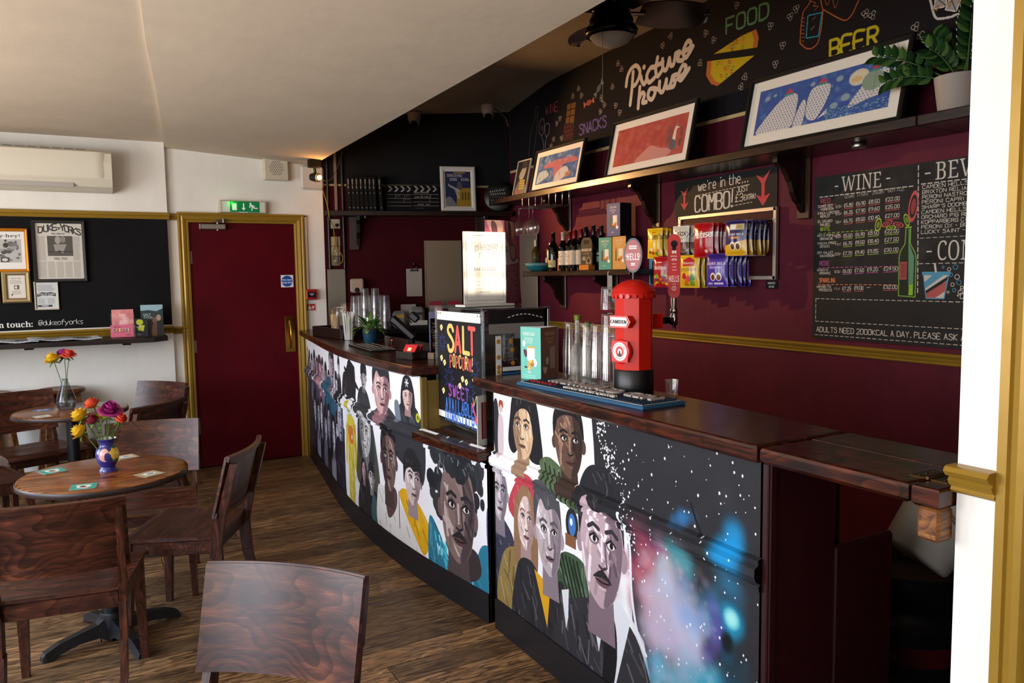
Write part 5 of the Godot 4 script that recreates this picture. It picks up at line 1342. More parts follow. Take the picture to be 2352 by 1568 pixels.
func build_tables() -> void:
	var ch := make_chair()
	var spots := [   # seat centre x, z, the way it faces x, z, label
		[0.372, -3.725, -0.887, -0.462, "dark wooden chair seen from its side, between the nearer table and the bar"],
		[-0.075, -3.29, 0.16, -0.99, "dark wooden chair with its back to us at the nearer round table"],
		[0.255, -4.22, -0.20, 0.98, "wooden chair facing us behind the vase of roses on the nearer table"],
		[0.235, -1.79, -0.70, 0.72, "nearest chair, only its shiny red-brown backrest showing at the bottom edge"],
		[0.30, -6.03, -0.72, 0.62, "farthest chair with a bright sheen on its back, beside the door casing"],
		[0.205, -5.36, -0.70, -0.71, "dark chair seen from behind at the farther table, showing only a curved top rail"],
		[-0.29, -5.95, 0.40, 0.92, "dark chair behind the farther table in front of the oak stools, at left"],
		[-0.53, -5.22, 0.93, -0.36, "chair at the left edge between the two tables, only its seat showing"]]
	for k in spots.size():
		var e: Array = spots[k]; var o := ch if k == 0 else dup(ch, e[4], Vector3.ZERO)
		o.position = V3(e[0], 0, e[1]); o.rotation.y = atan2(e[2], e[3]); o.set_meta("label", e[4])
	# two round pedestal tables
	var t := thing("round_table", "nearer round wooden cafe table with the blue vase of roses", "table", V3(0.06, 0, -3.70), 0.0, "round pedestal cafe tables")
	var w := MB.new(); w.lathe([V2(0, 0.702), V2(0.322, 0.702), V2(0.327, 0.706), V2(0.327, 0.722), V2(0.322, 0.7285), V2(0.314, 0.73), V2(0, 0.73)], 72)
	put("tabletop", w, table_wood, t)
	w = MB.new(); w.lathe([V2(0.3275, 0.705), V2(0.3285, 0.706), V2(0.3285, 0.724), V2(0.326, 0.7275)], 72); put("edge_band", w, H("2b1c19", 0.45), t)
	w = MB.new(); w.lathe([V2(0.036, 0.05), V2(0.036, 0.70)], 28); put("column", w, H("0e0f12", 0.35), t)
	for k in 4:
		w = MB.new(); var d := V3(cos(0.35 + k * PI / 2), 0, -sin(0.35 + k * PI / 2)); var s := d.cross(Vector3.UP)
		var secs := [[0.02, 0.12, 0.040, 0.0], [0.07, 0.085, 0.028, 0.030], [0.15, 0.07, 0.024, 0.030], [0.22, 0.058, 0.024, 0.016], [0.275, 0.035, 0.026, 0.0], [0.285, 0.02, 0.022, 0.0]]
		for j in secs.size() - 1:
			var p: Array = secs[j]; var q: Array = secs[j + 1]; var c := []
			for e in [p, q]:
				c.append(d * e[0] - s * e[2] + V3(0, e[3], 0)); c.append(d * e[0] + s * e[2] + V3(0, e[3], 0))
				c.append(d * e[0] + s * e[2] * 0.7 + V3(0, e[1], 0)); c.append(d * e[0] - s * e[2] * 0.7 + V3(0, e[1], 0))
			var mid := Vector3.ZERO
			for e in c: mid += e / 8.0
			for i in 4: w.face([c[i], c[(i + 1) % 4], c[4 + (i + 1) % 4], c[4 + i]], mid)
			if j == secs.size() - 2: w.face([c[4], c[5], c[6], c[7]], mid)
		put("foot", w, H("0d0e12", 0.45), t)
	w = MB.new(); w.lathe([V2(0.0, 0.125), V2(0.048, 0.125), V2(0.052, 0.115), V2(0.045, 0.04)], 28); put("collar", w, H("0d0e12", 0.45), t)
	dup(t, "farther round wooden cafe table with the smoky glass vase", V3(-0.075, 0, -5.65), 0.3)
	coasters()
	vase_of_roses()
	glass_vase()

func coasters() -> void:
	var ims := []
	for k in 4:
		var c := Cv.new(self, V2(0.094, 0.094), 1700, [hx("3f9c8c"), hx("a08a68"), hx("3f63a6"), hx("c3b8a2")][k])
		if k == 0:
			c.text("OPEN WIDE & SIP", V2(0.047, 0.018), 0.0105, WHT, "Droid Sans", true, 1, 0.8)
			c.blobby([V2(0.02, 0.03), V2(0.05, 0.025), V2(0.075, 0.035), V2(0.07, 0.06), V2(0.03, 0.065)], hx("e9e4dc")); c.blobby([V2(0.03, 0.045), V2(0.045, 0.035), V2(0.06, 0.05), V2(0.045, 0.06)], hx("1f2a2c")); c.ell(V2(0.055, 0.07), V2(0.012, 0.008), hx("d99a7c")); c.greek(0.02, 0.078, 0.055, 0.008, 1, WHT)
		else:
			c.rect(0.008, 0.008, 0.078, 0.078, [WHT, hx("b9ac92"), hx("6f8fc4"), hx("d8d2c6")][k])
			c.blobby([V2(0.02, 0.035), V2(0.05, 0.025), V2(0.075, 0.045), V2(0.05, 0.07), V2(0.025, 0.06)], hx("e8e6e2")); c.ell(V2(0.048, 0.048), V2(0.018, 0.013), [WHT, hx("6c8b9a"), hx("26417c"), hx("8d8a84")][k]); c.greek(0.012, 0.012, 0.06, 0.01, 1, hx("4a463f")); c.greek(0.012, 0.074, 0.06, 0.008, 1, hx("4a463f"))
		ims.append(pic(c.done(), 0.55))
	var list := [[-0.135, -3.84, 0.731, 0.35, 0, "green beer mat at the left edge of the nearer table"], [-0.02, -3.475, 0.731, -0.1, 0, "green beer mat at the front of the nearer table"], [0.225, -3.555, 0.731, 0.5, 1, "tan beer mat at the right of the nearer table"], [0.155, -3.965, 0.731, 0.3, 1, "tan beer mat behind the blue vase on the nearer table"],
		[-0.235, -5.72, 0.731, 0.15, 2, "blue beer mat on the farther table left of the glass vase"], [-0.225, -5.45, 0.731, 0.3, 3, "cream beer mat at the front left of the farther table"], [-0.02, -5.47, 0.731, 0.6, 3, "cream beer mat under the yellow roses on the farther table"]]
	for e in list:
		var b := MB.new(); var oct := PackedVector2Array()
		for k in 4:
			var cx: float = [-1, 1, 1, -1][k] * 0.039; var cy: float = [-1, -1, 1, 1][k] * 0.039
			for j in 4: oct.append(V2(cx, cy) + Vector2.from_angle(PI + k * PI / 2 + j * PI / 6) * 0.008)
		b.prism(oct, -0.0016, V3(0, 0.0016, 0), Basis(V3(1, 0, 0), V3(0, 0, 1), V3(0, -1, 0)) * Basis.from_scale(V3(1, 1, -1)))
		var o := put("beer_mat", b, H("8f8a7c", 0.7)); o.position = V3(e[0], e[2] - 0.0005, e[1]); o.rotation.y = e[3]
		var q := MB.new(); q.quad(V3(-0.044, 0.0019, 0.044), V3(0.044, 0.0019, 0.044), V3(0.044, 0.0019, -0.044), V3(-0.044, 0.0019, -0.044)); put("print", q, ims[e[4]], o)
		tag(o, e[5], "beer mat", "beer mats")

func petals(m: MB, c: Vector3, axis: Vector3, r: float, num: int, open: float, seed_: int) -> void:
	# overlapping curled petals in rings round an axis
	var rg := RandomNumberGenerator.new(); rg.seed = seed_
	var x := axis.cross(V3(0.3, 0.1, 1)).normalized(); var z := x.cross(axis).normalized()
	for ring in 4:
		var nr: int = [2, 3, 4, num][ring]; var rad: float = r * [0.26, 0.48, 0.70, 0.92][ring]; var up: float = r * [1.35, 1.28, 1.12, lerpf(1.0, 0.62, open)][ring]; var full: float = [3.6, 3.0, 2.5, 2.1][ring]
		var flare: float = open * r * [0.0, 0.08, 0.22, 0.42][ring]
		for k in nr:
			var a: float = TAU * (k + 0.37 * ring) / nr + rg.randf() * 0.4; var tip: float = rg.randf_range(0.92, 1.08); var point: float = 0.12 * (1.0 - open)
			m.sheet(7, 6, func(u, t):
				var s: float = u * 2 - 1; var ang: float = a + s * full * 0.5 * (0.45 + 0.55 * sin(minf(t * 1.5, 1.0) * PI / 2))
				var rr: float = rad * (0.22 + 0.78 * sin(minf(t * 1.35, 1.0) * PI / 2)) + flare * pow(maxf(0.0, t - 0.45) / 0.55, 2.0) - rad * 0.25 * (1.0 - open) * t * t + 0.03 * r * sin(s * 5.0 + k) * t
				var hh: float = up * tip * t * (1.0 - 0.20 * pow(absf(s), 2.5)) + point * r * t * (1.0 - absf(s)) - r * 0.12 - flare * 0.7 * pow(maxf(0.0, t - 0.6) / 0.4, 2.0)
				return c + (x * cos(ang) + z * sin(ang)) * rr + axis * hh)

func rose(parent: Node, stem: Array, r: float, col: Color, open: float, sd: int) -> void:
	var rs := Node3D.new(); rs.name = "rose"; parent.add_child(rs, true)
	var m := MB.new(); m.tube(stem, 0.0022, 6); put("stem", m, H("4f7032", 0.6), rs)
	var n := stem.size(); var axis: Vector3 = (stem[n - 1] - stem[n - 2]).normalized()
	m = MB.new(); petals(m, stem[n - 1], axis, r, 6, open, sd)
	var pm := StandardMaterial3D.new(); pm.albedo_color = col; pm.roughness = 0.6; pm.backlight_enabled = true; pm.backlight = col * 0.35
	put("petals", m, pm, rs)
	m = MB.new()
	var x := axis.cross(V3(0.3, 0.1, 1)).normalized(); var z := x.cross(axis).normalized()
	for k in 5:
		var a := TAU * k / 5.0
		m.sheet(2, 4, func(u, t): return stem[n - 1] - axis * r * 0.1 + (x * cos(a + (u - 0.5) * 0.9 * (1 - t)) + z * sin(a + (u - 0.5) * 0.9 * (1 - t))) * r * (0.25 + 1.0 * t) - axis * r * 0.35 * t * t)
	put("sepals", m, H("5d7a35", 0.6), rs)

func bend(a: Vector3, b: Vector3, sag: Vector3, k := 8) -> Array:
	var o := []
	for i in k + 1: o.append(a.lerp(b, float(i) / k) + sag * sin(PI * i / k))
	return o

func vase_of_roses() -> void:
	var t := thing("flower_vase", "blue pottery vase with a yellow flower design on the nearer table", "vase", V3(0.075, 0.7298, -3.72))
	var prof := [V2(0, 0.0), V2(0.036, 0.0), V2(0.037, 0.005), V2(0.031, 0.014), V2(0.028, 0.02), V2(0.038, 0.038), V2(0.045, 0.058), V2(0.046, 0.076), V2(0.042, 0.094), V2(0.031, 0.106), V2(0.0275, 0.116), V2(0.030, 0.128), V2(0.039, 0.140), V2(0.038, 0.1415), V2(0.028, 0.130), V2(0.024, 0.115), V2(0.03, 0.09), V2(0.0, 0.06)]
	var L := 0.0
	for k in range(1, prof.size()): L += prof[k].distance_to(prof[k - 1])
	var c := Cv.new(self, V2(0.28, L), 1300, hx("1b1f6c"))
	var yv := func(k: int) -> float:
		var l := 0.0
		for j in range(1, k + 1): l += prof[j].distance_to(prof[j - 1])
		return L - l
	c.rect(0, 0, 0.28, yv.call(13), hx("e6e4e0"))
	for q in 2:
		var x: float = 0.045 + q * 0.14; var y: float = yv.call(7)
		c.ell(V2(x + 0.052, y), V2(0.022, 0.03), hx("c98f86")); for k in 5: c.ell(V2(x, y - 0.004) + Vector2.from_angle(k * TAU / 5) * 0.017, V2(0.016, 0.016), hx("d8b93c"))
		c.ell(V2(x, y), V2(0.010, 0.010), hx("e7d56a")); c.ell(V2(x + 0.004, y + 0.002), V2(0.004, 0.003), hx("b98f2c"))
		c.blobby([V2(x - 0.02, y + 0.03), V2(x, y + 0.02), V2(x + 0.022, y + 0.028), V2(x, y + 0.036)], hx("2f6b3a")); c.blobby([V2(x - 0.03, y + 0.01), V2(x - 0.018, y + 0.014), V2(x - 0.02, y + 0.03), V2(x - 0.034, y + 0.024)], hx("2f6b3a"))
		c.blobby([V2(x - 0.02, y - 0.034), V2(x, y - 0.026), V2(x + 0.02, y - 0.034), V2(x, y - 0.04)], hx("2f6b3a"))
		c.blobby([V2(x + 0.026, y + 0.0), V2(x + 0.045, y - 0.01), V2(x + 0.05, y + 0.02), V2(x + 0.03, y + 0.03)], hx("20205e")); c.ell(V2(x + 0.05, y - 0.018), V2(0.014, 0.012), hx("d79c94")); c.line([V2(x - 0.04, y - 0.02), V2(x - 0.02, y - 0.03)], 0.006, hx("2a2f86"))
	var w := MB.new(); w.lathe(prof, 40, Vector3.ZERO, Basis(Vector3.UP, 3.4))
	var vm := pic(c.done(), 0.12); vm.clearcoat_enabled = true; vm.clearcoat = 0.6; put("body", w, vm, t)
	var bq := thing("rose_bouquet", "bunch of yellow, orange, crimson and magenta roses in the blue vase", "flowers", V3(0.075, 0.7298, -3.72))
	# camera-right is about (0.87, 0, 0.48)
	var R := V3(0.874, 0, 0.485); var F := V3(0.485, 0, -0.874)
	var heads := [[-0.082, 0.245, -0.01, 0.036, "d9b021", 0.5, 0.5], [-0.053, 0.285, 0.02, 0.033, "cf4a22", 0.35, 0.2], [-0.030, 0.225, -0.03, 0.028, "6d0b22", 0.3, 0.1], [-0.068, 0.185, -0.04, 0.036, "dcb628", 0.6, 0.7], [-0.004, 0.235, 0.02, 0.032, "d8b42c", 0.5, 0.2], [0.022, 0.262, 0.0, 0.039, "8e0f62", 1.0, -0.2], [0.062, 0.228, -0.01, 0.028, "cc3f22", 0.3, -0.3]]
	for k in heads.size():
		var h: Array = heads[k]
		var top: Vector3 = R * float(h[0]) + F * float(h[2]) + V3(0, h[1] - 0.02, 0)
		var st := bend(V3(h[0] * 0.12, 0.02, h[2] * 0.12), top, -R * float(h[0]) * 0.22 + F * -0.006)
		st.append(top + (top - st[st.size() - 2]).normalized().lerp(R * float(-h[6]) * 1.2 + Vector3.UP * 0.4 - F * 0.5, 0.45).normalized() * 0.012)
		rose(bq, st, h[3], hx(h[4]), h[5], 40 + k)
	var m := MB.new()
	for k in 9:
		var a := rng.randf() * TAU; var o := V3(cos(a) * 0.03, 0.15 + rng.randf() * 0.08, sin(a) * 0.03); var d := V3(cos(a), 0.5 - rng.randf(), sin(a)) * 0.03; var s := d.cross(Vector3.UP).normalized() * 0.008
		m.sheet(2, 4, func(u, t): return o + d * t + s * (u * 2 - 1) * sin(PI * t) - V3(0, 0.01 * t * t, 0))
	put("leaves", m, H("4a6a34", 0.6), bq)

func glass_vase() -> void:
	var t := thing("glass_vase", "smoky grey teardrop glass vase on the farther table", "vase", V3(-0.10, 0.7298, -5.70))
	var w := MB.new()
	w.lathe([V2(0, 0.0), V2(0.042, 0.0), V2(0.052, 0.010), V2(0.060, 0.035), V2(0.058, 0.06), V2(0.046, 0.10), V2(0.030, 0.14), V2(0.019, 0.175), V2(0.017, 0.19), V2(0.020, 0.196)], 36)
	put("body", w, glass(Color(0.16, 0.165, 0.18), 0.38, 0.03), t)
	w = MB.new(); w.lathe([V2(0, 0.004), V2(0.046, 0.004), V2(0.056, 0.03), V2(0.0555, 0.045), V2(0, 0.045)], 28); put("water", w, glass(Color(0.2, 0.21, 0.22), 0.25, 0.02), t)
	var bq := thing("rose_bouquet", "three roses, yellow, magenta and coral, in the smoky glass vase", "flowers", V3(-0.10, 0.7298, -5.70))
	var R := V3(0.874, 0, 0.485); var F := V3(0.485, 0, -0.874)
	var heads := [[-0.040, 0.315, -0.03, 0.052, "d9b021", 0.7, 0.2], [-0.022, 0.335, 0.05, 0.050, "92156a", 0.8, 0.0], [0.035, 0.345, 0.0, 0.040, "cf4b3c", 0.9, -0.1]]
	for k in 3:
		var h: Array = heads[k]; var top: Vector3 = R * float(h[0]) + F * float(h[2]) + V3(0, h[1] - 0.02, 0)
		var st := bend(V3(0.0, 0.02, 0.0), top, -R * float(h[0]) * 0.2)
		st.append(top + V3(0, 0.014, 0) - F * 0.004 - R * float(h[6]) * 0.02)
		rose(bq, st, h[3] * 0.9, hx(h[4]), h[5], 70 + k)

# ------------------------------------------------------------------ things standing on the bar
func block(parent: Node, called: String, c: Vector3, s: Vector3, m: Material, bev := 0.002, b := Basis()) -> MeshInstance3D:
	var w := MB.new(); w.box(c, s, bev, b)
	return put(called, w, m, parent)

func plane(parent: Node, called: String, c: Vector3, w: float, h: float, m: Material, b := Basis()) -> MeshInstance3D:
	# a print standing in the local xy plane of b, its face along b's z
	var q := MB.new()
	q.quad(c + b * V3(-w / 2, -h / 2, 0), c + b * V3(w / 2, -h / 2, 0), c + b * V3(w / 2, h / 2, 0), c + b * V3(-w / 2, h / 2, 0))
	return put(called, q, m, parent)

func lath(parent: Node, called: String, prof: Array, m: Material, at := Vector3.ZERO, segs := 28, b := Basis()) -> MeshInstance3D:
	var w := MB.new(); w.lathe(prof, segs, at, b)
	return put(called, w, m, parent)

func tumbler(label: String, h: float, rb: float, rt: float, at: Vector3, inverted := false, group := "") -> Node3D:
	var t := thing("glass_tumbler", label, "glass", at, 0.0, group)
	var th := 0.0022
	var w := MB.new()
	var prof := [V2(0, 0), V2(rb * 0.9, 0), V2(rb, 0.004), V2(rt, h), V2(rt - th, h), V2(rb - th, 0.012), V2(0, 0.010)]
	if inverted: w.lathe(prof, 28, V3(0, h, 0), Basis(V3(1, 0, 0), PI))
	else: w.lathe(prof, 28)
	put("glass", w, glass(Color(0.5, 0.5, 0.5), 0.022, 0.01), t)
	w = MB.new()   # the heavy base and the rim, where glass is thick
	var y0 := h if inverted else 0.0
	w.lathe([V2(rb * 0.93, 0.001), V2(rb * 1.003, 0.005), V2(rb * 1.006, 0.012), V2(rb * 0.93, 0.013)], 28, V3(0, y0, 0), Basis(V3(1, 0, 0), PI) if inverted else Basis())
	put("thick_base", w, glass(Color(0.35, 0.36, 0.36), 0.10, 0.02), t)
	return t

func build_counter_things() -> void:
	# wooden tray with straws and a carafe
	var y := CT
	var tr := thing("wooden_tray", "dark open wooden tray box under the carafe at the far end of the bar", "tray", V3(1.70, y, -5.72))
	block(tr, "base", V3(0, 0.006, 0), V3(0.20, 0.012, 0.56), dark_wood)
	for s in [-1.0, 1.0]:
		block(tr, "side", V3(s * 0.10, 0.037, 0), V3(0.012, 0.074, 0.56), dark_wood); block(tr, "end", V3(0, 0.037, s * 0.275), V3(0.19, 0.074, 0.012), dark_wood)
	tr.rotation.y = 0.10
	var ks := thing("straw_cup", "kraft paper cup of brown straws at the far end of the bar", "straws", V3(1.72, y + 0.012, -5.90))
	lath(ks, "cup", [V2(0, 0), V2(0.028, 0), V2(0.033, 0.15), V2(0.031, 0.15), V2(0.026, 0.004), V2(0, 0.004)], H("b08c62", 0.7))
	for k in 9:
		var a := k * 2.4; var w := MB.new(); var o := V3(cos(a), 0, sin(a)) * 0.012
		w.tube([o + V3(0, 0.02, 0), o * 2.1 + V3(0, 0.175 + 0.012 * (k % 3), 0)], 0.003, 6); put("straw", w, H("a47f58", 0.7), ks)
	var cf := thing("glass_carafe", "empty round clear glass carafe with a ringed neck standing in the wooden tray", "carafe", V3(1.685, y + 0.012, -5.66))
	lath(cf, "body", [V2(0, 0.0), V2(0.055, 0.0), V2(0.068, 0.012), V2(0.070, 0.035), V2(0.062, 0.075), V2(0.047, 0.13), V2(0.040, 0.175), V2(0.041, 0.196), V2(0.044, 0.202), V2(0.044, 0.212), V2(0.040, 0.214)], glass(Color(0.5, 0.5, 0.55), 0.035, 0.01))
	lath(cf, "neck_ring", [V2(0.041, 0.186), V2(0.045, 0.190), V2(0.045, 0.196), V2(0.041, 0.200)], glass(Color(0.4, 0.4, 0.45), 0.2, 0.03))
	var ws := thing("straw_glass", "clear plastic cup packed with white paper straws on the bar", "straws", V3(1.66, y, -5.36))
	lath(ws, "cup", [V2(0, 0), V2(0.034, 0), V2(0.047, 0.15), V2(0.046, 0.15), V2(0.033, 0.003), V2(0, 0.003)], glass(Color(0.5, 0.5, 0.5), 0.03, 0.03))
	for k in 46:
		var r := 0.030 * sqrt((k + 0.5) / 46.0); var a := k * 2.39996; var w := MB.new(); var o := V3(cos(a), 0, sin(a)) * r
		var top := o * 1.55 + V3(0, 0.185 + 0.018 * sin(k * 1.7), 0)
		w.tube([o + V3(0, 0.004, 0), top], 0.0035, 6); put("straw", w, H("d8d6cf", 0.7), ws)
	tumbler("small clear glass behind the white straws", 0.13, 0.030, 0.040, V3(1.93, y, -5.80))
	block_thing("black_box", "low black box behind the pot plant", "box", V3(1.86, y + 0.035, -5.45), V3(0.14, 0.07, 0.16), H("0c0c0d", 0.6))
	# leafy plant in a blue pot
	var pp := thing("potted_plant", "bushy green plant in a dark blue pot on the bar", "plant", V3(1.695, y, -5.00))
	lath(pp, "pot", [V2(0, 0.0), V2(0.036, 0.0), V2(0.044, 0.012), V2(0.053, 0.097), V2(0.049, 0.098), V2(0.045, 0.08), V2(0, 0.08)], H("123a4e", 0.35))
	lath(pp, "soil", [V2(0.0, 0.083), V2(0.047, 0.080)], H("3a2419", 0.9))
	lath(pp, "inner_pot_rim", [V2(0.044, 0.095), V2(0.048, 0.102), V2(0.045, 0.102), V2(0.043, 0.09)], H("8a3c25", 0.7))
	for k in 44:
		var a := rng.randf() * TAU; var L := rng.randf_range(0.09, 0.19); var up := rng.randf_range(0.45, 1.25); var w := MB.new()
		var d := V3(cos(a), 0, sin(a)); var s := V3(-sin(a), 0, cos(a)); var wd := rng.randf_range(0.010, 0.017); var o := d * 0.02 * rng.randf() + V3(0, 0.085, 0)
		w.sheet(2, 7, func(u, t):
			var q: float = sin(PI * pow(t, 0.8)) * (0.25 if t < 0.3 else 1.0) if t < 0.3 else sin(PI * clampf((t - 0.05) / 0.95, 0, 1))
			return o + d * L * (0.65 * t) + V3(0, L * (up * t - 0.55 * t * t * (1.5 - up * 0.5)), 0) + s * (u * 2 - 1) * wd * q + V3(0, absf(u * 2 - 1) * 0.003, 0))
		put("leaf", w, H(["3f6b25", "567f33", "2e5420", "7c9a52"][k % 4], 0.5), pp)
	# counter mat with the slate design
	var c := Cv.new(self, V2(0.52, 0.16), 1200, hx("121214")); var Wt := hx("d9d6d0")
	for e in [[0.0, 0.0, 0.52, 0.008], [0.0, 0.152, 0.52, 0.008], [0.0, 0.0, 0.008, 0.16], [0.512, 0.0, 0.008, 0.16]]: c.rect(e[0], e[1], e[2], e[3], Wt)
	for r in 3: c.rect(0.03, 0.045 + r * 0.032, 0.30, 0.012, Wt)
	c.rect(0.06, 0.02, 0.10, 0.012, hx("b03a32")); c.text("POPCORN", V2(0.33, 0.05), 0.034, Wt, "Droid Sans", true); c.text("COFFEE", V2(0.35, 0.09), 0.034, Wt, "Droid Sans", true); c.greek(0.35, 0.1, 0.14, 0.035, 3, Wt)
	var mt := thing("counter_mat", "black rubber counter mat with white lines beside the pot plant", "mat", V3(1.583, y, -4.66), -0.055)
	block(mt, "rubber", V3(0, 0.005, 0), V3(0.155, 0.010, 0.52), H("101012", 0.6), 0.001)
	plane(mt, "print", V3(0, 0.0104, 0), 0.518, 0.153, pic(c.done(), 0.5), Basis(V3(0, 0, 1), V3(1, 0, 0), V3(0, 1, 0)))
	# card terminal on its post
	var ct := thing("card_terminal", "black card terminal tilted on a black post behind the bar", "card terminal", V3(1.95, 1.0, -4.90))
	lath(ct, "post", [V2(0.05, 0.0), V2(0.05, 0.01), V2(0.022, 0.02), V2(0.022, 0.2)], H("0d0e10", 0.5), Vector3.ZERO)
	var tb := Basis(V3(0.485, 0, -0.874), 0.85) * Basis(Vector3.UP, 0.3)
	block(ct, "body", V3(-0.06, 0.2, 0), V3(0.21, 0.05, 0.085), H("0b0c0e", 0.35), 0.012, Basis(V3(0.485, 0, -0.874).normalized(), 0.75) * Basis(Vector3.UP, -0.5))
	block(ct, "screen", V3(-0.03, 0.257, 0.012), V3(0.07, 0.004, 0.06), H("1d2226", 0.12), 0.001, Basis(V3(0.485, 0, -0.874).normalized(), 0.75) * Basis(Vector3.UP, -0.5))
	block(ct, "printer_lid", V3(0.02, 0.27, 0), V3(0.07, 0.05, 0.08), H("14161a", 0.4), 0.010, Basis(V3(0.485, 0, -0.874).normalized(), 0.75) * Basis(Vector3.UP, -0.5))
	var w2 := MB.new(); w2.tube([V3(-0.14, 0.13, 0.02), V3(-0.16, 0.10, 0.03), V3(-0.155, 0.075, 0.03), V3(-0.13, 0.08, 0.0)], 0.002, 6); put("stylus_loop", w2, M(Color(0.5, 0.4, 0.35), 0.3, 0.9), ct)
	var w3 := MB.new(); w3.ball(V3(-0.155, 0.125, 0.03), Vector3.ONE * 0.004); put("indicator_lamp", w3, glow(Color(1, 0.25, 0.1), 1.5), ct)
	# card box and menu holder at the near end of the far top
	var cb := thing("card_holder", "small dark wooden box holding red loyalty cards", "card holder", V3(1.555, y, -3.90), 0.28)
	block(cb, "base", V3(0, 0.004, 0), V3(0.12, 0.008, 0.14), dark_wood, 0.001)
	for s in [-1.0, 1.0]:
		block(cb, "side", V3(s * 0.056, 0.022, 0), V3(0.008, 0.044, 0.14), dark_wood, 0.001); block(cb, "end", V3(0, 0.022, s * 0.066), V3(0.105, 0.044, 0.008), dark_wood, 0.001)
	for k in 4: block(cb, "card", V3(-0.02 + k * 0.016, 0.052, 0.0), V3(0.0016, 0.058, 0.10), H(["c8202c", "3a1214", "b31c28", "451518"][k], 0.35), 0.0, Basis(V3(0, 0, 1), -0.55))
	var bt := Basis(V3(0, 0, 1), -0.55)
	plane(cb, "card_label", V3(-0.0215, 0.054, 0.0), 0.03, 0.02, H("e8d9a0", 0.5), bt * Basis(Vector3.UP, -PI / 2))
	c = Cv.new(self, V2(0.10, 0.21), 1500, hx("15171b"))
	c.hand("Filbert's", V2(0.016, 0.036), 0.013, 0.002, Wt, 0.9); c.hand("small batch nuts", V2(0.012, 0.052), 0.007, 0.0013, Wt, 0.8)
	c.hand("Combo!!!", V2(0.010, 0.085), 0.022, 0.0028, Wt, 0.8); c.line([V2(0.02, 0.092), V2(0.08, 0.09)], 0.0015, Wt)
	for r in 3: c.hand(["1x POPCORNS", "+ 1x DRINKS", "= £9.45"][r], V2(0.014, 0.108 + r * 0.014), 0.009, 0.0017, [Wt, Wt, hx("e0522f")][r], 0.75)
	for r in 3: c.hand(["2x SNACKS", "FROM £", "£12.45"][r], V2(0.014, 0.155 + r * 0.014), 0.009, 0.0017, [Wt, Wt, hx("e0522f")][r], 0.75)
	for k in 7: c.ell(V2(0.012 + 0.075 * (k % 2) + 0.004 * k, 0.05 + k * 0.022), V2(0.003, 0.003), hx("e0522f"))
	var mh := thing("menu_holder", "small chalk menu board standing in a pale wooden block by the card holder", "menu", V3(1.67, y, -3.84), 0.42)
	block(mh, "block", V3(0, 0.018, 0), V3(0.105, 0.036, 0.045), H("81705f", 0.55), 0.003); block(mh, "menu_board", V3(0, 0.125, -0.004), V3(0.086, 0.185, 0.004), H("15171b", 0.5), 0.001)
	plane(mh, "print", V3(0, 0.124, -0.0015), 0.084, 0.18, pic(c.done(), 0.5)); plane(mh, "block_lettering", V3(0, 0.018, 0.0232), 0.03, 0.008, H("4d4138"))
	block_thing("card", "plain lilac card standing behind the small chalk menu board", "card", V3(1.685, y + 0.125, -3.885), V3(0.075, 0.25, 0.002), H("8084a8", 0.6))
	# items on the rear counter: stacked pints, tubs and holders
	var rc := thing("rear_counter", "dark counter along the wall behind the far end of the bar", "counter")
	var rb := MB.new(); rb.box(Vector3.ZERO, V3(1.42, 0.04, 0.42), 0.004); var rt := put("top", rb, H("1a1412", 0.5), rc); rt.position = alc(0.93, 1.08, 0.22); rt.rotation.y = ATURN
	rb = MB.new(); rb.box(Vector3.ZERO, V3(1.40, 1.05, 0.38)); var r2 := put("cupboard", rb, H("150d0c", 0.7), rc); r2.position = alc(0.93, 0.53, 0.20); r2.rotation.y = ATURN
	for k in 4:
		for j in [3, 4, 4, 3][k]:
			var p := alc(0.235 + k * 0.085, CT + j * 0.062, 0.33)
			tumbler("tall pint glass in the nested stacks behind the pot plant", 0.165, 0.031, 0.043, p, true, "pint glasses stacked on the rear counter")
	for k in 3:
		for j in 3: tumbler("tall pint glass in the nested stacks behind the pot plant", 0.165, 0.031, 0.043, alc(0.28 + k * 0.09, CT + j * 0.062, 0.22), true, "pint glasses stacked on the rear counter")
	var ds := thing("towel_dispenser", "cream paper dispenser on the wall above the far pint glasses", "dispenser", alc(0.265, 1.44, 0.0), ATURN)
	block(ds, "case", V3(0, 0.03, 0.05), V3(0.115, 0.12, 0.10), H("9c8878", 0.5), 0.012); lath(ds, "window", [V2(0, 0.0), V2(0.022, 0.0)], H("1d1817"), V3(0, -0.008, 0.1015), 20, Basis(V3(1, 0, 0), PI / 2))
	var tub := [[0.61, 0.12, 0.15, "6f6c6a", "b5882c", "grey bag of snacks with a yellow label on the rear counter"], [0.76, 0.13, 0.18, "6a6866", "2a2a2c", "grey bag of snacks with a black label on the rear counter"]]
	for e in tub:
		var t := thing("snack_bag", e[5], "bag", alc(e[0], CT, 0.26), ATURN)
		block(t, "bag", V3(0, e[2] / 2, 0), V3(e[1], e[2], 0.06), H(e[3], 0.35), 0.022); block(t, "label", V3(0.01, e[2] * 0.68, 0.0305), V3(e[1] * 0.6, 0.022, 0.002), H(e[4], 0.5), 0.0005)
	block_thing("carton", "pale carton on the rear counter between the grey snack bags", "box", alc(0.70, CT + 0.10, 0.14), V3(0.13, 0.20, 0.07), H("8f8a82", 0.6), ATURN)
	var hs := thing("holder_sign", "white label strip on a dark box on the rear counter", "sign", alc(0.74, CT, 0.40), ATURN)
	block(hs, "box", V3(0, 0.015, -0.03), V3(0.22, 0.03, 0.08), H("222022")); block(hs, "label", V3(0.02, 0.045, 0.0), V3(0.15, 0.05, 0.004), H("b9b4ab", 0.6))
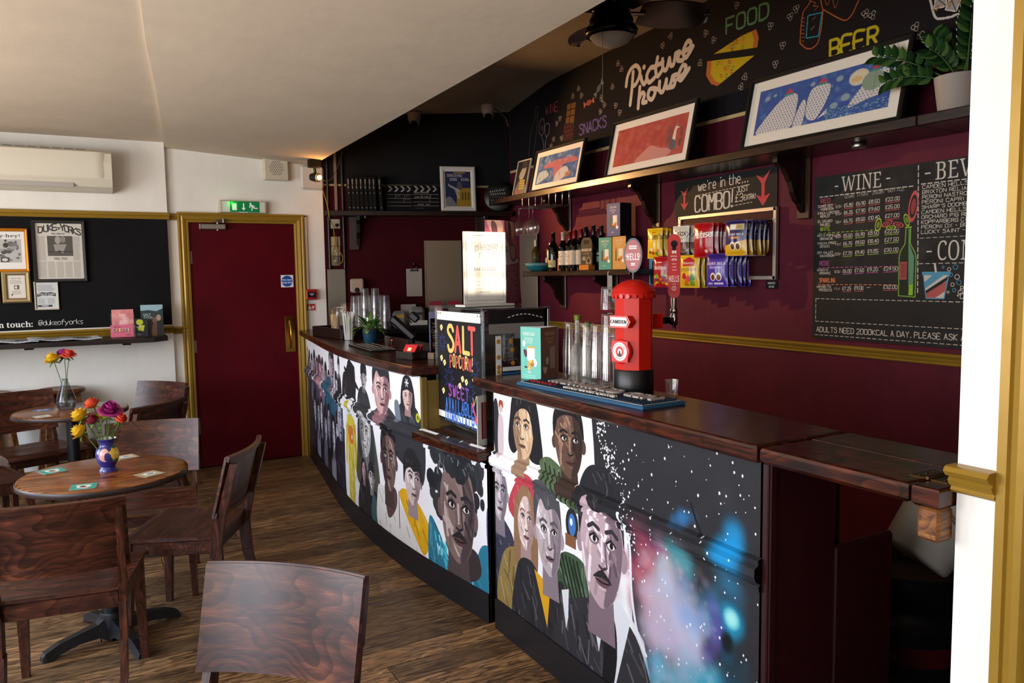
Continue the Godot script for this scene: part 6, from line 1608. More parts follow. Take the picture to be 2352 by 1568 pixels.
	for k in 2:
		var t := thing("acrylic_holder", ["clear acrylic leaflet holder with a red topped leaflet on the rear counter", "second clear acrylic holder with a red topped leaflet, partly behind the white sign"][k], "leaflet holder", alc(0.93 + k * 0.17, CT, 0.2), ATURN)
		block(t, "leaflet", V3(0, 0.12, 0), V3(0.11, 0.20, 0.004), H("8c857b", 0.6), 0.0); block(t, "red_header", V3(0, 0.205, 0.003), V3(0.11, 0.035, 0.002), H("8c2436", 0.5), 0.0)
		block(t, "holder", V3(0, 0.12, 0.0), V3(0.14, 0.24, 0.02), glass(Color(0.5, 0.5, 0.5), 0.03, 0.02), 0.002); block(t, "foot", V3(0, 0.003, 0.03), V3(0.14, 0.005, 0.09), glass(Color(0.5, 0.5, 0.5), 0.03, 0.02), 0.001)
	popcorn_case()
	# tent card
	var tc := thing("tent_card", "folded tent card, mint green and brown, beside the stacked glasses on the bar", "card", Vector3.ZERO)
	var a := V3(1.637, y + 0.0005, -2.873); var b := V3(1.655, y + 0.0005, -2.738); var d := V3(1.772, y + 0.0005, -2.79); var U := V3(0, 0.222, 0)
	var mint := Cv.new(self, V2(0.14, 0.222), 1500, hx("6fbfae"))
	mint.text("WINE DUO", V2(0.06, 0.036), 0.019, Wt, "Droid Sans", true, 1, 0.85); mint.greek(0.03, 0.042, 0.065, 0.014, 2, Wt); mint.text("£11.00", V2(0.062, 0.068), 0.013, Wt, "Droid Sans", true, 1)
	mint.ell(V2(0.025, 0.07), V2(0.010, 0.013), WHT); mint.blobby([V2(0.022, 0.096), V2(0.042, 0.098), V2(0.045, 0.118), V2(0.036, 0.128), V2(0.024, 0.116)], hx("5d2636")); mint.line([V2(0.036, 0.128), V2(0.036, 0.168)], 0.002, hx("2c4a4a")); mint.ell(V2(0.036, 0.17), V2(0.012, 0.004), hx("24393c"))
	mint.poly([V2(0.046, 0.082), V2(0.098, 0.082), V2(0.10, 0.145), V2(0.048, 0.14)], hx("e9e6df")); mint.rect(0.048, 0.08, 0.05, 0.008, hx("d6a33c"))
	for k in 16: mint.ell(V2(mint.rg.randf_range(0.055, 0.098), mint.rg.randf_range(0.14, 0.178)), V2(0.008, 0.007), [hx("c98a2c"), hx("b3622f"), hx("e3c483"), hx("d9a447")][k % 4])
	mint.blobby([V2(0.09, 0.14), V2(0.10, 0.132), V2(0.108, 0.136), V2(0.114, 0.15), V2(0.10, 0.166)], hx("efece6")); mint.text("duo", V2(0.06, 0.194), 0.014, Wt, "Droid Sans", true, 1); mint.greek(0.02, 0.2, 0.09, 0.015, 2, hx("9fdccc"))
	var brn := Cv.new(self, V2(0.14, 0.222), 1500, hx("6d4a32"))
	brn.text("BEER DUO", V2(0.075, 0.034), 0.019, hx("b08a70"), "Droid Sans", true, 1, 0.85); brn.greek(0.04, 0.042, 0.075, 0.014, 2, hx("97755d")); brn.text("£9.50", V2(0.075, 0.068), 0.013, hx("a98468"), "Droid Sans", true, 1)
	brn.blobby([V2(0.040, 0.175), V2(0.038, 0.12), V2(0.046, 0.10), V2(0.046, 0.075), V2(0.058, 0.075), V2(0.058, 0.10), V2(0.066, 0.12), V2(0.066, 0.175)], hx("43562f")); brn.rect(0.045, 0.08, 0.014, 0.014, hx("8d3b35")); brn.ell(V2(0.052, 0.14), V2(0.013, 0.017), hx("a39487"))
	brn.poly([V2(0.074, 0.085), V2(0.114, 0.082), V2(0.114, 0.175), V2(0.076, 0.175)], hx("8f786b")); brn.blobby([V2(0.016, 0.17), V2(0.026, 0.164), V2(0.034, 0.168), V2(0.044, 0.164), V2(0.05, 0.174), V2(0.034, 0.195)], hx("b8a393")); brn.greek(0.03, 0.2, 0.09, 0.014, 2, hx("86664e"))
	var q := MB.new(); q.quad(a, b, b + U, a + U); put("green_panel", q, pic(mint.done(), 0.45), tc)
	q = MB.new(); q.quad(b, d, d + U, b + U); put("brown_panel", q, pic(brn.done(), 0.45), tc)
	q = MB.new(); var in_ := V3(0.002, 0, -0.002); q.quad(d + in_, a + in_, a + in_ + U, d + in_ + U); put("back_panel", q, H("d9d6cf", 0.6), tc)
	# stacked upturned pint glasses
	var st := [[1.845, -2.80, 3], [1.862, -2.705, 3], [1.852, -2.61, 3], [1.835, -2.51, 4]]
	for e in st:
		for j in e[2]: tumbler("upturned pint glass in the nested stacks beside the red beer font", 0.146, 0.030, 0.0375, V3(e[0], y + j * 0.046 + 0.0005, e[1]), true, "pint glasses stacked beside the beer font")
	tumbler("single glass balanced on top of the stacked pints beside the red beer font", 0.09, 0.031, 0.036, V3(1.835, y + 0.30, -2.51), true)
	tumbler("small clear glass half hidden behind the black base of the beer font", 0.06, 0.022, 0.026, V3(1.838, y, -2.14))
	var bt2 := [[1.93, -2.84, 0.235, "green and white bottle neck"], [1.955, -2.78, 0.20, "shorter green and white bottle neck"]]
	for k in 2:
		var e: Array = bt2[k]; var t := thing("juice_bottle", "%s behind the stacked pints on the bar" % ["tall white plastic pourer with green cap", "shorter white plastic pourer with green cap"][k], "bottle", V3(2.0 + k * 0.02, 1.0, -2.98 + k * 0.05))
		lath(t, "body", [V2(0, 0), V2(0.035, 0), V2(0.035, 0.18), V2(0.012, 0.24), V2(0.0115, 0.335 - k * 0.03)], H("cfcdc0", 0.4)); lath(t, "cap", [V2(0.016, 0.33 - k * 0.03), V2(0.017, 0.35 - k * 0.03), V2(0.014, 0.355 - k * 0.03), V2(0, 0.355 - k * 0.03)], H("6f7a1f", 0.4))
	var sh := thing("steel_shaker", "plain steel cylinder standing behind the stacked pints", "shaker", V3(1.872, 1.10, -2.42))
	lath(sh, "body", [V2(0, 0), V2(0.03, 0), V2(0.028, 0.235), V2(0, 0.237)], steel)
	var pen := thing("blue_pen", "long blue pencil lying on the bar by the acrylic case", "pen", V3(1.71, y + 0.0045, -3.03), 0.12)
	var pw := MB.new(); pw.tube([V3(-0.085, 0, 0), V3(0.085, 0, 0)], 0.0042, 6); put("barrel", pw, H("0f6ea0", 0.35), pen)
	pw = MB.new(); pw.tube([V3(-0.085, 0, 0), V3(-0.095, 0, 0)], [0.0042, 0.001], 6); put("tip", pw, H("2a3a44"), pen)

func block_thing(called: String, label: String, cat: String, c: Vector3, s: Vector3, m: Material, turn := 0.0) -> Node3D:
	var w := MB.new(); w.box(Vector3.ZERO, s, minf(0.004, s[s.min_axis_index()] * 0.3)); var o := put(called, w, m); o.position = c; o.rotation.y = turn
	tag(o, label, cat); return o

func popcorn_case() -> void:
	var x0 := 1.547; var x1 := 1.885; var z0 := -3.555; var z1 := -3.05; var y0 := 0.787; var y1 := 1.392
	var t := thing("display_case", "clear acrylic popcorn case with hand lettered black front on the low ledge", "display case")
	var g := glass(Color(0.4, 0.4, 0.4), 0.02, 0.01)
	var cx := (x0 + x1) / 2; var cy := (y0 + y1) / 2; var cz := (z0 + z1) / 2
	block(t, "front_pane", V3(x0, cy, cz), V3(0.005, y1 - y0, z1 - z0), g, 0.0); block(t, "side_pane", V3(cx, cy, z1), V3(x1 - x0, y1 - y0, 0.005), g, 0.0); block(t, "side_pane", V3(cx, cy, z0), V3(x1 - x0, y1 - y0, 0.005), g, 0.0); block(t, "back_pane", V3(x1, cy, cz), V3(0.005, y1 - y0, z1 - z0), g, 0.0)
	block(t, "lid", V3(cx, y1, cz), V3(x1 - x0 + 0.012, 0.008, z1 - z0 + 0.012), glass(Color(0.25, 0.25, 0.25), 0.35, 0.03), 0.001)
	block(t, "floor_panel", V3(cx, y0 + 0.004, cz), V3(x1 - x0 - 0.01, 0.008, z1 - z0 - 0.01), H("141416", 0.4), 0.001)
	for x in [x0, x1]:
		for z in [z0, z1]: block(t, "corner_strip", V3(x, cy, z), V3(0.014, y1 - y0 - 0.01, 0.014), glass(Color(0.5, 0.52, 0.52), 0.18, 0.03), 0.002)
	for z in [z0 + 0.03, z0 + 0.06, z1 - 0.04, z1 - 0.015]:
		var w := MB.new(); w.ball(V3(x0 - 0.004, y1 - 0.03, z), Vector3.ONE * 0.005, 8, 6); put("stud", w, chrome, t)
	# lettered black sheet inside the front pane: picture x runs from z0 (left) to z1 (right)
	var W := z1 - z0 - 0.03; var Hh := y1 - y0 - 0.075
	var c := Cv.new(self, V2(W, Hh), 1250, hx("17181c")); var wh := hx("e8e8e6")
	c.rect(0, 0, W, 0.042, wh); c.rect(0, Hh - 0.04, W, 0.03, wh)
	var Y := hx("ecc76c"); var R := hx("df5a52"); var P := hx("a04aa8"); var B := hx("3f74c8")
	var cols := [Y, R, Y, R]; var gx := [0.145, 0.225, 0.315, 0.375]
	for k in 4: c.hand("SALT"[k], V2(gx[k] - 0.02, 0.185), 0.115, 0.021, cols[k], 0.78, 0.0, 0.01)
	for k in 8: c.hand("POPCORN!"[k], V2(0.145 + k * 0.034, 0.265 - 0.006 * (k % 2)), 0.055, 0.008, [R, Y, R, Y, R, Y, R, Y][k], 0.55)
	for k in 5: c.hand("SWEET"[k], V2(0.125 + k * 0.047, 0.405), 0.052, 0.010, P.lerp(hx("6f4a9a"), k * 0.2), 0.75)
	for k in 9: c.hand("AVAILABLE"[k], V2(0.085 + k * 0.036, 0.475), 0.055, 0.009, B, 0.6)
	for k in 10: c.hand("DOWNSTAIRS"[k], V2(0.080 + k * 0.0365, 0.548 - 0.012), 0.054, 0.009, B, 0.6)
	c.line([V2(0.375, 0.415), V2(0.415, 0.475)], 0.014, hx("d0487a")); c.poly([V2(0.395, 0.485), V2(0.435, 0.462), V2(0.435, 0.51)], hx("e0485c"))
	for e in [[0.13, 0.32, 0.055], [0.06, 0.15, 0.04], [0.41, 0.25, 0.05], [0.36, 0.36, 0.05]]:
		var star := []
		for k in 17:
			var r: float = e[2] * (1.0 if k % 2 == 0 else 0.45); star.append(V2(e[0], e[1]) + Vector2.from_angle(k * TAU / 16) * r)
		for k in 16: c.dash(star[k], star[k + 1], 0.007, 0.006, 0.003, hx("3347a8"))
	for e in [[0.05, 0.08], [0.045, 0.23], [0.08, 0.25], [0.28, 0.31], [0.32, 0.32], [0.40, 0.305], [0.25, 0.345], [0.06, 0.39]]:
		for k in 4: c.ell(V2(e[0], e[1]) + Vector2.from_angle(k * 1.7) * 0.008, V2(0.009, 0.008), hx("eedc9c"))
		c.ell(V2(e[0], e[1]), V2(0.004, 0.004), hx("8a6a2c"))
	c.line([V2(0.385, 0.385), V2(0.395, 0.42), V2(0.42, 0.375)], 0.004, Y)
	var q := MB.new(); var x := x0 - 0.0032
	q.quad(V3(x, y0 + 0.055, z0 + 0.015), V3(x, y0 + 0.055, z1 - 0.015), V3(x, y0 + 0.055 + Hh, z1 - 0.015), V3(x, y0 + 0.055 + Hh, z0 + 0.015)); put("lettered_sheet", q, pic(c.done(), 0.35), t)
	q = MB.new(); q.box(V3(x0 + 0.006, cy, cz), V3(0.004, Hh, W)); put("sheet_backing", q, H("1b1c20", 0.6), t)
	# right hand side: black and grey header bands, taped window frame, popcorn stickers
	var z := z1 + 0.0035
	block(t, "black_header", V3(cx + 0.01, y1 - 0.035, z), V3(x1 - x0 - 0.03, 0.062, 0.002), H("0c0c0d", 0.35), 0.0); block(t, "grey_band", V3(cx + 0.005, y1 - 0.088, z), V3(x1 - x0 - 0.05, 0.045, 0.002), H("75706c", 0.5), 0.0)
	var dsh := MB.new()
	for k in 9: dsh.box(V3(x0 + 0.13 + k * 0.021, y1 - 0.038 + 0.012 * sin(k * 0.45), z + 0.0015), V3(0.012, 0.004, 0.001), 0.0, Basis(V3(0, 0, 1), 0.35 * cos(k * 0.45)))
	put("dashed_line", dsh, H("c9c6c0"), t)
	for e in [[x0 + 0.075, y0 + 0.27, 0.028, 0.43], [x1 - 0.075, y0 + 0.40, 0.05, 0.20]]: block(t, "white_tape", V3(e[0], e[1], z), V3(e[2], e[3], 0.001), H("c9c8c4", 0.5), 0.0)
	for e in [[x0 + 0.20, y0 + 0.335, 0.21, 0.018]]: block(t, "white_tape", V3(e[0], e[1], z), V3(e[2], e[3], 0.001), H("c9c8c4", 0.5), 0.0)
	block(t, "black_edge", V3(x1 - 0.012, cy, z), V3(0.024, y1 - y0, 0.002), H("0d0d0e", 0.35), 0.0)
	for e in [[0.075, 0.46], [0.075, 0.345], [0.075, 0.39], [0.075, 0.325], [0.14, 0.46], [0.145, 0.42], [0.148, 0.36], [0.195, 0.33], [0.245, 0.475], [0.29, 0.485]]:
		var s := MB.new()
		for k in 5: s.ball(V3(x0 + e[0], y0 + e[1], z + 0.001) + V3(cos(k * 1.26), sin(k * 1.26), 0) * 0.006, V3(0.0055, 0.0055, 0.0008), 8, 4)
		s.ball(V3(x0 + e[0], y0 + e[1], z + 0.0018), V3(0.002, 0.002, 0.0006), 6, 4); put("popcorn_sticker", s, H("a5741f", 0.6), t)
	# red edged folder slotted between case and bar top
	var fd := thing("menu_folder", "white and dark red menu folder tucked between the case and the near bar top", "folder", V3(1.535, 0.90, -3.05), 0.25)
	block(fd, "cover", V3(0, 0, 0), V3(0.055, 0.225, 0.004), H("d6d3d0", 0.5), 0.0005); block(fd, "red_panel", V3(0.012, 0.0, 0.0025), V3(0.032, 0.165, 0.001), H("7a1420", 0.5), 0.0)
	# notice in a clear stand on top of the case
	var p := Cv.new(self, V2(0.235, 0.325), 1400, hx("f3f2ee")); var ink := hx("55555a"); var gr := hx("8a8a8c")
	for e in [[0.015, 0.015, 0.205, 0.0012], [0.015, 0.31, 0.205, 0.0012], [0.015, 0.015, 0.0012, 0.295], [0.2195, 0.015, 0.0012, 0.296]]: p.rect(e[0], e[1], e[2], e[3], ink)
	p.hand("please", V2(0.065, 0.085), 0.032, 0.002, gr, 1.0, -0.08); p.hand("note", V2(0.088, 0.115), 0.032, 0.002, gr, 1.0, -0.08)
	p.text("BAR CLOSED", V2(0.117, 0.175), 0.020, ink, "Droid Sans", false, 1, 1.1)
	var rows := ["Please take a seat or the", "drinks and snacks are", "available from the", "downstairs."]
	for k in 4: p.text(rows[k], V2(0.117, 0.228 + k * 0.016), 0.0115, gr, "Droid Serif", false, 1)
	var sg := thing("notice_stand", "white notice in a clear stand on top of the acrylic case, lit by the sun", "notice", V3(1.675, y1 + 0.0045, -3.27), 0.10)
	block(sg, "card", V3(0, 0.18, 0.0), V3(0.235, 0.335, 0.003), H("f0efea", 0.6), 0.0); plane(sg, "print", V3(0, 0.18, 0.0018), 0.233, 0.333, pic(p.done(), 0.35))
	block(sg, "clear_cover", V3(0, 0.178, 0.0045), V3(0.243, 0.345, 0.002), glass(Color(0.5, 0.5, 0.5), 0.03, 0.02), 0.0)
	block(sg, "foot", V3(0.0, 0.006, 0.0), V3(0.28, 0.010, 0.085), H("cfcfca", 0.25), 0.002)
	# tall pink three-sided promotion card behind it
	var pk := Cv.new(self, V2(0.15, 0.42), 800, hx("6a1432"))
	pk.rect(0, 0, 0.15, 0.17, hx("9a3a55")); pk.blobby([V2(0.02, 0.0), V2(0.12, 0.0), V2(0.14, 0.05), V2(0.10, 0.09), V2(0.05, 0.06)], hx("b98a6c")); pk.blobby([V2(0.05, 0.01), V2(0.09, 0.02), V2(0.10, 0.10), V2(0.07, 0.12)], hx("571a26"))
	pk.blobby([V2(0.0, 0.10), V2(0.05, 0.11), V2(0.09, 0.17), V2(0.15, 0.19), V2(0.15, 0.205), V2(0.0, 0.215)], hx("a19aa0")); pk.ell(V2(0.11, 0.155), V2(0.036, 0.048), hx("3a2420")); pk.ell(V2(0.108, 0.153), V2(0.024, 0.036), hx("8d6a58"))
	pk.text("FULL", V2(0.006, 0.14), 0.02, hx("3a2a30"), "Droid Sans", true); pk.text("MENU", V2(0.006, 0.158), 0.02, hx("3a2a30"), "Droid Sans", true)
	for k in 21: pk.rect(0.02 + 0.01 * (k % 2), 0.228 + k * 0.0088, 0.10 - 0.012 * (k % 3), 0.0022, hx("a98a98"))
	var pl := thing("promotion_card", "tall pink and maroon three-sided promotion card behind the white notice", "card", V3(1.815, y1 + 0.0045, -3.42))
	var ca := V3(-0.06, 0, 0.0); var cb2 := V3(0.02, 0, 0.055); var cc := V3(0.155, 0, -0.02); var UU := V3(0, 0.415, 0)
	q = MB.new(); q.quad(ca, cb2, cb2 + UU * 0.99, ca + UU); put("left_face", q, pic(pk.done(), 0.4), pl)
	q = MB.new(); q.quad(cb2, cc, cc + UU * 0.98 - V3(0.035, 0, 0), cb2 + UU * 0.99); put("right_face", q, pic(pk.done(), 0.4), pl)
	q = MB.new(); q.quad(cc, ca, ca + UU, cc + UU * 0.98 - V3(0.035, 0, 0)); put("rear_face", q, H("8a3048"), pl)

func build_tap() -> void:
	var y := CT
	var o := V3(1.805, y, -2.315)
	var t := thing("beer_font", "red pillar box shaped beer font with chrome tap and tall red handle", "beer tap", o)
	lath(t, "base", [V2(0, 0), V2(0.0735, 0), V2(0.0745, 0.004), V2(0.0745, 0.082), V2(0.071, 0.086), V2(0, 0.086)], H("0d0d0f", 0.4), Vector3.ZERO, 40)
	var red := H("c81f14", 0.32); var w := MB.new()
	var oct := []
	for k in 9: oct.append(V2(cos((k + 0.5) * TAU / 8), sin((k + 0.5) * TAU / 8)) * 0.0715)
	for k in 8:
		var a := V3(oct[k + 1].x, 0.086, oct[k + 1].y); var b := V3(oct[k].x, 0.086, oct[k].y); w.quad(a, b, b + V3(0, 0.275, 0), a + V3(0, 0.275, 0))
	put("pillar", w, red, t)
	lath(t, "cap", [V2(0.066, 0.352), V2(0.0775, 0.358), V2(0.080, 0.364), V2(0.080, 0.372), V2(0.082, 0.375), V2(0.080, 0.379), V2(0.066, 0.395), V2(0.045, 0.409), V2(0.022, 0.417), V2(0, 0.419)], red, Vector3.ZERO, 48)
	for k in 20:
		w = MB.new(); var a := TAU * k / 20.0; var d := V3(cos(a), 0, sin(a)); w.tube([d * 0.070 + V3(0, 0.358, 0), d * 0.0815 + V3(0, 0.358, 0)], 0.0085, 12); put("scallop", w, red, t)
	# pointed name plate and round badge on the customer's side (-x)
	var B := Basis(V3(0, 0, 1), V3(0, 1, 0), V3(-1, 0, 0))    # local x runs towards the camera along +z, local z looks along -x
	B = Basis(Vector3.UP, 0.20) * B
	var pp := PackedVector2Array([V2(-0.045, -0.022), V2(0.040, -0.022), V2(0.055, 0.0), V2(0.040, 0.022), V2(-0.045, 0.022)])
	w = MB.new(); w.prism(pp, 0.03, B * V3(0, 0.265, 0.052), B); put("name_plate", w, red, t)
	var pi := PackedVector2Array([V2(-0.040, -0.016), V2(0.036, -0.016), V2(0.045, 0.0), V2(0.036, 0.016), V2(-0.040, 0.016)])
	w = MB.new(); w.prism(pi, 0.002, B * V3(0, 0.265, 0.082), B); var pw := put("name_panel", w, H("e4e2de", 0.35), t)
	var tm := TextMesh.new(); var sf := SystemFont.new(); sf.font_names = PackedStringArray(["Droid Sans"]); sf.font_weight = 700
	tm.font = sf; tm.text = "CAMDEN"; tm.font_size = 32; tm.pixel_size = 0.00058; tm.depth = 0.001
	var lt := put("lettering", tm, H("1b1b1d"), pw); lt.transform = Transform3D(B, B * V3(-0.001, 0.265, 0.0845))
	lath(t, "badge", [V2(0, 0), V2(0.046, 0.0), V2(0.046, 0.012), V2(0.042, 0.016), V2(0, 0.016)], red, B * V3(0, 0.155, 0.062), 40, B * Basis(V3(1, 0, 0), PI / 2))
	var c := Cv.new(self, V2(0.09, 0.09), 2600, hx("c81f14"))
	var m := V2(0.045, 0.045); c.ell(m, V2(0.040, 0.040), hx("e6e4df")); c.ell(m, V2(0.023, 0.023), hx("cb2a1e")); c.ell(m, V2(0.012, 0.012), hx("e6e4df")); c.poly([m + V2(-0.012, 0.021), m + V2(-0.004, 0.004), m + V2(-0.004, -0.004), m + V2(0.004, -0.004), m + V2(0.004, 0.004), m + V2(0.012, 0.021)], hx("19191b"))
	var top := "CAMDEN TOWN"; var bot := "BREWERY"
	for k in top.length(): arc_letter(c, top[k], m, 0.0285, -PI / 2 + (k - 5) * 0.235, false)
	for k in bot.length(): arc_letter(c, bot[k], m, 0.034, PI / 2 - (k - 3) * 0.22, true)
	plane(t, "badge_print", B * V3(0, 0.155, 0.0785), 0.078, 0.078, pic(c.done(), 0.35), B)
	# lens shaped sign on a stalk
	w = MB.new(); w.tube([V3(0, 0.415, 0), V3(0, 0.45, 0)], 0.006, 10); put("stalk", w, H("1b1b1d", 0.4), t)
	var F := Basis(Vector3.UP, -0.95)
	var el := PackedVector2Array(); var el2 := PackedVector2Array()
	for k in 40: el.append(V2(cos(TAU * k / 40) * 0.035, sin(TAU * k / 40) * 0.064)); el2.append(V2(cos(TAU * k / 40) * 0.030, sin(TAU * k / 40) * 0.057))
	w = MB.new(); w.prism(el, 0.014, V3(0, 0.507, 0) - F.z * 0.007, F); var ls := put("lens_sign", w, H("151618", 0.35), t)
	c = Cv.new(self, V2(0.07, 0.128), 2600, hx("9c2f2c")); var Wt := hx("e2d6cf")
	c.rect(0.020, 0.028, 0.030, 0.013, Wt); c.text("CAMDEN", V2(0.035, 0.038), 0.0085, hx("7c2220"), "Droid Sans", true, 1, 0.9); c.text("HELLS", V2(0.035, 0.082), 0.036, Wt, "Droid Sans", true, 1, 0.48); c.rect(0.006, 0.062, 0.006, 0.002, Wt); c.rect(0.006, 0.067, 0.006, 0.002, Wt); c.rect(0.058, 0.062, 0.006, 0.002, Wt); c.rect(0.058, 0.067, 0.006, 0.002, Wt); c.rect(0.027, 0.092, 0.016, 0.010, Wt); c.text("LAGER", V2(0.035, 0.0995), 0.006, hx("7c2220"), "Droid Sans", true, 1, 0.9)
	w = MB.new(); w.prism(el2, 0.0008, V3(0, 0.507, 0) + F.z * 0.0072, F, V2(1, 1)); var im := c.done()
	var ef := MB.new(); var i0 := ef.vert(V3(0, 0.507, 0) + F.z * 0.0082, F.z, V2(0.5, 0.5))
	for p in el2: ef.vert(V3(0, 0.507, 0) + F.z * 0.0082 + F * V3(p.x, p.y, 0), F.z, V2(0.5 + p.x / 0.07, 0.5 - p.y / 0.128))
	for k in 40: ef.tri_n(i0, i0 + 1 + k, i0 + 1 + (k + 1) % 40, F.z)
	put("print", ef, pic(im, 0.3), ls)
	# tap on the server's side
	block(t, "shank_box", V3(0.085, 0.262, 0.012), V3(0.055, 0.055, 0.05), red, 0.003)
	var X := V3(0.965, 0, 0.26).normalized()
	w = MB.new(); w.tube([V3(0.108, 0.262, 0.015), V3(0.108, 0.262, 0.015) + X * 0.05], 0.013, 14); put("shank", w, M(Color(0.08, 0.08, 0.085), 0.15, 1.0), t)
	var q := V3(0.108, 0.262, 0.015) + X * 0.062
	lath(t, "faucet", [V2(0, -0.036), V2(0.006, -0.036), V2(0.007, -0.022), V2(0.014, -0.014), V2(0.0165, 0.0), V2(0.015, 0.018), V2(0.012, 0.026), V2(0.016, 0.030), V2(0.016, 0.042), V2(0.011, 0.046), V2(0.012, 0.085), V2(0.010, 0.092), V2(0, 0.092)], chrome, q, 24)
	w = MB.new(); w.tube([q - X * 0.022, q - X * 0.008], 0.017, 16); put("shank_collar", w, chrome, t)
	var hs := PackedVector2Array()
	for k in 13: hs.append(V2(cos(PI * k / 12) * 0.0235, 0.215 + sin(PI * k / 12) * 0.0235))
	for k in 13: hs.append(V2(cos(PI + PI * k / 12) * 0.0215, 0.02 + sin(PI + PI * k / 12) * 0.0215))
	F = Basis(Vector3.UP, -0.75)
	w = MB.new(); w.prism(hs, 0.026, q + V3(0, 0.085, 0) - F.z * 0.013, F); var hd := put("handle", w, H("b4161a", 0.35), t)
	w = MB.new(); w.tube([q + V3(0, 0.287, 0) + F.z * 0.0125, q + V3(0, 0.287, 0) + F.z * 0.0142], 0.0125, 20); w.box(q + V3(0, 0.272, 0) + F.z * 0.0133, V3(0.014, 0.018, 0.0018), 0.0, F); put("keyhole_recess", w, H("1c1213", 0.5), hd)
	c = Cv.new(self, V2(0.04, 0.17), 1800, hx("b4161a"))
	c.rect(0.012, 0.004, 0.007, 0.011, Wt); c.rect(0.021, 0.004, 0.007, 0.011, Wt); c.greek(0.006, 0.022, 0.028, 0.007, 1, Wt); for k in 3: c.rect(0.011 + k * 0.007, 0.034, 0.004, 0.009, Wt)
	for k in 3: c.greek(0.012, 0.052 + k * 0.012, 0.018, 0.006, 1, Wt)
	c.text("HELLS", V2(0.02, 0.125), 0.034, Wt, "Droid Sans", true, 1, 0.42); c.greek(0.013, 0.131, 0.014, 0.005, 1, Wt); c.ell(V2(0.02, 0.15), V2(0.009, 0.009), Wt); c.ell(V2(0.02, 0.15), V2(0.007, 0.007), hx("b4161a")); c.rect(0.019, 0.144, 0.002, 0.012, Wt)
	plane(hd, "print", q + V3(0, 0.085 + 0.098, 0) + F.z * 0.0137, 0.038, 0.165, pic(c.done(), 0.35), F)
	c = Cv.new(self, V2(0.2, 0.018), 1500, hx("b4161a")); c.text("CAMDEN TOWN BREWERY", V2(0.1, 0.0135), 0.012, hx("d0a8a0"), "Droid Sans", true, 1, 1.1); var ti := c.done(); ti.rotate_90(CLOCKWISE)
	var G := F * Basis(Vector3.UP, PI / 2)
	plane(hd, "side_print", q + V3(0, 0.085 + 0.12, 0) + G.z * 0.0240, 0.016, 0.18, pic(ti, 0.35), G)
	# drip mat with raised lettering
	var mat := thing("drip_mat", "long blue-edged rubber bar runner with raised pale lettering in front of the beer font", "bar mat", V3(1.645, y, -2.35), -PI / 2 + 0.055)
	# local x runs away from the bar's far end towards the camera; local z towards the customer
	block(mat, "base", V3(0, 0.006, 0), V3(0.755, 0.012, 0.19), H("2f5573", 0.55), 0.002)
	block(mat, "recess", V3(0, 0.0122, 0), V3(0.735, 0.001, 0.172), H("14232f", 0.6), 0.0)
	w = MB.new()
	for s in [-1.0, 1.0]: w.box(V3(0, 0.0125, s * 0.083), V3(0.73, 0.003, 0.006)); w.box(V3(s * 0.362, 0.0125, 0), V3(0.006, 0.003, 0.166))
	put("pale_border", w, H("9fa4a6", 0.6), mat)
	w = MB.new()
	for i in 58:
		for j in 12: w.box(V3(-0.35 + i * 0.0123, 0.0145, -0.073 + j * 0.0133), V3(0.006, 0.006, 0.007))
	var nb := put("rubber_nubs", w, H("1d3344", 0.5), mat); nb.set_meta("kind", "stuff")
	tm = TextMesh.new(); tm.font = sf; tm.text = "MERMAID GIN"; tm.font_size = 48; tm.pixel_size = 0.00185; tm.depth = 0.008
	lt = put("raised_lettering", tm, H("a89f98", 0.6), mat); lt.rotation.x = -PI / 2; lt.position = V3(0.03, 0.0195, -0.015)
	tm = TextMesh.new(); tm.font = sf; tm.text = "small batch spirits"; tm.font_size = 24; tm.pixel_size = 0.0014; tm.depth = 0.006
	lt = put("raised_lettering", tm, H("c3bbb0", 0.6), mat); lt.rotation.x = -PI / 2; lt.position = V3(0.05, 0.0195, 0.055)
	tm = TextMesh.new(); tm.font = sf; tm.text = "PLEASE ENJOY"; tm.font_size = 18; tm.pixel_size = 0.0014; tm.depth = 0.006
	lt = put("raised_lettering", tm, H("8c1f26", 0.6), mat); lt.rotation.x = -PI / 2; lt.position = V3(-0.255, 0.0195, 0.055)

func arc_letter(c: Cv, ch: String, m: Vector2, r: float, ang: float, inner: bool) -> void:
	# a small pen letter set on a circle
	var o := m + Vector2.from_angle(ang) * r; var up := Vector2.from_angle(ang) * (-1.0 if inner else 1.0); var rt := V2(-up.y, up.x)
	for pl in glyph(ch):
		var q := []
		for e in pl: q.append(o + rt * (e.x - 2.0) * 0.00095 + up * e.y * 0.00105)
		if q.size() > 1: c.line(q, 0.0011, hx("2a2a2c"))

# ------------------------------------------------------------------ shelves, bottles and snacks on the right wall; faces look along -x
const FX := -PI / 2     # turn that makes a thing's +z look along -x

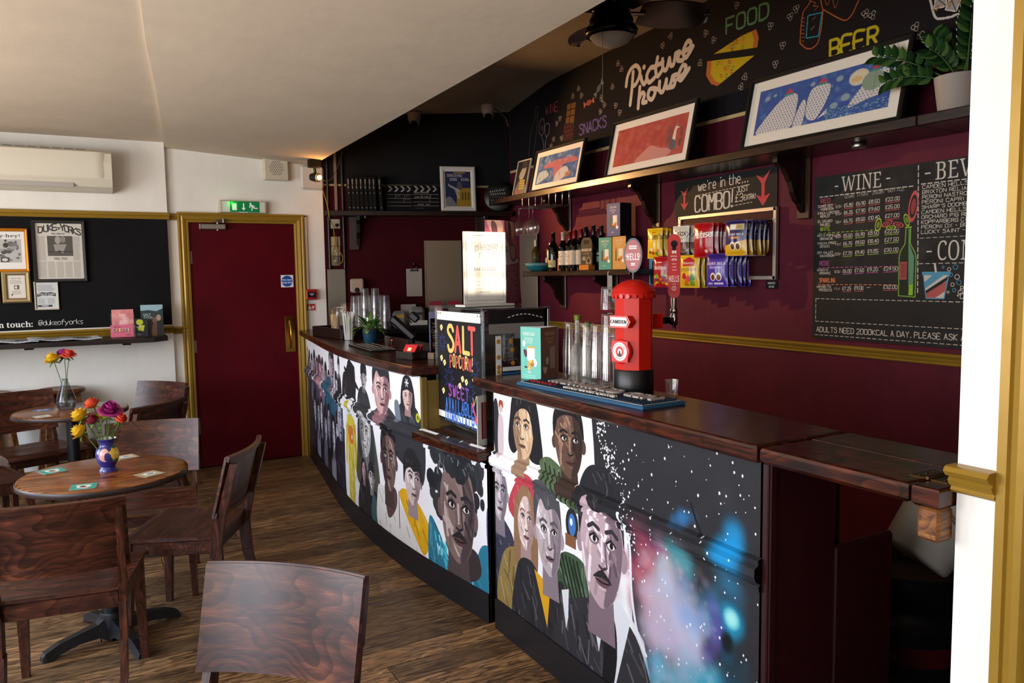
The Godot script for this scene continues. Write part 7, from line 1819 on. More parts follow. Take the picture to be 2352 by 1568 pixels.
func bottle(label: String, at: Vector3, h: float, r: float, glassc: Color, cap: Color, lab: Material, lab_y: float, lab_h: float, group := "", foil := 0.07) -> Node3D:
	var t := thing("wine_bottle", label, "bottle", at, FX, group)
	var prof := [V2(0, 0), V2(r * 0.95, 0), V2(r, 0.005), V2(r, h * 0.60), V2(r * 0.86, h * 0.67), V2(r * 0.48, h * 0.75), V2(r * 0.38, h * 0.80), V2(r * 0.37, h * 0.97), V2(r * 0.42, h * 0.975), V2(r * 0.42, h), V2(0, h)]
	lath(t, "body", prof, M(glassc, 0.06), Vector3.ZERO, 24)
	lath(t, "capsule", [V2(r * 0.39, h * 1.001 - foil), V2(r * 0.40, h * 0.97), V2(r * 0.45, h * 0.975), V2(r * 0.45, h * 1.002), V2(0, h * 1.003)], M(cap, 0.3, 0.2), Vector3.ZERO, 20)
	var w := MB.new(); w.lathe([V2(r * 1.008, lab_y), V2(r * 1.008, lab_y + lab_h)], 20, Vector3.ZERO, Basis(), 0.15, PI - 0.15); put("label", w, lab, t)
	return t

func label_art(bg: Color, kind: int) -> StandardMaterial3D:
	var c := Cv.new(self, V2(0.11, 0.11), 900, bg); var ink := hx("3a332c")
	if kind == 0: c.text("ARGENTO", V2(0.055, 0.05), 0.014, ink, "Droid Serif", false, 1); c.ell(V2(0.055, 0.028), V2(0.006, 0.006), hx("7c3a2c")); c.greek(0.03, 0.06, 0.05, 0.03, 4, ink.lightened(0.4))
	elif kind == 1:
		for k in 5: c.outline([V2(0.02 + k * 0.017, 0.02), V2(0.035 + k * 0.014, 0.05), V2(0.02 + k * 0.018, 0.08), V2(0.03 + k * 0.016, 0.10)], 0.002, hx("8a8378"))
		c.ell(V2(0.055, 0.06), V2(0.014, 0.02), hx("a79f92"))
	elif kind == 2: c.text("OSCURO", V2(0.055, 0.045), 0.026, hx("d8d6d0"), "Droid Sans", true, 1, 0.8); c.greek(0.02, 0.055, 0.07, 0.04, 5, hx("c6c4bd"))
	else: c.greek(0.02, 0.02, 0.07, 0.06, 5, ink)
	var m := pic(c.done(), 0.6); m.uv1_scale = V3(-1, 1, 1); m.uv1_offset = V3(1, 0, 0)
	return m

func bracket(parent: Node, z: float, top: float, reach: float, drop: float) -> void:
	# scrolled corner bracket with its back board
	var p := PackedVector2Array([V2(0, 0), V2(reach, 0), V2(reach, -0.03), V2(reach * 0.9, -0.05), V2(reach * 0.72, -0.06), V2(reach * 0.62, -drop * 0.32), V2(reach * 0.55, -drop * 0.42), V2(reach * 0.50, -drop * 0.44), V2(reach * 0.42, -drop * 0.62), V2(reach * 0.30, -drop * 0.78), V2(reach * 0.18, -drop * 0.84), V2(reach * 0.12, -drop * 0.93), V2(0, -drop)])
	var w := MB.new(); w.prism(p, 0.032, V3(WR - 0.02, top, z - 0.016), Basis(V3(-1, 0, 0), V3(0, 1, 0), V3(0, 0, 1)))
	var b := put("bracket", w, dark_wood, parent)
	w = MB.new(); w.box(V3(WR - 0.011, top - drop * 0.55, z), V3(0.02, drop * 1.12, 0.085), 0.004); put("back_board", w, M(Color(0.20, 0.105, 0.04), 0.35), b)

func build_back_bar() -> void:
	# gold dado along the wall
	var w := MB.new(); w.mould(dado_profile(), [V3(WR, 1.094, -0.9), V3(WR, 1.094, -6.1)]); struct("trim_7", w, gold)
	# long picture shelf
	var sh := thing("wall_shelf", "long dark wooden picture shelf high on the maroon wall with scrolled brackets", "shelf")
	w = MB.new()
	w.box(V3(3.325, 2.169, -4.04), V3(0.35, 0.046, 3.86), 0.004); put("board", w, shelf_wood_z(), sh)
	w = MB.new(); w.box(V3(3.325, 2.169, -1.53), V3(0.35, 0.046, 1.155), 0.004); put("board", w, shelf_wood_z(), sh)
	for z in [-5.32, -4.225, -2.98]: bracket(sh, z, 2.146, 0.22, [0.26, 0.27, 0.29][[-5.32, -4.225, -2.98].find(z)])
	for z in [[-2.50, "round steel light disc under the picture shelf above the wine board"]]:
		var p := thing("shelf_light", z[1], "light fitting", V3(3.30, 2.146, z[0]))
		lath(p, "disc", [V2(0, -0.026), V2(0.03, -0.026), V2(0.034, -0.022), V2(0.034, -0.004), V2(0.03, 0), V2(0, 0)], steel, Vector3.ZERO, 24); lath(p, "lens", [V2(0, -0.0265), V2(0.02, -0.0262)], H("8a8580", 0.2), Vector3.ZERO, 20)
	# low bottle shelf
	var ls := thing("wall_shelf", "short dark wooden bottle shelf with scrolled brackets below the picture shelf", "shelf")
	w = MB.new(); w.box(V3(3.375, 1.549, -4.94), V3(0.25, 0.04, 1.45), 0.004); put("board", w, shelf_wood_z(), ls)
	for z in [-5.40, -4.70]: bracket(ls, z, 1.528, 0.18, 0.24)
	var y := 1.5695
	bottle("olive green oil bottle at the left end of the bottle shelf", V3(3.36, y, -5.62), 0.26, 0.036, Color(0.18, 0.16, 0.03), Color(0.5, 0.5, 0.42), label_art(hx("2a3320"), 3), 0.02, 0.09)
	var bw := thing("glazed_bowl", "turquoise glazed bowl at the left end of the bottle shelf", "bowl", V3(3.325, y, -5.53))
	lath(bw, "bowl", [V2(0, 0), V2(0.05, 0), V2(0.085, 0.02), V2(0.112, 0.068), V2(0.108, 0.068), V2(0.08, 0.026), V2(0, 0.012)], H("1f6a70", 0.2), Vector3.ZERO, 36); lath(bw, "rim_band", [V2(0.1005, 0.047), V2(0.1105, 0.065)], H("6d8f8c", 0.25), Vector3.ZERO, 36)
	var bt := thing("bitters_bottle", "small bitters bottle with a yellow cap behind the turquoise bowl", "bottle", V3(3.44, y, -5.55)); lath(bt, "body", [V2(0, 0), V2(0.028, 0), V2(0.028, 0.10), V2(0.012, 0.13), V2(0.012, 0.16)], H("8f8a80", 0.4), Vector3.ZERO, 20); lath(bt, "cap", [V2(0.016, 0.15), V2(0.016, 0.18), V2(0, 0.181)], H("c58a1c", 0.4), Vector3.ZERO, 18)
	var cs := thing("cocktail_shaker", "steel cocktail shaker on the bottle shelf left of the wine", "shaker", V3(3.40, y, -5.44)); lath(cs, "body", [V2(0, 0), V2(0.032, 0), V2(0.042, 0.15), V2(0.03, 0.185), V2(0.022, 0.19), V2(0.022, 0.225), V2(0.018, 0.232), V2(0, 0.233)], steel, Vector3.ZERO, 24)
	var br := thing("spindle", "thin twisted steel bar spoon standing beside the shaker", "bar spoon", V3(3.39, y, -5.37)); w = MB.new(); w.tube([V3(0, 0, 0), V3(0, 0.255, 0)], 0.004, 8); w.ball(V3(0, 0.258, 0), Vector3.ONE * 0.007); put("stem", w, steel, br)
	bottle("dark prosecco bottle with a black foil neck, left of the red wines", V3(3.35, y, -5.33), 0.305, 0.041, Color(0.012, 0.014, 0.012), Color(0.03, 0.035, 0.03), label_art(hx("9b9a70"), 3), 0.03, 0.055, "", 0.10)
	block_thing("card", "small orange card between the prosecco and the wine bottles", "card", V3(3.36, y + 0.05, -5.262), V3(0.004, 0.10, 0.045), H("b86a45", 0.6))
	var la := [label_art(hx("b9b2a6"), 0), label_art(hx("a59d90"), 1), label_art(hx("0d0d0e"), 2)]
	var ws := [[-5.20, 0.30, "aaa49a", 0], [-5.118, 0.30, "5c1a1c", 0], [-5.04, 0.31, "7a1417", 1], [-4.965, 0.315, "7a1417", 1], [-4.885, 0.325, "111113", 2], [-4.80, 0.33, "121214", 2], [-4.685, 0.32, "1a1c18", 2]]
	var wl := ["first red wine bottle from the left with a pale neck and white label", "second red wine bottle with a dark red capsule and white label", "red capped wine bottle with a grey patterned label, third in the row", "red capped wine bottle with a grey patterned label, fourth in the row", "black capped wine bottle with a black and white lettered label, just left of the bottle-shaped sign", "black capped wine bottle behind the bottle-shaped sign", "dark bottle ending the wine row, behind the right edge of the bottle-shaped sign"]
	for k in 7: bottle(wl[k], V3(3.36 + 0.01 * (k % 2), y, ws[k][0]), ws[k][1], 0.038, Color(0.014, 0.012, 0.012), hx(ws[k][2]), la[ws[k][3]], 0.045, 0.11, "wine bottles on the bottle shelf")
	for k in 5: bottle("second-row wine bottle behind the labelled ones on the bottle shelf", V3(3.45, y, -5.16 + k * 0.08), 0.31, 0.037, Color(0.014, 0.012, 0.012), [Color(0.25, 0.03, 0.04), Color(0.03, 0.03, 0.03)][k % 2], la[0], 0.045, 0.11, "second row of wine bottles")
	# bottle shaped double-up sign in a wooden foot
	var c := Cv.new(self, V2(0.15, 0.22), 1100, hx("3b352c")); var Wt := hx("c3bba6")
	c.text("DOUBLE-UP", V2(0.075, 0.085), 0.034, Wt, "Droid Sans", true, 1, 0.75); c.text("ANY SPIRIT", V2(0.075, 0.112), 0.016, hx("7f7357"), "Droid Sans", true, 1); c.text("FOR", V2(0.10, 0.135), 0.014, hx("7f7357"), "Droid Sans", true, 1); c.text("£2", V2(0.04, 0.165), 0.04, Wt, "Droid Sans", true, 1)
	c.blobby([V2(0.07, 0.20), V2(0.08, 0.15), V2(0.12, 0.14), V2(0.14, 0.19)], hx("756a58")); c.ell(V2(0.105, 0.17), V2(0.018, 0.02), hx("1d1a17"))
	var ds := thing("promo_sign", "dark bottle-neck shaped board about doubling up, in a wooden foot before the wines", "sign", V3(3.285, y, -4.765), FX)
	var dp := PackedVector2Array([V2(-0.072, 0.03), V2(0.072, 0.03), V2(0.072, 0.19), V2(0.062, 0.222), V2(0.035, 0.238), V2(-0.035, 0.238), V2(-0.062, 0.222), V2(-0.072, 0.19)])
	w = MB.new(); w.prism(dp, 0.006, V3(0, 0, -0.003)); put("board", w, H("3b352c", 0.5), ds)
	plane(ds, "print", V3(0, 0.118, 0.0036), 0.138, 0.176, pic(c.done(), 0.5)); w = MB.new(); w.box(V3(0, 0.205, 0.0036), V3(0.07, 0.028, 0.001), 0.0); put("hand_slot", w, H("16130f"), ds)
	block(ds, "foot", V3(0, 0.02, 0), V3(0.125, 0.04, 0.06), H("a8682a", 0.5), 0.004)
	# small offer cartons
	var cn := [[-4.585, y, "4f8f7e", "8a6a3c", "WINE DUO", "teal offer carton on the bottle shelf right of the wines"], [-4.42, y, "c0904a", "2a2230", "DELI DUO", "mustard offer carton at the right end of the bottle shelf"], [-4.485, y + 0.2335, "565a7c", "17161a", "ALE DUO", "slate blue offer carton standing on top of the other two"]]
	for k in 3:
		var e: Array = cn[k]; var p := Cv.new(self, V2(0.135, 0.23), 800, hx(e[2]))
		p.text(e[4], V2(0.067, 0.036), 0.02, Wt, "Droid Sans", true, 1, 0.8); p.greek(0.03, 0.043, 0.075, 0.012, 2, Wt); p.text("£10", V2(0.067, 0.07), 0.013, Wt, "Droid Sans", true, 1)
		p.rect(0.062, 0.085, 0.042, 0.075, hx("d8cfbd")); p.rect(0.03, 0.10, 0.014, 0.07, [hx("5a2430"), hx("3f6a2e"), hx("3f6a2e")][k]); p.rect(0.034, 0.08, 0.006, 0.02, hx("7a3a2c"))
		for q in 12: p.ell(V2(p.rg.randf_range(0.06, 0.105), p.rg.randf_range(0.14, 0.175)), V2(0.008, 0.007), [hx("b3622f"), hx("d9a447"), hx("8d3a2c")][q % 3])
		p.ell(V2(0.105, 0.17), V2(0.012, 0.012), hx("e2dccf")); p.text("duo", V2(0.06, 0.208), 0.014, Wt, "Droid Sans", true, 1)
		var t := thing("offer_carton", e[5], "carton", V3(3.37, e[1], e[0]), FX + 0.12, "small three-sided offer cartons")
		block(t, "carton", V3(0, 0.1155, 0), V3(0.135, 0.23, 0.11), H(e[3], 0.5), 0.001); plane(t, "print", V3(0, 0.1155, 0.0556), 0.134, 0.229, pic(p.done(), 0.5))
	# age check card, bottle opener, glass rack
	c = Cv.new(self, V2(0.21, 0.33), 700, hx("4d8fa0"))
	c.rect(0, 0, 0.21, 0.065, hx("2f6f86")); c.text("CHALLENGE", V2(0.01, 0.052), 0.042, WHT, "Droid Sans", true, 0, 0.9)
	for k in 4: c.text(["If you are lucky", "enough to look", "25 you should", "be flattered"][k], V2(0.012, 0.09 + k * 0.02), 0.02, hx("15323c"), "Droid Sans", false)
	c.rect(0.05, 0.17, 0.16, 0.075, hx("27598c")); c.text("18", V2(0.06, 0.232), 0.07, WHT, "Droid Sans", true); c.greek(0.12, 0.185, 0.08, 0.045, 3, hx("6fa0c0")); c.blobby([V2(0.015, 0.32), V2(0.012, 0.25), V2(0.03, 0.215), V2(0.03, 0.17), V2(0.045, 0.17), V2(0.045, 0.215), V2(0.062, 0.25), V2(0.06, 0.32)], hx("16262c")); c.greek(0.08, 0.265, 0.11, 0.05, 5, hx("1d3a44"))
	var cg := flat("age_check_card", V3(3.462, 1.622, -4.16), 0.21, 0.325, 0.006, pic(c.done(), 0.5), H("1a2226"), null, FX); tag(cg, "pale blue age check card on the wall left of the hanging sweets", "sign")
	var op := thing("bottle_opener", "flat steel bar blade hanging at the right end of the bottle shelf", "bottle opener", V3(3.255, 1.385, -4.44), FX + 0.3)
	var ob := PackedVector2Array(); for k in 13: ob.append(V2(cos(PI * k / 12) * 0.021, 0.157 + sin(PI * k / 12) * 0.021))
	for k in 13: ob.append(V2(cos(PI + PI * k / 12) * 0.021, 0.021 + sin(PI + PI * k / 12) * 0.021))
	w = MB.new(); w.prism(ob, 0.003); put("blade", w, M(Color(0.55, 0.53, 0.5), 0.3, 1.0), op); lath(op, "hole", [V2(0, 0), V2(0.013, 0)], H("2a1716"), V3(0, 0.155, 0.0034), 16, Basis(V3(1, 0, 0), PI / 2)); block(op, "slot", V3(0, 0.035, 0.0032), V3(0.018, 0.022, 0.001), H("2a1716"), 0.0)
	var gr := thing("glass_rack", "chrome wire rack under the picture shelf for hanging wine glasses", "rack", V3(3.2, 2.146, -5.33))
	w = MB.new()
	for x in [-0.06, 0.0, 0.06, 0.12]:
		w.tube([V3(x, 0.0, 0.28), V3(x, -0.075, 0.28), V3(x, -0.075, -0.12), V3(x, 0.0, -0.12)], 0.004, 8)
	w.tube([V3(-0.06, -0.075, -0.12), V3(0.12, -0.075, -0.12)], 0.004, 8); put("wires", w, chrome, gr)
	for k in 3:
		var t := thing("wine_glass", "balloon wine glass hanging upside down, %s of the three on the chrome rack" % ["leftmost", "middle", "rightmost"][k], "wine glass", V3([3.15, 3.17, 3.15][k], 2.075, [-5.53, -5.40, -5.31][k]), 0.0, "wine glasses on the chrome rack")
		lath(t, "glass", [V2(0, 0.004), V2(0.036, 0.002), V2(0.036, 0.0), V2(0.005, -0.006), V2(0.004, -0.085), V2(0.012, -0.098), V2(0.040, -0.118), V2(0.052, -0.150), V2(0.051, -0.18), V2(0.043, -0.215), V2(0.042, -0.215), V2(0.049, -0.18), V2(0.050, -0.150), V2(0.038, -0.120), V2(0.0, -0.100)], glass(Color(0.5, 0.48, 0.45), 0.03, 0.01), Vector3.ZERO, 28)
	# white steel sheet leaning in the corner
	var ss := thing("steel_sheet", "pale steel sheet standing in the corner right of the pink card", "panel", V3(3.47, 1.10, -5.93), FX); block(ss, "sheet", V3(0, 0.40, 0), V3(0.30, 0.80, 0.006), M(Color(0.55, 0.5, 0.45), 0.4, 0.6), 0.001)
	snacks()
	boards()

func shelf_wood_z() -> StandardMaterial3D:
	if not mats.has("shelf_wood_z"):
		var im := wood_image(512, 256, 44, Color(0.05, 0.025, 0.016), Color(0.16, 0.085, 0.045), Color(0.30, 0.18, 0.09), 7.0, 0.4, 0.3)
		var m := timber("shelf_wood_z", im, V3(4.0, 4.0, 1.4), 0.28)
	return mats["shelf_wood_z"]

func snack_art(k: int) -> Array:
	# [image, colour of the wrapper]
	var cols := ["d9b01c", "cfc8b8", "a3121a", "2b2358", "a0141e", "d9b224", "4a2f98"]
	var c := Cv.new(self, V2(0.14, 0.20), 1000, hx(cols[k])); var Wt := hx("e9e4da")
	match k:
		0:
			c.text("m&m's", V2(0.07, 0.075), 0.05, hx("2c1710"), "Droid Serif", true, 1, 0.85); c.greek(0.05, 0.022, 0.04, 0.014, 1, hx("8a4a14"))
			for e in [[0.035, 0.16, "7a4a1c"], [0.065, 0.165, "b03018"], [0.095, 0.168, "3f7a2c"], [0.11, 0.15, "c86a1c"], [0.05, 0.14, "d0cabc"]]: c.ell(V2(e[0], e[1]), V2(0.013, 0.011), hx(e[2]))
		1:
			c.rect(0, 0.10, 0.14, 0.10, hx("3f2a1c")); c.blobby([V2(0, 0.11), V2(0.04, 0.095), V2(0.09, 0.12), V2(0.14, 0.10), V2(0.14, 0.14), V2(0.06, 0.15), V2(0, 0.135)], hx("6b4930")); c.outline([V2(0.0, 0.15), V2(0.05, 0.135), V2(0.10, 0.16), V2(0.14, 0.14)], 0.006, hx("a3886a"))
			c.hand("Galaxy", V2(0.018, 0.065), 0.032, 0.0045, hx("2b1d14"), 0.95, -0.06); c.greek(0.04, 0.075, 0.07, 0.014, 2, hx("4a3a2c"))
		2:
			for q in 14: c.soft(V2(c.rg.randf() * 0.14, c.rg.randf() * 0.2), 0.03, hx("c8262a"), 0.3)
			c.hand("Maltesers", V2(0.010, 0.09), 0.034, 0.0065, Wt, 0.72, -0.10); c.ell(V2(0.07, 0.115), V2(0.016, 0.009), hx("8a4a1c"), -0.5); c.ell(V2(0.10, 0.165), V2(0.012, 0.010), hx("c9b8a8"))
		3:
			c.poly([V2(0, 0.14), V2(0.14, 0.11), V2(0.14, 0.2), V2(0, 0.2)], hx("d6a21c")); c.rect(0.035, 0.02, 0.09, 0.034, hx("c7b27c")); c.rect(0.04, 0.024, 0.035, 0.026, Wt); c.greek(0.08, 0.026, 0.04, 0.022, 3, hx("5a4a2c"))
			c.text("DAIRY MILK", V2(0.075, 0.085), 0.016, Wt, "Droid Serif", true, 1); c.rect(0.045, 0.092, 0.05, 0.012, hx("c97a1c")); for q in 2: c.ell(V2(0.055 + q * 0.035, 0.145), V2(0.017, 0.024), Wt); c.ell(V2(0.055 + q * 0.035, 0.148), V2(0.012, 0.018), hx("5a3219"))
		4:
			c.text("Skittles", V2(0.07, 0.085), 0.034, Wt, "Droid Sans", true, 1, 0.9); c.greek(0.04, 0.03, 0.06, 0.014, 1, Wt)
			for q in 26: c.ell(V2(c.rg.randf_range(0.01, 0.13), c.rg.randf_range(0.115, 0.185)), V2(0.012, 0.011), [hx("c86a1c"), hx("6f9a2c"), hx("b0202c"), hx("d0b020"), hx("5a2a6a")][q % 5])
		5:
			c.poly([V2(0.03, 0.03), V2(0.07, 0.012), V2(0.11, 0.03), V2(0.112, 0.068), V2(0.028, 0.068)], hx("b5222a")); c.text("Bassetts", V2(0.07, 0.055), 0.018, Wt, "Droid Serif", true, 1)
			var xx := 0.014
			for q in 11: xx += c.text("JellyBabies"[q], V2(xx, 0.098), 0.028, [hx("b0303a"), hx("3f7a2c"), hx("5a2a6a"), hx("c86a1c")][q % 4], "Droid Sans", true, 0, 0.75)
			for e in [[0.04, 0.13, "b5222a"], [0.07, 0.145, "d0505a"], [0.10, 0.135, "3f8a2c"], [0.055, 0.17, "c86a1c"], [0.095, 0.17, "6f9a2c"], [0.025, 0.16, "c9a02c"]]: c.blobby([V2(e[0] - 0.014, e[1] + 0.016), V2(e[0] - 0.012, e[1] - 0.012), V2(e[0], e[1] - 0.02), V2(e[0] + 0.012, e[1] - 0.012), V2(e[0] + 0.014, e[1] + 0.016)], hx(e[2]))
		6:
			c.rect(0, 0.0, 0.14, 0.035, hx("352274")); c.text("DAIRY MILK", V2(0.07, 0.068), 0.022, Wt, "Droid Serif", true, 1, 0.9); c.text("Buttons", V2(0.07, 0.09), 0.022, hx("c3aee0"), "Droid Sans", true, 1)
			for q in 2: c.ell(V2(0.052 + q * 0.038, 0.14), V2(0.019, 0.025), Wt); c.ell(V2(0.052 + q * 0.038, 0.143), V2(0.013, 0.018), hx("6a3a1c"))
			c.rect(0.015, 0.175, 0.03, 0.012, hx("b9a9d0")); c.rect(0.055, 0.175, 0.06, 0.012, hx("d8cfe4"))
	return [pic(c.done(), 0.22), H(cols[k], 0.25)]

func snack_bag(front_m: Material, side_m: Material, wdt: float, hgt: float, label: String, group: String, sd: int) -> Node3D:
	var t := thing("sweet_bag", label, "sweets bag", Vector3.ZERO, 0.0, group)
	var puff := func(u: float, v: float, s: float) -> Vector3:
		var x := u * 2 - 1; var e := sin(PI * clampf((v - 0.06) / 0.88, 0, 1)); var d := 0.019 * pow(maxf(0.0, e), 0.5) * (1.0 - pow(absf(x), 2.6)) + 0.0016 * sin(u * 17.0 + sd) * e
		return V3(x * wdt / 2 * (1.0 - 0.03 * e), -hgt + v * hgt, s * (d + 0.001))
	var w := MB.new(); w.sheet(12, 14, func(u, v): return puff.call(u, v, 1.0)); put("front", w, front_m, t)
	w = MB.new(); w.sheet(12, 14, func(u, v): return puff.call(u, v, -1.0), true); put("back", w, side_m, t)
	w = MB.new()
	for k in 14: w.box(V3(-wdt / 2 + (k + 0.5) * wdt / 14, -0.006, 0), V3(wdt / 28, 0.012, 0.003)); w.box(V3(-wdt / 2 + (k + 0.5) * wdt / 14, -hgt + 0.006, 0), V3(wdt / 28, 0.012, 0.003))
	var c := put("crimped_seal", w, side_m, t); c.set_meta("kind", "stuff")
	return t

func snacks() -> void:
	var rk := thing("snack_rack", "silver edged board with chrome prongs holding two rows of hanging sweets", "rack", V3(WR, 0, 0))
	block(rk, "board", V3(-0.012, 1.70, -3.56), V3(0.02, 0.41, 0.80), M(Color(0.20, 0.055, 0.075), 0.5), 0.001)
	for e in [[1.895, -3.56, 0.022, 0.81], [1.505, -3.56, 0.022, 0.81]]: block(rk, "silver_edge", V3(-0.022, e[0], e[1]), V3(0.024, e[2], e[3]), M(Color(0.72, 0.68, 0.62), 0.35, 0.7), 0.002)
	for z in [-3.965, -3.165]: block(rk, "silver_edge", V3(-0.022, 1.70, z), V3(0.024, 0.41, 0.022), M(Color(0.72, 0.68, 0.62), 0.35, 0.7), 0.002)
	var w := MB.new(); w.tube([V3(-0.04, 1.835, -3.93), V3(-0.04, 1.835, -3.17)], 0.006, 8); put("rail", w, chrome, rk); w = MB.new(); w.tube([V3(-0.04, 1.645, -3.93), V3(-0.04, 1.645, -3.30)], 0.006, 8); put("rail", w, chrome, rk)
	for z in [-3.985, -3.74, -3.54, -3.275]:
		w = MB.new(); w.tube([V3(-0.04, 1.835, z), V3(-0.235, 1.838, z), V3(-0.245, 1.85, z)], 0.0028, 6); put("prong", w, chrome, rk)
	for z in [-3.93, -3.67, -3.435]:
		w = MB.new(); w.tube([V3(-0.04, 1.645, z), V3(-0.235, 1.648, z), V3(-0.245, 1.66, z)], 0.0028, 6); put("prong", w, chrome, rk)
	var kinds := [["yellow chocolate sweets bag", "yellow chocolate sweets"], ["cream and brown chocolate bag", "cream and brown chocolate"], ["bright red chocolate ball bag", "red chocolate ball"], ["purple and yellow chocolate egg bag", "purple and yellow chocolate"], ["dark red fruit sweets bag", "red fruit sweets"], ["yellow jelly sweets bag", "yellow jelly sweets"], ["violet chocolate buttons bag", "violet chocolate buttons"]]
	var place := [[0, 1.83, -3.995, 0.125, 0.195, 3], [1, 1.83, -3.745, 0.125, 0.205, 5], [2, 1.835, -3.545, 0.14, 0.205, 5], [3, 1.832, -3.28, 0.145, 0.20, 6], [4, 1.645, -3.935, 0.125, 0.195, 4], [5, 1.648, -3.665, 0.15, 0.20, 5], [6, 1.65, -3.43, 0.15, 0.195, 6]]
	for e in place:
		var art := snack_art(e[0]); var g := "hanging bags of %s" % kinds[e[0]][1]
		var f := snack_bag(art[0], art[1], e[3], e[4], "foremost %s hanging on the rack" % kinds[e[0]][0], g, e[0])
		f.position = V3(3.29, e[1], e[2]); f.rotation = V3(0, FX + 0.18, 0.0)
		for k in range(1, e[5]):
			var o := dup(f, "%s hanging behind the foremost one on its prong" % kinds[e[0]][0], V3(3.29 + k * 0.036, e[1], e[2] + 0.004 * sin(k * 2.0)), FX + 0.18 + 0.04 * sin(k * 1.3))
			o.rotation.z = 0.03 * sin(k * 2.7)
	var pl := block_thing("price_label", "small black price label reading sweets under the rack", "label", V3(WR - 0.004, 1.464, -3.205), V3(0.004, 0.048, 0.088), H("131214", 0.5))
	var c := Cv.new(self, V2(0.088, 0.048), 1500, hx("131214")); c.text("SWEETS", V2(0.044, 0.02), 0.016, hx("d9d4cc"), "Droid Sans", true, 1); c.text("£4.00", V2(0.044, 0.041), 0.016, hx("d9d4cc"), "Droid Sans", true, 1)
	plane(pl, "print", V3(-0.0024, 0, 0), 0.087, 0.047, pic(c.done(), 0.5), Basis(Vector3.UP, FX))

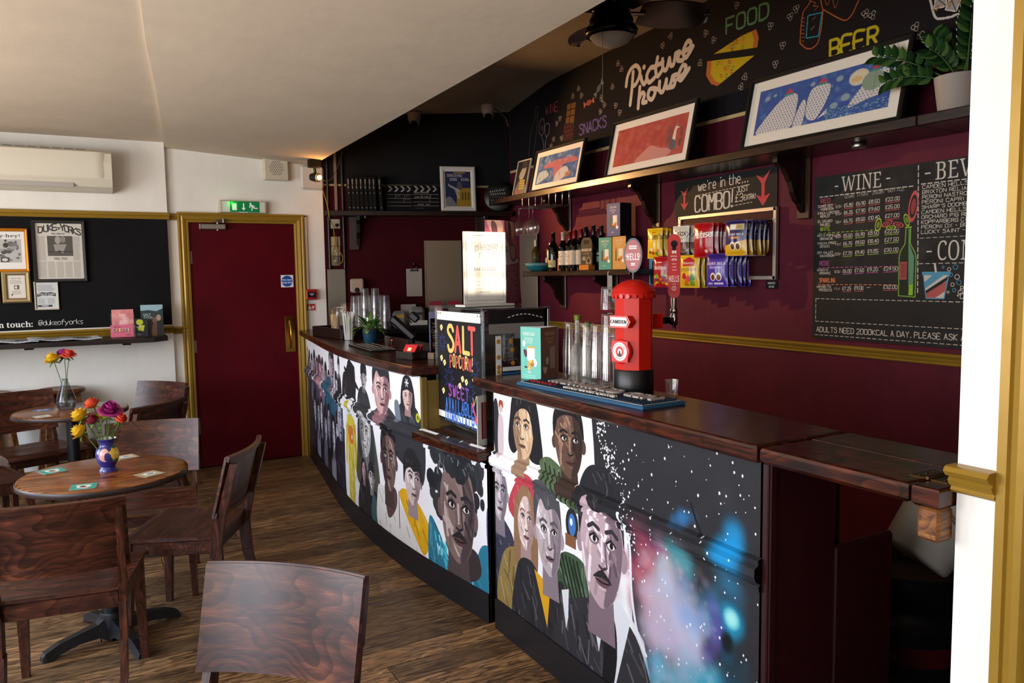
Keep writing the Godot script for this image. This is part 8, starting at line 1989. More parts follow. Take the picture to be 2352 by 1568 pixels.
func boards() -> void:
	var Wt := hx("b9b3a8"); var K := hx("1d1c1b")
	# combo sign
	var c := Cv.new(self, V2(0.87, 0.24), 1150, K); c.rg.seed = 3
	var Rd := hx("a83a3e")
	for e in [[0.095, 0.72, hx("a8423f")], [0.765, 1.0, Rd]]:
		var x: float = e[0]; var s: float = e[1]
		c.poly([V2(x, 0.12 + 0.1 * s), V2(x - 0.055 * s, 0.12 + 0.03 * s), V2(x - 0.012 * s, 0.12 + 0.045 * s), V2(x - 0.012 * s, 0.12 - 0.03 * s), V2(x - 0.055 * s, 0.12 - 0.085 * s), V2(x, 0.12 - 0.06 * s), V2(x + 0.055 * s, 0.12 - 0.105 * s), V2(x + 0.012 * s, 0.12 - 0.03 * s), V2(x + 0.012 * s, 0.12 + 0.045 * s), V2(x + 0.055 * s, 0.12 + 0.03 * s)], e[2])
	c.fit("we're in the...", V2(0.225, 0.082), 0.058, 0.42, 0.006, Wt, -0.04)
	c.dash(V2(0.20, 0.108), V2(0.66, 0.085), 0.018, 0.012, 0.004, Wt)
	for q in 2: c.fit("COMBO", V2(0.195 + q * 0.008, 0.212), 0.098, 0.30, [0.009, 0.004][q], Wt, -0.02, 0.01)
	c.line([V2(0.525, 0.10), V2(0.52, 0.175)], 0.010, Wt); c.dot(V2(0.518, 0.20), 0.008, Wt)
	c.fit("JUST", V2(0.56, 0.122), 0.032, 0.09, 0.0045, Wt, -0.04); c.fit("£3", V2(0.548, 0.178), 0.045, 0.06, 0.005, Wt, -0.04); c.fit("EXTRA!", V2(0.62, 0.172), 0.028, 0.085, 0.0042, Wt, -0.04)
	c.dash(V2(0.52, 0.20), V2(0.68, 0.19), 0.018, 0.012, 0.004, Wt)
	tag(flat("combo_board", V3(WR - 0.008, 2.018, -3.605), 0.87, 0.238, 0.007, pic(c.done(), 0.6), M(Color(0.07, 0.068, 0.066), 0.6), null, FX), "chalked combo board with two red arrows above the hanging sweets", "chalkboard")
	# wine board
	c = Cv.new(self, V2(1.10, 0.862), 1180, hx("222120")); c.rg.seed = 8
	for k in 110: c.soft(V2(c.rg.randf() * 1.1, [0.06, 0.06, 0.42, 0.42, c.rg.randf() * 0.86][k % 5] + c.rg.randfn(0, 0.03)), c.rg.randf_range(0.03, 0.08), [hx("3a3935"), hx("111110")][k % 2], 0.25)
	c.text("WINE", V2(0.285, 0.092), 0.108, Wt, "Droid Serif", false, 1, 0.78); c.rect(0.128, 0.058, 0.022, 0.007, Wt); c.rect(0.425, 0.05, 0.022, 0.007, Wt)
	c.text("BEVS", V2(0.675, 0.088), 0.112, Wt, "Droid Serif", false, 0, 0.8); c.rect(0.625, 0.05, 0.028, 0.007, Wt)
	c.text("COMBOS", V2(0.695, 0.458), 0.125, Wt, "Droid Serif", false, 0, 0.66); c.rect(0.645, 0.413, 0.026, 0.007, Wt)
	c.dash(V2(0.035, 0.108), V2(0.57, 0.104), 0.02, 0.012, 0.005, Wt); c.dash(V2(0.592, 0.012), V2(0.607, 0.61), 0.02, 0.012, 0.005, Wt); c.dash(V2(0.61, 0.100), V2(1.1, 0.100), 0.02, 0.012, 0.005, Wt); c.dash(V2(0.61, 0.352), V2(1.1, 0.352), 0.02, 0.012, 0.003, Wt); c.dash(V2(0.61, 0.472), V2(1.1, 0.472), 0.02, 0.012, 0.003, Wt)
	for k in 4: c.fit(["125ml", "175ml", "250ml", "BOTTLE"][k], V2([0.19, 0.264, 0.352, 0.438][k], 0.126 - 0.002 * k), 0.017, [0.055, 0.06, 0.06, 0.085][k], 0.0026, hx("8f8a82"))
	var red := hx("b0484a"); var grn := hx("8aa52c"); var ros := hx("b0508a"); var orn := hx("c9744a")
	for e in [[0.140, "RED", red, 0.06, 0.14], [0.287, "WHITE", grn, 0.062, 0.40], [0.470, "ROSE", ros, 0.06, 0.49], [0.560, "SPARKLING", orn, 0.10, 0.49]]:
		c.fit(e[1], V2(0.042, e[0]), 0.021, e[3], 0.0032, e[2]); c.dash(V2(0.035, e[0] + 0.012), V2(e[4], e[0] + 0.012), 0.016, 0.012, 0.003, e[2])
	var wines := [[0.162, "CUVEE DES", "VIGNERON", "12.5%", ["£5.80", "£6.90", "£8.50", "£22.00"], red], [0.199, "FINCA LORCOSO", "MERLOT", "12.5%", ["£6.25", "£7.90", "£9.60", "£25.00"], red], [0.242, "EL OSCURO", "MALBEC", "13%", ["£6.75", "£8.50", "£10.40", "£27.00"], red], [0.318, "PETIT PAPILLON", "GRENACHE", "13.5%", ["£5.50", "£6.90", "£8.50", "£22.00"], grn], [0.358, "VINUVA PINOT", "GRIGIO", "11%", ["£6.75", "£8.50", "£10.40", "£27.50"], grn], [0.408, "OPY VALLEY", "SAUVIGNON", "12.5%", ["£7.70", "£9.40", "£11.85", "£30.00"], grn], [0.500, "ARGENTO", "ORGANIC", "12.5%", ["£6.00", "£7.60", "£9.20", "£24.50"], ros], [0.590, "VAPORETTO", "PROSECCO", "11%", ["£7.25", "£9.00", "-", "£32.00"], red]]
	for e in wines:
		c.fit(e[1], V2(0.026, e[0]), 0.0115, 0.010 * e[1].length(), 0.0022, Wt); c.fit(e[2], V2(0.042, e[0] + 0.017), 0.0115, 0.010 * e[2].length(), 0.0022, Wt); c.fit(e[3], V2(0.137, e[0] + 0.010), 0.012, 0.036, 0.0021, Wt)
		for k in 4:
			var x: float = [0.188, 0.260, 0.332, 0.425][k]; var wd: float = [0.052, 0.052, 0.06, 0.075][k] if e[4][k] != "-" else 0.02
			c.fit(e[4][k], V2(x, e[0] + 0.010 - 0.003 * k), 0.0165, wd, 0.0026, Wt)
			if e[4][k] != "-": c.line([V2(x, e[0] + 0.019 - 0.003 * k), V2(x + wd, e[0] + 0.017 - 0.003 * k)], 0.003, e[5])
	# bottle with splashes
	var bo := [V2(0.508, 0.625), V2(0.506, 0.44), V2(0.512, 0.41), V2(0.535, 0.375), V2(0.538, 0.298), V2(0.562, 0.298), V2(0.562, 0.375), V2(0.588, 0.42), V2(0.594, 0.45), V2(0.594, 0.63)]
	c.poly(bo, hx("20281a")); c.line(bo, 0.005, hx("6f9a34"), true); c.rect(0.533, 0.293, 0.034, 0.007, hx("6f9a34"))
	c.poly([V2(0.551, 0.305), V2(0.558, 0.305), V2(0.56, 0.38), V2(0.584, 0.44), V2(0.583, 0.58), V2(0.558, 0.575)], hx("56805f")); c.rect(0.56, 0.57, 0.022, 0.052, hx("7fae2a")); c.rect(0.512, 0.462, 0.036, 0.085, hx("a04a4c")); c.rect(0.516, 0.468, 0.028, 0.073, hx("7e383b"))
	for e in [[0.572, 0.20, 0.024, 0.075, 0.12, red], [0.540, 0.262, 0.014, 0.032, -0.3, grn], [0.437, 0.272, 0.013, 0.032, 1.2, red], [0.497, 0.282, 0.013, 0.03, 1.8, red], [0.388, 0.275, 0.018, 0.034, 0.2, grn], [0.458, 0.293, 0.010, 0.028, 1.6, grn]]:
		c.ell(V2(e[0], e[1]), V2(e[2], e[3]), e[5], e[4]); c.ell(V2(e[0], e[1]), V2(e[2], e[3]) * 0.74, hx("222120"), e[4]); c.ell(V2(e[0], e[1]), V2(e[2], e[3]) * 0.5, e[5].darkened(0.25), e[4])
	var bevs := ["CAMDEN HELLS - 4.6%", "BRIXTON RELIANCE", "PERONI NASTRO AZZURRO", "PERONI CAPRI - BOTTLE", "SHARP'S DOOMBAR", "CAMDEN HELLS - CAN", "ORCHARD PIG REVELLER", "KOPPARBERG CIDER", "PERONI 0% - BOTTLE", "LUCKY SAINT - BOTTLE"]
	for k in 10: c.fit(bevs[k], V2(0.616, 0.123 + k * 0.0232), 0.0155, 0.0165 * bevs[k].length(), 0.0026, Wt)
	# paper cup with bubbles
	var bl := hx("4a86a0")
	c.poly([V2(0.633, 0.525), V2(0.756, 0.525), V2(0.737, 0.635), V2(0.65, 0.635)], hx("b5b0a6")); c.poly([V2(0.645, 0.60), V2(0.755, 0.53), V2(0.752, 0.548), V2(0.65, 0.62)], hx("222120")); c.poly([V2(0.638, 0.56), V2(0.68, 0.525), V2(0.735, 0.525), V2(0.643, 0.59)], bl); c.poly([V2(0.65, 0.635), V2(0.65, 0.612), V2(0.75, 0.552), V2(0.743, 0.60), V2(0.69, 0.635)], hx("a0504c"))
	c.line([V2(0.633, 0.525), V2(0.756, 0.525), V2(0.737, 0.635), V2(0.65, 0.635)], 0.005, bl, true); c.rect(0.626, 0.510, 0.138, 0.015, bl); c.line([V2(0.694, 0.51), V2(0.688, 0.478)], 0.010, Wt)
	for k in 12:
		var p := V2(0.728 + 0.026 * (k % 3) + 0.003 * k, 0.49 + 0.035 * (k / 3) + 0.010 * (k % 2)); var q := []
		for j in 12: q.append(p + Vector2.from_angle(j * TAU / 12) * (0.005 + 0.003 * (k % 3)))
		c.line(q, 0.003, [bl, Wt][k % 2], true)
	c.hand("LARGE", V2(0.83, 0.515), 0.022, 0.0035, Wt); c.hand("POPCORN", V2(0.812, 0.600), 0.022, 0.0035, Wt); c.hand("+DRINK", V2(0.798, 0.632), 0.024, 0.0035, Wt)
	c.dash(V2(0.024, 0.648), V2(1.1, 0.649), 0.02, 0.012, 0.0035, Wt); c.dash(V2(0.022, 0.648), V2(0.022, 0.77), 0.02, 0.01, 0.0035, Wt); c.dash(V2(0.022, 0.77), V2(1.1, 0.77), 0.02, 0.012, 0.0035, Wt); c.dash(V2(0.02, 0.843), V2(1.1, 0.845), 0.02, 0.012, 0.0035, Wt)
	c.fit("ADULTS NEED 2000KCAL A DAY. PLEASE ASK ABOUT", V2(0.03, 0.826), 0.026, 0.90, 0.0038, Wt, -0.004)
	tag(flat("wine_board", V3(WR - 0.010, 1.6075, -2.362), 1.10, 0.862, 0.009, pic(c.done(), 0.6), M(Color(0.08, 0.078, 0.075), 0.6), null, FX), "large chalked wine and drinks price board on the maroon wall at right", "chalkboard")

# ------------------------------------------------------------------ dark alcove wall at the far end
func on_alcove(o: Node3D, t: float, y: float, off: float, turn := 0.0) -> void:
	o.position = alc(t, y, off); o.rotation.y = ATURN + turn

func build_alcove() -> void:
	# black painted band above a thin cream line
	var w := MB.new(); w.box(V3(0.835, 2.86, 0.002), V3(1.70, 1.02, 0.004)); var bd := struct("black_band", w, blackp); bd.position = A0; bd.rotation.y = ATURN; bd.name = "trim_8"
	w = MB.new(); w.box(V3(0.835, 2.342, 0.003), V3(1.68, 0.016, 0.006)); var ln := struct("trim_9", w, H("8f8060", 0.7)); ln.position = A0; ln.rotation.y = ATURN
	var sh := thing("wall_shelf", "dark shelf in the black alcove carrying film books and clapperboards", "shelf", A0, ATURN)
	w = MB.new(); w.box(V3(0.83, 2.091, 0.075), V3(1.645, 0.042, 0.15), 0.003); put("board", w, shelf_wood, sh)
	for t in [0.255, 1.38]:
		w = MB.new(); w.box(V3(t, 1.925, 0.012), V3(0.085, 0.29, 0.022), 0.004); var bk := put("back_board", w, M(Color(0.13, 0.07, 0.03), 0.35), sh)
		w = MB.new(); w.prism(PackedVector2Array([V2(0.022, 0.0), V2(0.135, 0.0), V2(0.13, -0.04), V2(0.09, -0.07), V2(0.075, -0.14), V2(0.04, -0.19), V2(0.022, -0.25)]), 0.03, V3(t + 0.02, 2.07, 0), Basis(V3(0, 0, 1), V3(0, 1, 0), V3(1, 0, 0))); put("bracket", w, dark_wood, sh)
	for t in [0.35, 1.40]:
		var hk := thing("shelf_hook", ["small bright hook under the alcove shelf below the film books", "small bright hook under the alcove shelf near its right end"][0 if t < 1 else 1], "hook", alc(t, 2.068, 0.10), ATURN); w = MB.new(); w.tube([V3(0, 0, 0), V3(0, -0.012, 0), V3(0.006, -0.02, 0), V3(0.012, -0.014, 0)], 0.003, 6); put("wire", w, steel, hk)
	# film books
	var c := Cv.new(self, V2(0.04, 0.29), 900, hx("0c0b0b"))
	for k in 5: c.hand("MOVIE"[k], V2(0.013, 0.035 + k * 0.016), 0.013, 0.004, hx("8f8a84"), 1.0)
	c.rect(0.014, 0.135, 0.010, 0.008, hx("8f8a84")); c.rect(0.012, 0.262, 0.016, 0.008, hx("7d7872"))
	var bm := pic(c.done(), 0.5); var ts := [0.222, 0.258, 0.292, 0.328, 0.365, 0.402, 0.436, 0.492]
	var b0: Node3D
	for k in 8:
		var lb := "black film annual with white spine lettering, one of seven standing close together" if k < 7 else "black film annual leaning a little apart at the right end of the row"
		if k == 0:
			b0 = thing("film_book", lb, "book", Vector3.ZERO, 0.0, "black film annuals on the alcove shelf")
			block(b0, "cover", V3(0, 0.145, -0.02), V3(0.030, 0.29, 0.125), H("0b0a0a", 0.5), 0.002); block(b0, "pages", V3(0, 0.1465, -0.0225), V3(0.024, 0.288, 0.122), H("6b655c", 0.8), 0.0); plane(b0, "spine_print", V3(0, 0.145, 0.0428), 0.029, 0.285, bm)
		var o := b0 if k == 0 else dup(b0, lb, Vector3.ZERO)
		on_alcove(o, ts[k], 2.112, 0.088); o.rotation.z = 0.05 if k == 7 else 0.022
	# two clapperboards
	for k in 2:
		c = Cv.new(self, V2(0.25, 0.23), 700, hx("0b0a0b")); var Wt := hx("8d8884")
		for q in 4:
			for r in 2:
				var x := 0.03 + q * 0.055 + (0.0 if r == 1 else 0.0); var y := 0.006 + r * 0.028; var s := 1.0 if r == 0 else -1.0
				c.poly([V2(x - 0.012 * s, y), V2(x + 0.02 - 0.012 * s, y), V2(x + 0.02 + 0.012 * s, y + 0.024), V2(x + 0.012 * s, y + 0.024)], Wt)
		for r in 4: c.rect(0.01, 0.082 + r * 0.034, 0.23, 0.0035, Wt)
		c.rect(0.085, 0.082, 0.003, 0.034, Wt); c.rect(0.165, 0.082, 0.003, 0.034, Wt); c.rect(0.155, 0.116, 0.003, 0.034, Wt)
		if k == 0:
			c.text("TAKE", V2(0.10, 0.10), 0.014, Wt); c.text("ROLL", V2(0.18, 0.10), 0.014, Wt); c.text("SOUND", V2(0.17, 0.132), 0.014, Wt)
		else:
			c.text("HOLLYWOOD", V2(0.02, 0.074), 0.022, hx("9a958f"), "Droid Sans", true); c.hand("DUKE OF YORKS", V2(0.03, 0.112), 0.012, 0.002, Wt); c.hand("SCENE  TAKE", V2(0.05, 0.18), 0.012, 0.002, Wt); c.text("16:11  14.5.10", V2(0.03, 0.215), 0.014, Wt)
		var cb := thing("clapperboard", ["black and white clapperboard right of the film books", "lettered black clapperboard overlapping the first, left of the white frame"][k], "clapperboard")
		block(cb, "slate", V3(0, 0.082, 0), V3(0.25, 0.164, 0.008), H("0a0909", 0.5), 0.001); block(cb, "clap_stick", V3(0, 0.183, 0.001), V3(0.25, 0.028, 0.012), H("0a0909", 0.5), 0.001); block(cb, "clap_stick", V3(0, 0.214, 0.002), V3(0.25, 0.028, 0.012), H("0a0909", 0.5), 0.001)
		plane(cb, "print", V3(0, 0.115, 0.0088), 0.248, 0.226, pic(c.done(), 0.5))
		on_alcove(cb, [0.660, 0.885][k], 2.113, [0.06, 0.085][k]); cb.rotation.x = -0.10
	# white frame with a poster, round clapper tin
	c = Cv.new(self, V2(0.24, 0.32), 800, hx("1a2348"))
	c.text("DING DONG", V2(0.02, 0.05), 0.036, hx("b9b3a8"), "Droid Sans", true, 0, 0.7); c.text("KING", V2(0.045, 0.085), 0.036, hx("b9b3a8"), "Droid Sans", true, 0, 0.8); c.text("KONG", V2(0.15, 0.085), 0.036, hx("b9b3a8"), "Droid Sans", true, 0, 0.75); c.rect(0.08, 0.008, 0.11, 0.010, hx("a3802c"))
	c.poly([V2(0.10, 0.32), V2(0.11, 0.18), V2(0.15, 0.15), V2(0.24, 0.15), V2(0.24, 0.32)], hx("8f7020")); for k in 3: c.rect(0.155 + k * 0.028, 0.19, 0.012, 0.07, hx("4a3a14"))
	c.blobby([V2(0.0, 0.32), V2(0.0, 0.25), V2(0.04, 0.23), V2(0.08, 0.27), V2(0.10, 0.32)], hx("6d6a6c")); c.blobby([V2(0.11, 0.16), V2(0.12, 0.10), V2(0.15, 0.10), V2(0.155, 0.16)], hx("4d4a48"))
	for k in 9: c.line([V2(0.03 + k * 0.012, 0.115 + k * 0.006), V2(0.038 + k * 0.012, 0.138 + k * 0.006)], 0.005, hx("c9c4bb"))
	for k in 7: c.line([V2(0.09 + k * 0.004, 0.17 + k * 0.012), V2(0.112 + k * 0.003, 0.164 + k * 0.012)], 0.006, hx("c9c4bb"))
	var pf := picture("white framed navy and gold film poster on the alcove shelf", Vector3.ZERO, 0.315, 0.40, 0.035, 0.022, H("bdb7b0", 0.45), c.done(), 0.008); on_alcove(pf, 1.175, 2.112, 0.075); pf.rotation.x = -0.10
	var rt := thing("clapper_tin", "round dark tin painted with a small clapperboard, at the corner end of the alcove shelf", "tin"); lath(rt, "disc", [V2(0, 0), V2(0.125, 0), V2(0.13, 0.006), V2(0.13, 0.02), V2(0.124, 0.026), V2(0, 0.026)], H("191817", 0.35, 0.3), V3(0, 0.13, 0), 40, Basis(V3(1, 0, 0), PI / 2))
	c = Cv.new(self, V2(0.17, 0.17), 800, hx("141312"))
	for r in 2:
		for q in 7:
			var s := 1.0 if r == 1 else -1.0; var x := 0.012 + q * 0.021; var y := 0.03 + r * 0.024 - (0.0025 * q if r == 0 else 0.001 * q); c.poly([V2(x, y), V2(x + 0.009, y), V2(x + 0.009 + 0.010 * s, y + 0.018), V2(x + 0.010 * s, y + 0.018)], hx("8a8580"))
	for r in 3: c.rect(0.012, 0.088 + r * 0.026, 0.14, 0.002, hx("55524f"))
	c.text("SCENE", V2(0.015, 0.125), 0.014, hx("8a8580")); c.text("TAKE", V2(0.10, 0.118), 0.014, hx("8a8580"))
	plane(rt, "print", V3(0, 0.13, 0.0268), 0.165, 0.165, pic(c.done(), 0.5)); on_alcove(rt, 1.535, 2.113, 0.09); rt.rotation.x = -0.08; rt.rotation.y = ATURN - 0.35
	# sockets, cable and pipes at the left end
	for k in 4:
		var so := thing("wall_socket", ["cream wall socket with a black plug, topmost of the column at the alcove's left end", "blank cream socket plate, second from the top in the alcove column", "cream socket with a round switch, third down in the alcove column", "grey socket plate with a round switch, lowest in the alcove column"][k], "socket"); on_alcove(so, [0.098, 0.094, 0.092, 0.090][k], [2.008, 1.857, 1.772, 1.687][k], 0.0)
		block(so, "plate", V3(0, 0, 0.006), V3(0.082, 0.082, 0.012), H(["a8977f", "9a8b76", "9a8b76", "6f675e"][k], 0.5), 0.003)
		if k == 0: block(so, "plug", V3(0.012, -0.012, 0.022), V3(0.026, 0.026, 0.03), H("111112", 0.5), 0.006)
		elif k > 1:
			w = MB.new(); w.ball(V3(-0.002, 0, 0.013), V3(0.012, 0.012, 0.006), 14, 8); put("switch", w, H("b8a994", 0.4), so)
	for t in [0.042, 0.168]:
		var pi := thing("pipe", ["black painted vertical pipe at the very left of the alcove", "black painted vertical pipe right of the socket column"][0 if t < 0.1 else 1], "pipe"); on_alcove(pi, t, 0, 0.014); w = MB.new(); w.tube([V3(0, 1.62, 0), V3(0, 2.068, 0)], 0.012, 10); put("lower_run", w, H("0d0c0c", 0.4), pi); w = MB.new(); w.tube([V3(0, 2.115, 0), V3(0, 2.75, 0)], 0.012, 10); put("upper_run", w, H("0d0c0c", 0.4), pi)
	var tk := block_thing("cable_trunking", "pale vertical cable trunking above the left end of the alcove shelf", "trunking", Vector3.ZERO, V3(0.026, 0.62, 0.02), H("6f665c", 0.6)); on_alcove(tk, 0.112, 2.425, 0.012)
	var yc := thing("yellow_cable", "coiled yellow cable hanging in a loop beside the alcove sockets", "cable"); var q := []
	for e in [[-0.02, 2.42, 0.03], [0.0, 2.30, 0.05], [0.035, 2.16, 0.16], [0.05, 2.05, 0.165], [0.075, 2.0, 0.04], [0.085, 1.93, 0.03], [0.088, 1.84, 0.03], [0.07, 1.77, 0.03], [0.062, 1.71, 0.03], [0.085, 1.665, 0.03], [0.125, 1.66, 0.03], [0.152, 1.69, 0.03], [0.145, 1.74, 0.03], [0.11, 1.79, 0.03], [0.092, 1.86, 0.032], [0.086, 1.93, 0.034]]: q.append(alc(e[0], e[1], e[2]))
	w = MB.new(); w.tube(soften(q), 0.0038, 7); put("cable", w, H("8f7a22", 0.5), yc)
	var bc := thing("black_lead", "thin black lead hanging from the top alcove socket", "cable"); w = MB.new(); w.tube([alc(0.112, 1.99, 0.035), alc(0.112, 1.8, 0.02), alc(0.111, 1.62, 0.02)], 0.0025, 6); put("lead", w, H("0c0c0c"), bc)
	var wl := thing("grey_lead", "thin grey lead looping from the ceiling spotlight into the alcove", "cable"); w = MB.new(); var g := []
	for k in 13: g.append(V3(1.76, 2.37, -6.40).lerp(alc(0.18, 2.62, 0.05), k / 12.0) - V3(0, 0.13 * sin(PI * k / 12.0), 0))
	w.tube(g, 0.003, 6); put("lead", w, H("55504a"), wl)
	var gp := block_thing("splash_panel", "dull grey splash panel below the sockets at the alcove's left end", "panel", Vector3.ZERO, V3(0.155, 0.52, 0.006), M(Color(0.42, 0.40, 0.37), 0.22, 0.75)); on_alcove(gp, 0.092, 1.355, 0.02)
	# clipboard and steel sheet on the maroon wall below
	var cl := thing("clipboard", "pale clipboard hanging from a black clip on the dark alcove wall", "clipboard"); on_alcove(cl, 0.772, 1.488, 0.0)
	block(cl, "board", V3(0, 0, 0.012), V3(0.142, 0.248, 0.006), H("8d837a", 0.6), 0.003); block(cl, "clip", V3(0, 0.108, 0.018), V3(0.075, 0.014, 0.010), H("0c0b0b", 0.3), 0.003)
	w = MB.new(); w.tube([V3(-0.022, 0.11, 0.02), V3(-0.022, 0.15, 0.02), V3(0.022, 0.15, 0.02), V3(0.022, 0.11, 0.02)], 0.004, 8); put("clip_wire", w, H("0c0b0b", 0.3), cl); lath(cl, "hook", [V2(0, 0), V2(0.012, 0.0), V2(0.012, 0.02), V2(0, 0.022)], H("1b1a1a", 0.3), V3(0, 0.165, 0.0), 14, Basis(V3(1, 0, 0), PI / 2))
	var st := thing("steel_splashback", "tall brushed steel sheet on the alcove wall behind the white notice", "panel"); on_alcove(st, 1.03, 1.56, 0.0); block(st, "sheet", V3(0.01, 0, 0.02), V3(0.325, 0.60, 0.004), M(Color(0.60, 0.54, 0.46), 0.38, 0.85), 0.001); block(st, "folded_edge", V3(-0.158, 0, 0.018), V3(0.012, 0.60, 0.016), M(Color(0.66, 0.6, 0.52), 0.3, 0.85), 0.002)
	# ceiling cameras
	for k in 2:
		var cm := thing("dome_camera", ["white turret camera on the high ceiling near the corner", "white turret camera half hidden by the lower ceiling edge"][k], "camera", [V3(3.16, 2.985, -6.06), V3(2.66, 2.958, -6.50)][k])
		lath(cm, "base", [V2(0.0, 0.0), V2(0.058, 0.0), V2(0.055, -0.05), V2(0.05, -0.07), V2(0.0, -0.07)], H("8d8379", 0.5), V3(0, 0.01, 0), 28)
		w = MB.new(); w.ball(V3(0, -0.072, 0.01), Vector3.ONE * 0.045, 20, 14); put("eyeball", w, H("857b71", 0.45), cm); w = MB.new(); var dv := V3(-0.42, -0.62, 0.66).normalized(); w.tube([V3(0, -0.072, 0.01) + dv * 0.03, V3(0, -0.072, 0.01) + dv * 0.048], 0.033, 20); put("lens", w, H("040404", 0.25), cm)
	var cd := thing("ceiling_cable", "thin pale cable running from the turret camera to the corner", "cable"); w = MB.new(); w.tube([V3(3.2, 2.985, -6.07), V3(3.3, 2.975, -6.14), V3(3.40, 2.93, -6.18), V3(3.43, 2.86, -6.19)], 0.006, 6); put("cable", w, H("5c534b"), cd)
	fan()

func soften(pts: Array) -> Array:
	var out := []
	for i in pts.size() - 1:
		var a: Vector3 = pts[max(i - 1, 0)]; var b: Vector3 = pts[i]; var c: Vector3 = pts[i + 1]; var d: Vector3 = pts[min(i + 2, pts.size() - 1)]
		for j in 6: out.append(b.cubic_interpolate(c, a, d, j / 6.0))
	out.append(pts[-1]); return out

func fan() -> void:
	var o := V3(2.50, 2.85, -3.39)
	var f := thing("ceiling_fan", "dark ceiling fan with a frosted lamp bowl hanging over the bar", "ceiling fan", o)
	var bz := M(Color(0.09, 0.07, 0.055), 0.2, 0.85)
	lath(f, "rod", [V2(0.016, 0.12), V2(0.016, 0.5)], bz, Vector3.ZERO, 16); lath(f, "coupling", [V2(0.0, 0.13), V2(0.035, 0.13), V2(0.035, 0.19), V2(0.02, 0.20)], bz, Vector3.ZERO, 20)
	lath(f, "motor", [V2(0.0, -0.02), V2(0.11, -0.02), V2(0.115, 0.0), V2(0.10, 0.03), V2(0.10, 0.12), V2(0.08, 0.135), V2(0, 0.135)], bz, Vector3.ZERO, 40)
	lath(f, "lamp_ring", [V2(0.118, -0.085), V2(0.135, -0.075), V2(0.138, -0.05), V2(0.125, -0.03), V2(0.11, -0.02)], bz, Vector3.ZERO, 44)
	lath(f, "lamp_bowl", [V2(0.0, -0.135), V2(0.05, -0.128), V2(0.09, -0.108), V2(0.118, -0.078)], H("8f857a", 0.5), Vector3.ZERO, 40)
	for k in 4:
		var a: float = [0.35, 1.95, 3.35, 5.0][k]; var d := V3(cos(a), 0, sin(a)); var s := V3(-sin(a), 0, cos(a))
		var w := MB.new(); w.slab(6, 12, func(u, t):
			var wd: float = 0.05 + 0.075 * sin(PI * clampf(t * 0.85 + 0.1, 0, 1)); if t > 0.85: wd *= sqrt(maxf(0.02, 1.0 - pow((t - 0.85) / 0.15, 2.0)))
			return d * (0.15 + 0.38 * t) + s * (u * 2 - 1) * wd + V3(0, 0.045 + (u - 0.5) * 0.06, 0), 0.006)
		put("blade", w, H("17120f", 0.3), f)
		w = MB.new(); w.box(d * 0.13 + V3(0, 0.04, 0), V3(0.10, 0.008, 0.045), 0.002, Basis(d, Vector3.UP, d.cross(Vector3.UP))); put("blade_arm", w, bz, f)
	var w2 := MB.new(); w2.tube([V3(-0.10, -0.07, 0.06), V3(-0.10, -0.43, 0.06)], 0.0016, 6); put("pull_cord", w2, H("6d6253"), f)
	w2 = MB.new(); for y in [-0.34, -0.43]: w2.ball(V3(-0.10, y, 0.06), Vector3.ONE * 0.007, 10, 8)
	put("cord_beads", w2, H("7d715f"), f)

# ------------------------------------------------------------------ chalk art band, pictures and plant on the right wall
func build_wall_art() -> void:
	chalk_band()
	shelf_pictures()
	zz_plant()

func chalk_band() -> void:
	# x of the picture runs towards the camera from z = -6.3, y down from 3.42
	var z0 := -6.28; var L := 5.3; var top := 3.42; var bottom := 2.482
	var c := Cv.new(self, V2(L, top - bottom), 386, hx("1a181a")); c.rg.seed = 21
	var V := func(z: float, y: float) -> Vector2: return V2(z - z0, top - y)
	var Wt := hx("b5aea4")
	for k in 120: c.soft(V2(c.rg.randf() * L, c.rg.randf()), 0.2, hx("1b1a1a"), 0.2)
	band_art(c, V, Wt)
	var w := MB.new(); w.box(V3(WR - 0.002, (top + bottom) / 2, z0 + L / 2), V3(0.004, top - bottom, L)); var bd := struct("trim_10", w, blackp); var bm := pic(c.done(), 0.75); bm.metallic_specular = 0.15
	w = MB.new(); var x := WR - 0.0046
	w.quad(V3(x, bottom, z0), V3(x, bottom, z0 + L), V3(x, top, z0 + L), V3(x, top, z0)); put("chalk_art", w, bm, bd)
	w = MB.new(); w.box(V3(WR - 0.003, 2.472, z0 + L / 2), V3(0.006, 0.022, L)); struct("trim_11", w, H("b39a6c", 0.7))

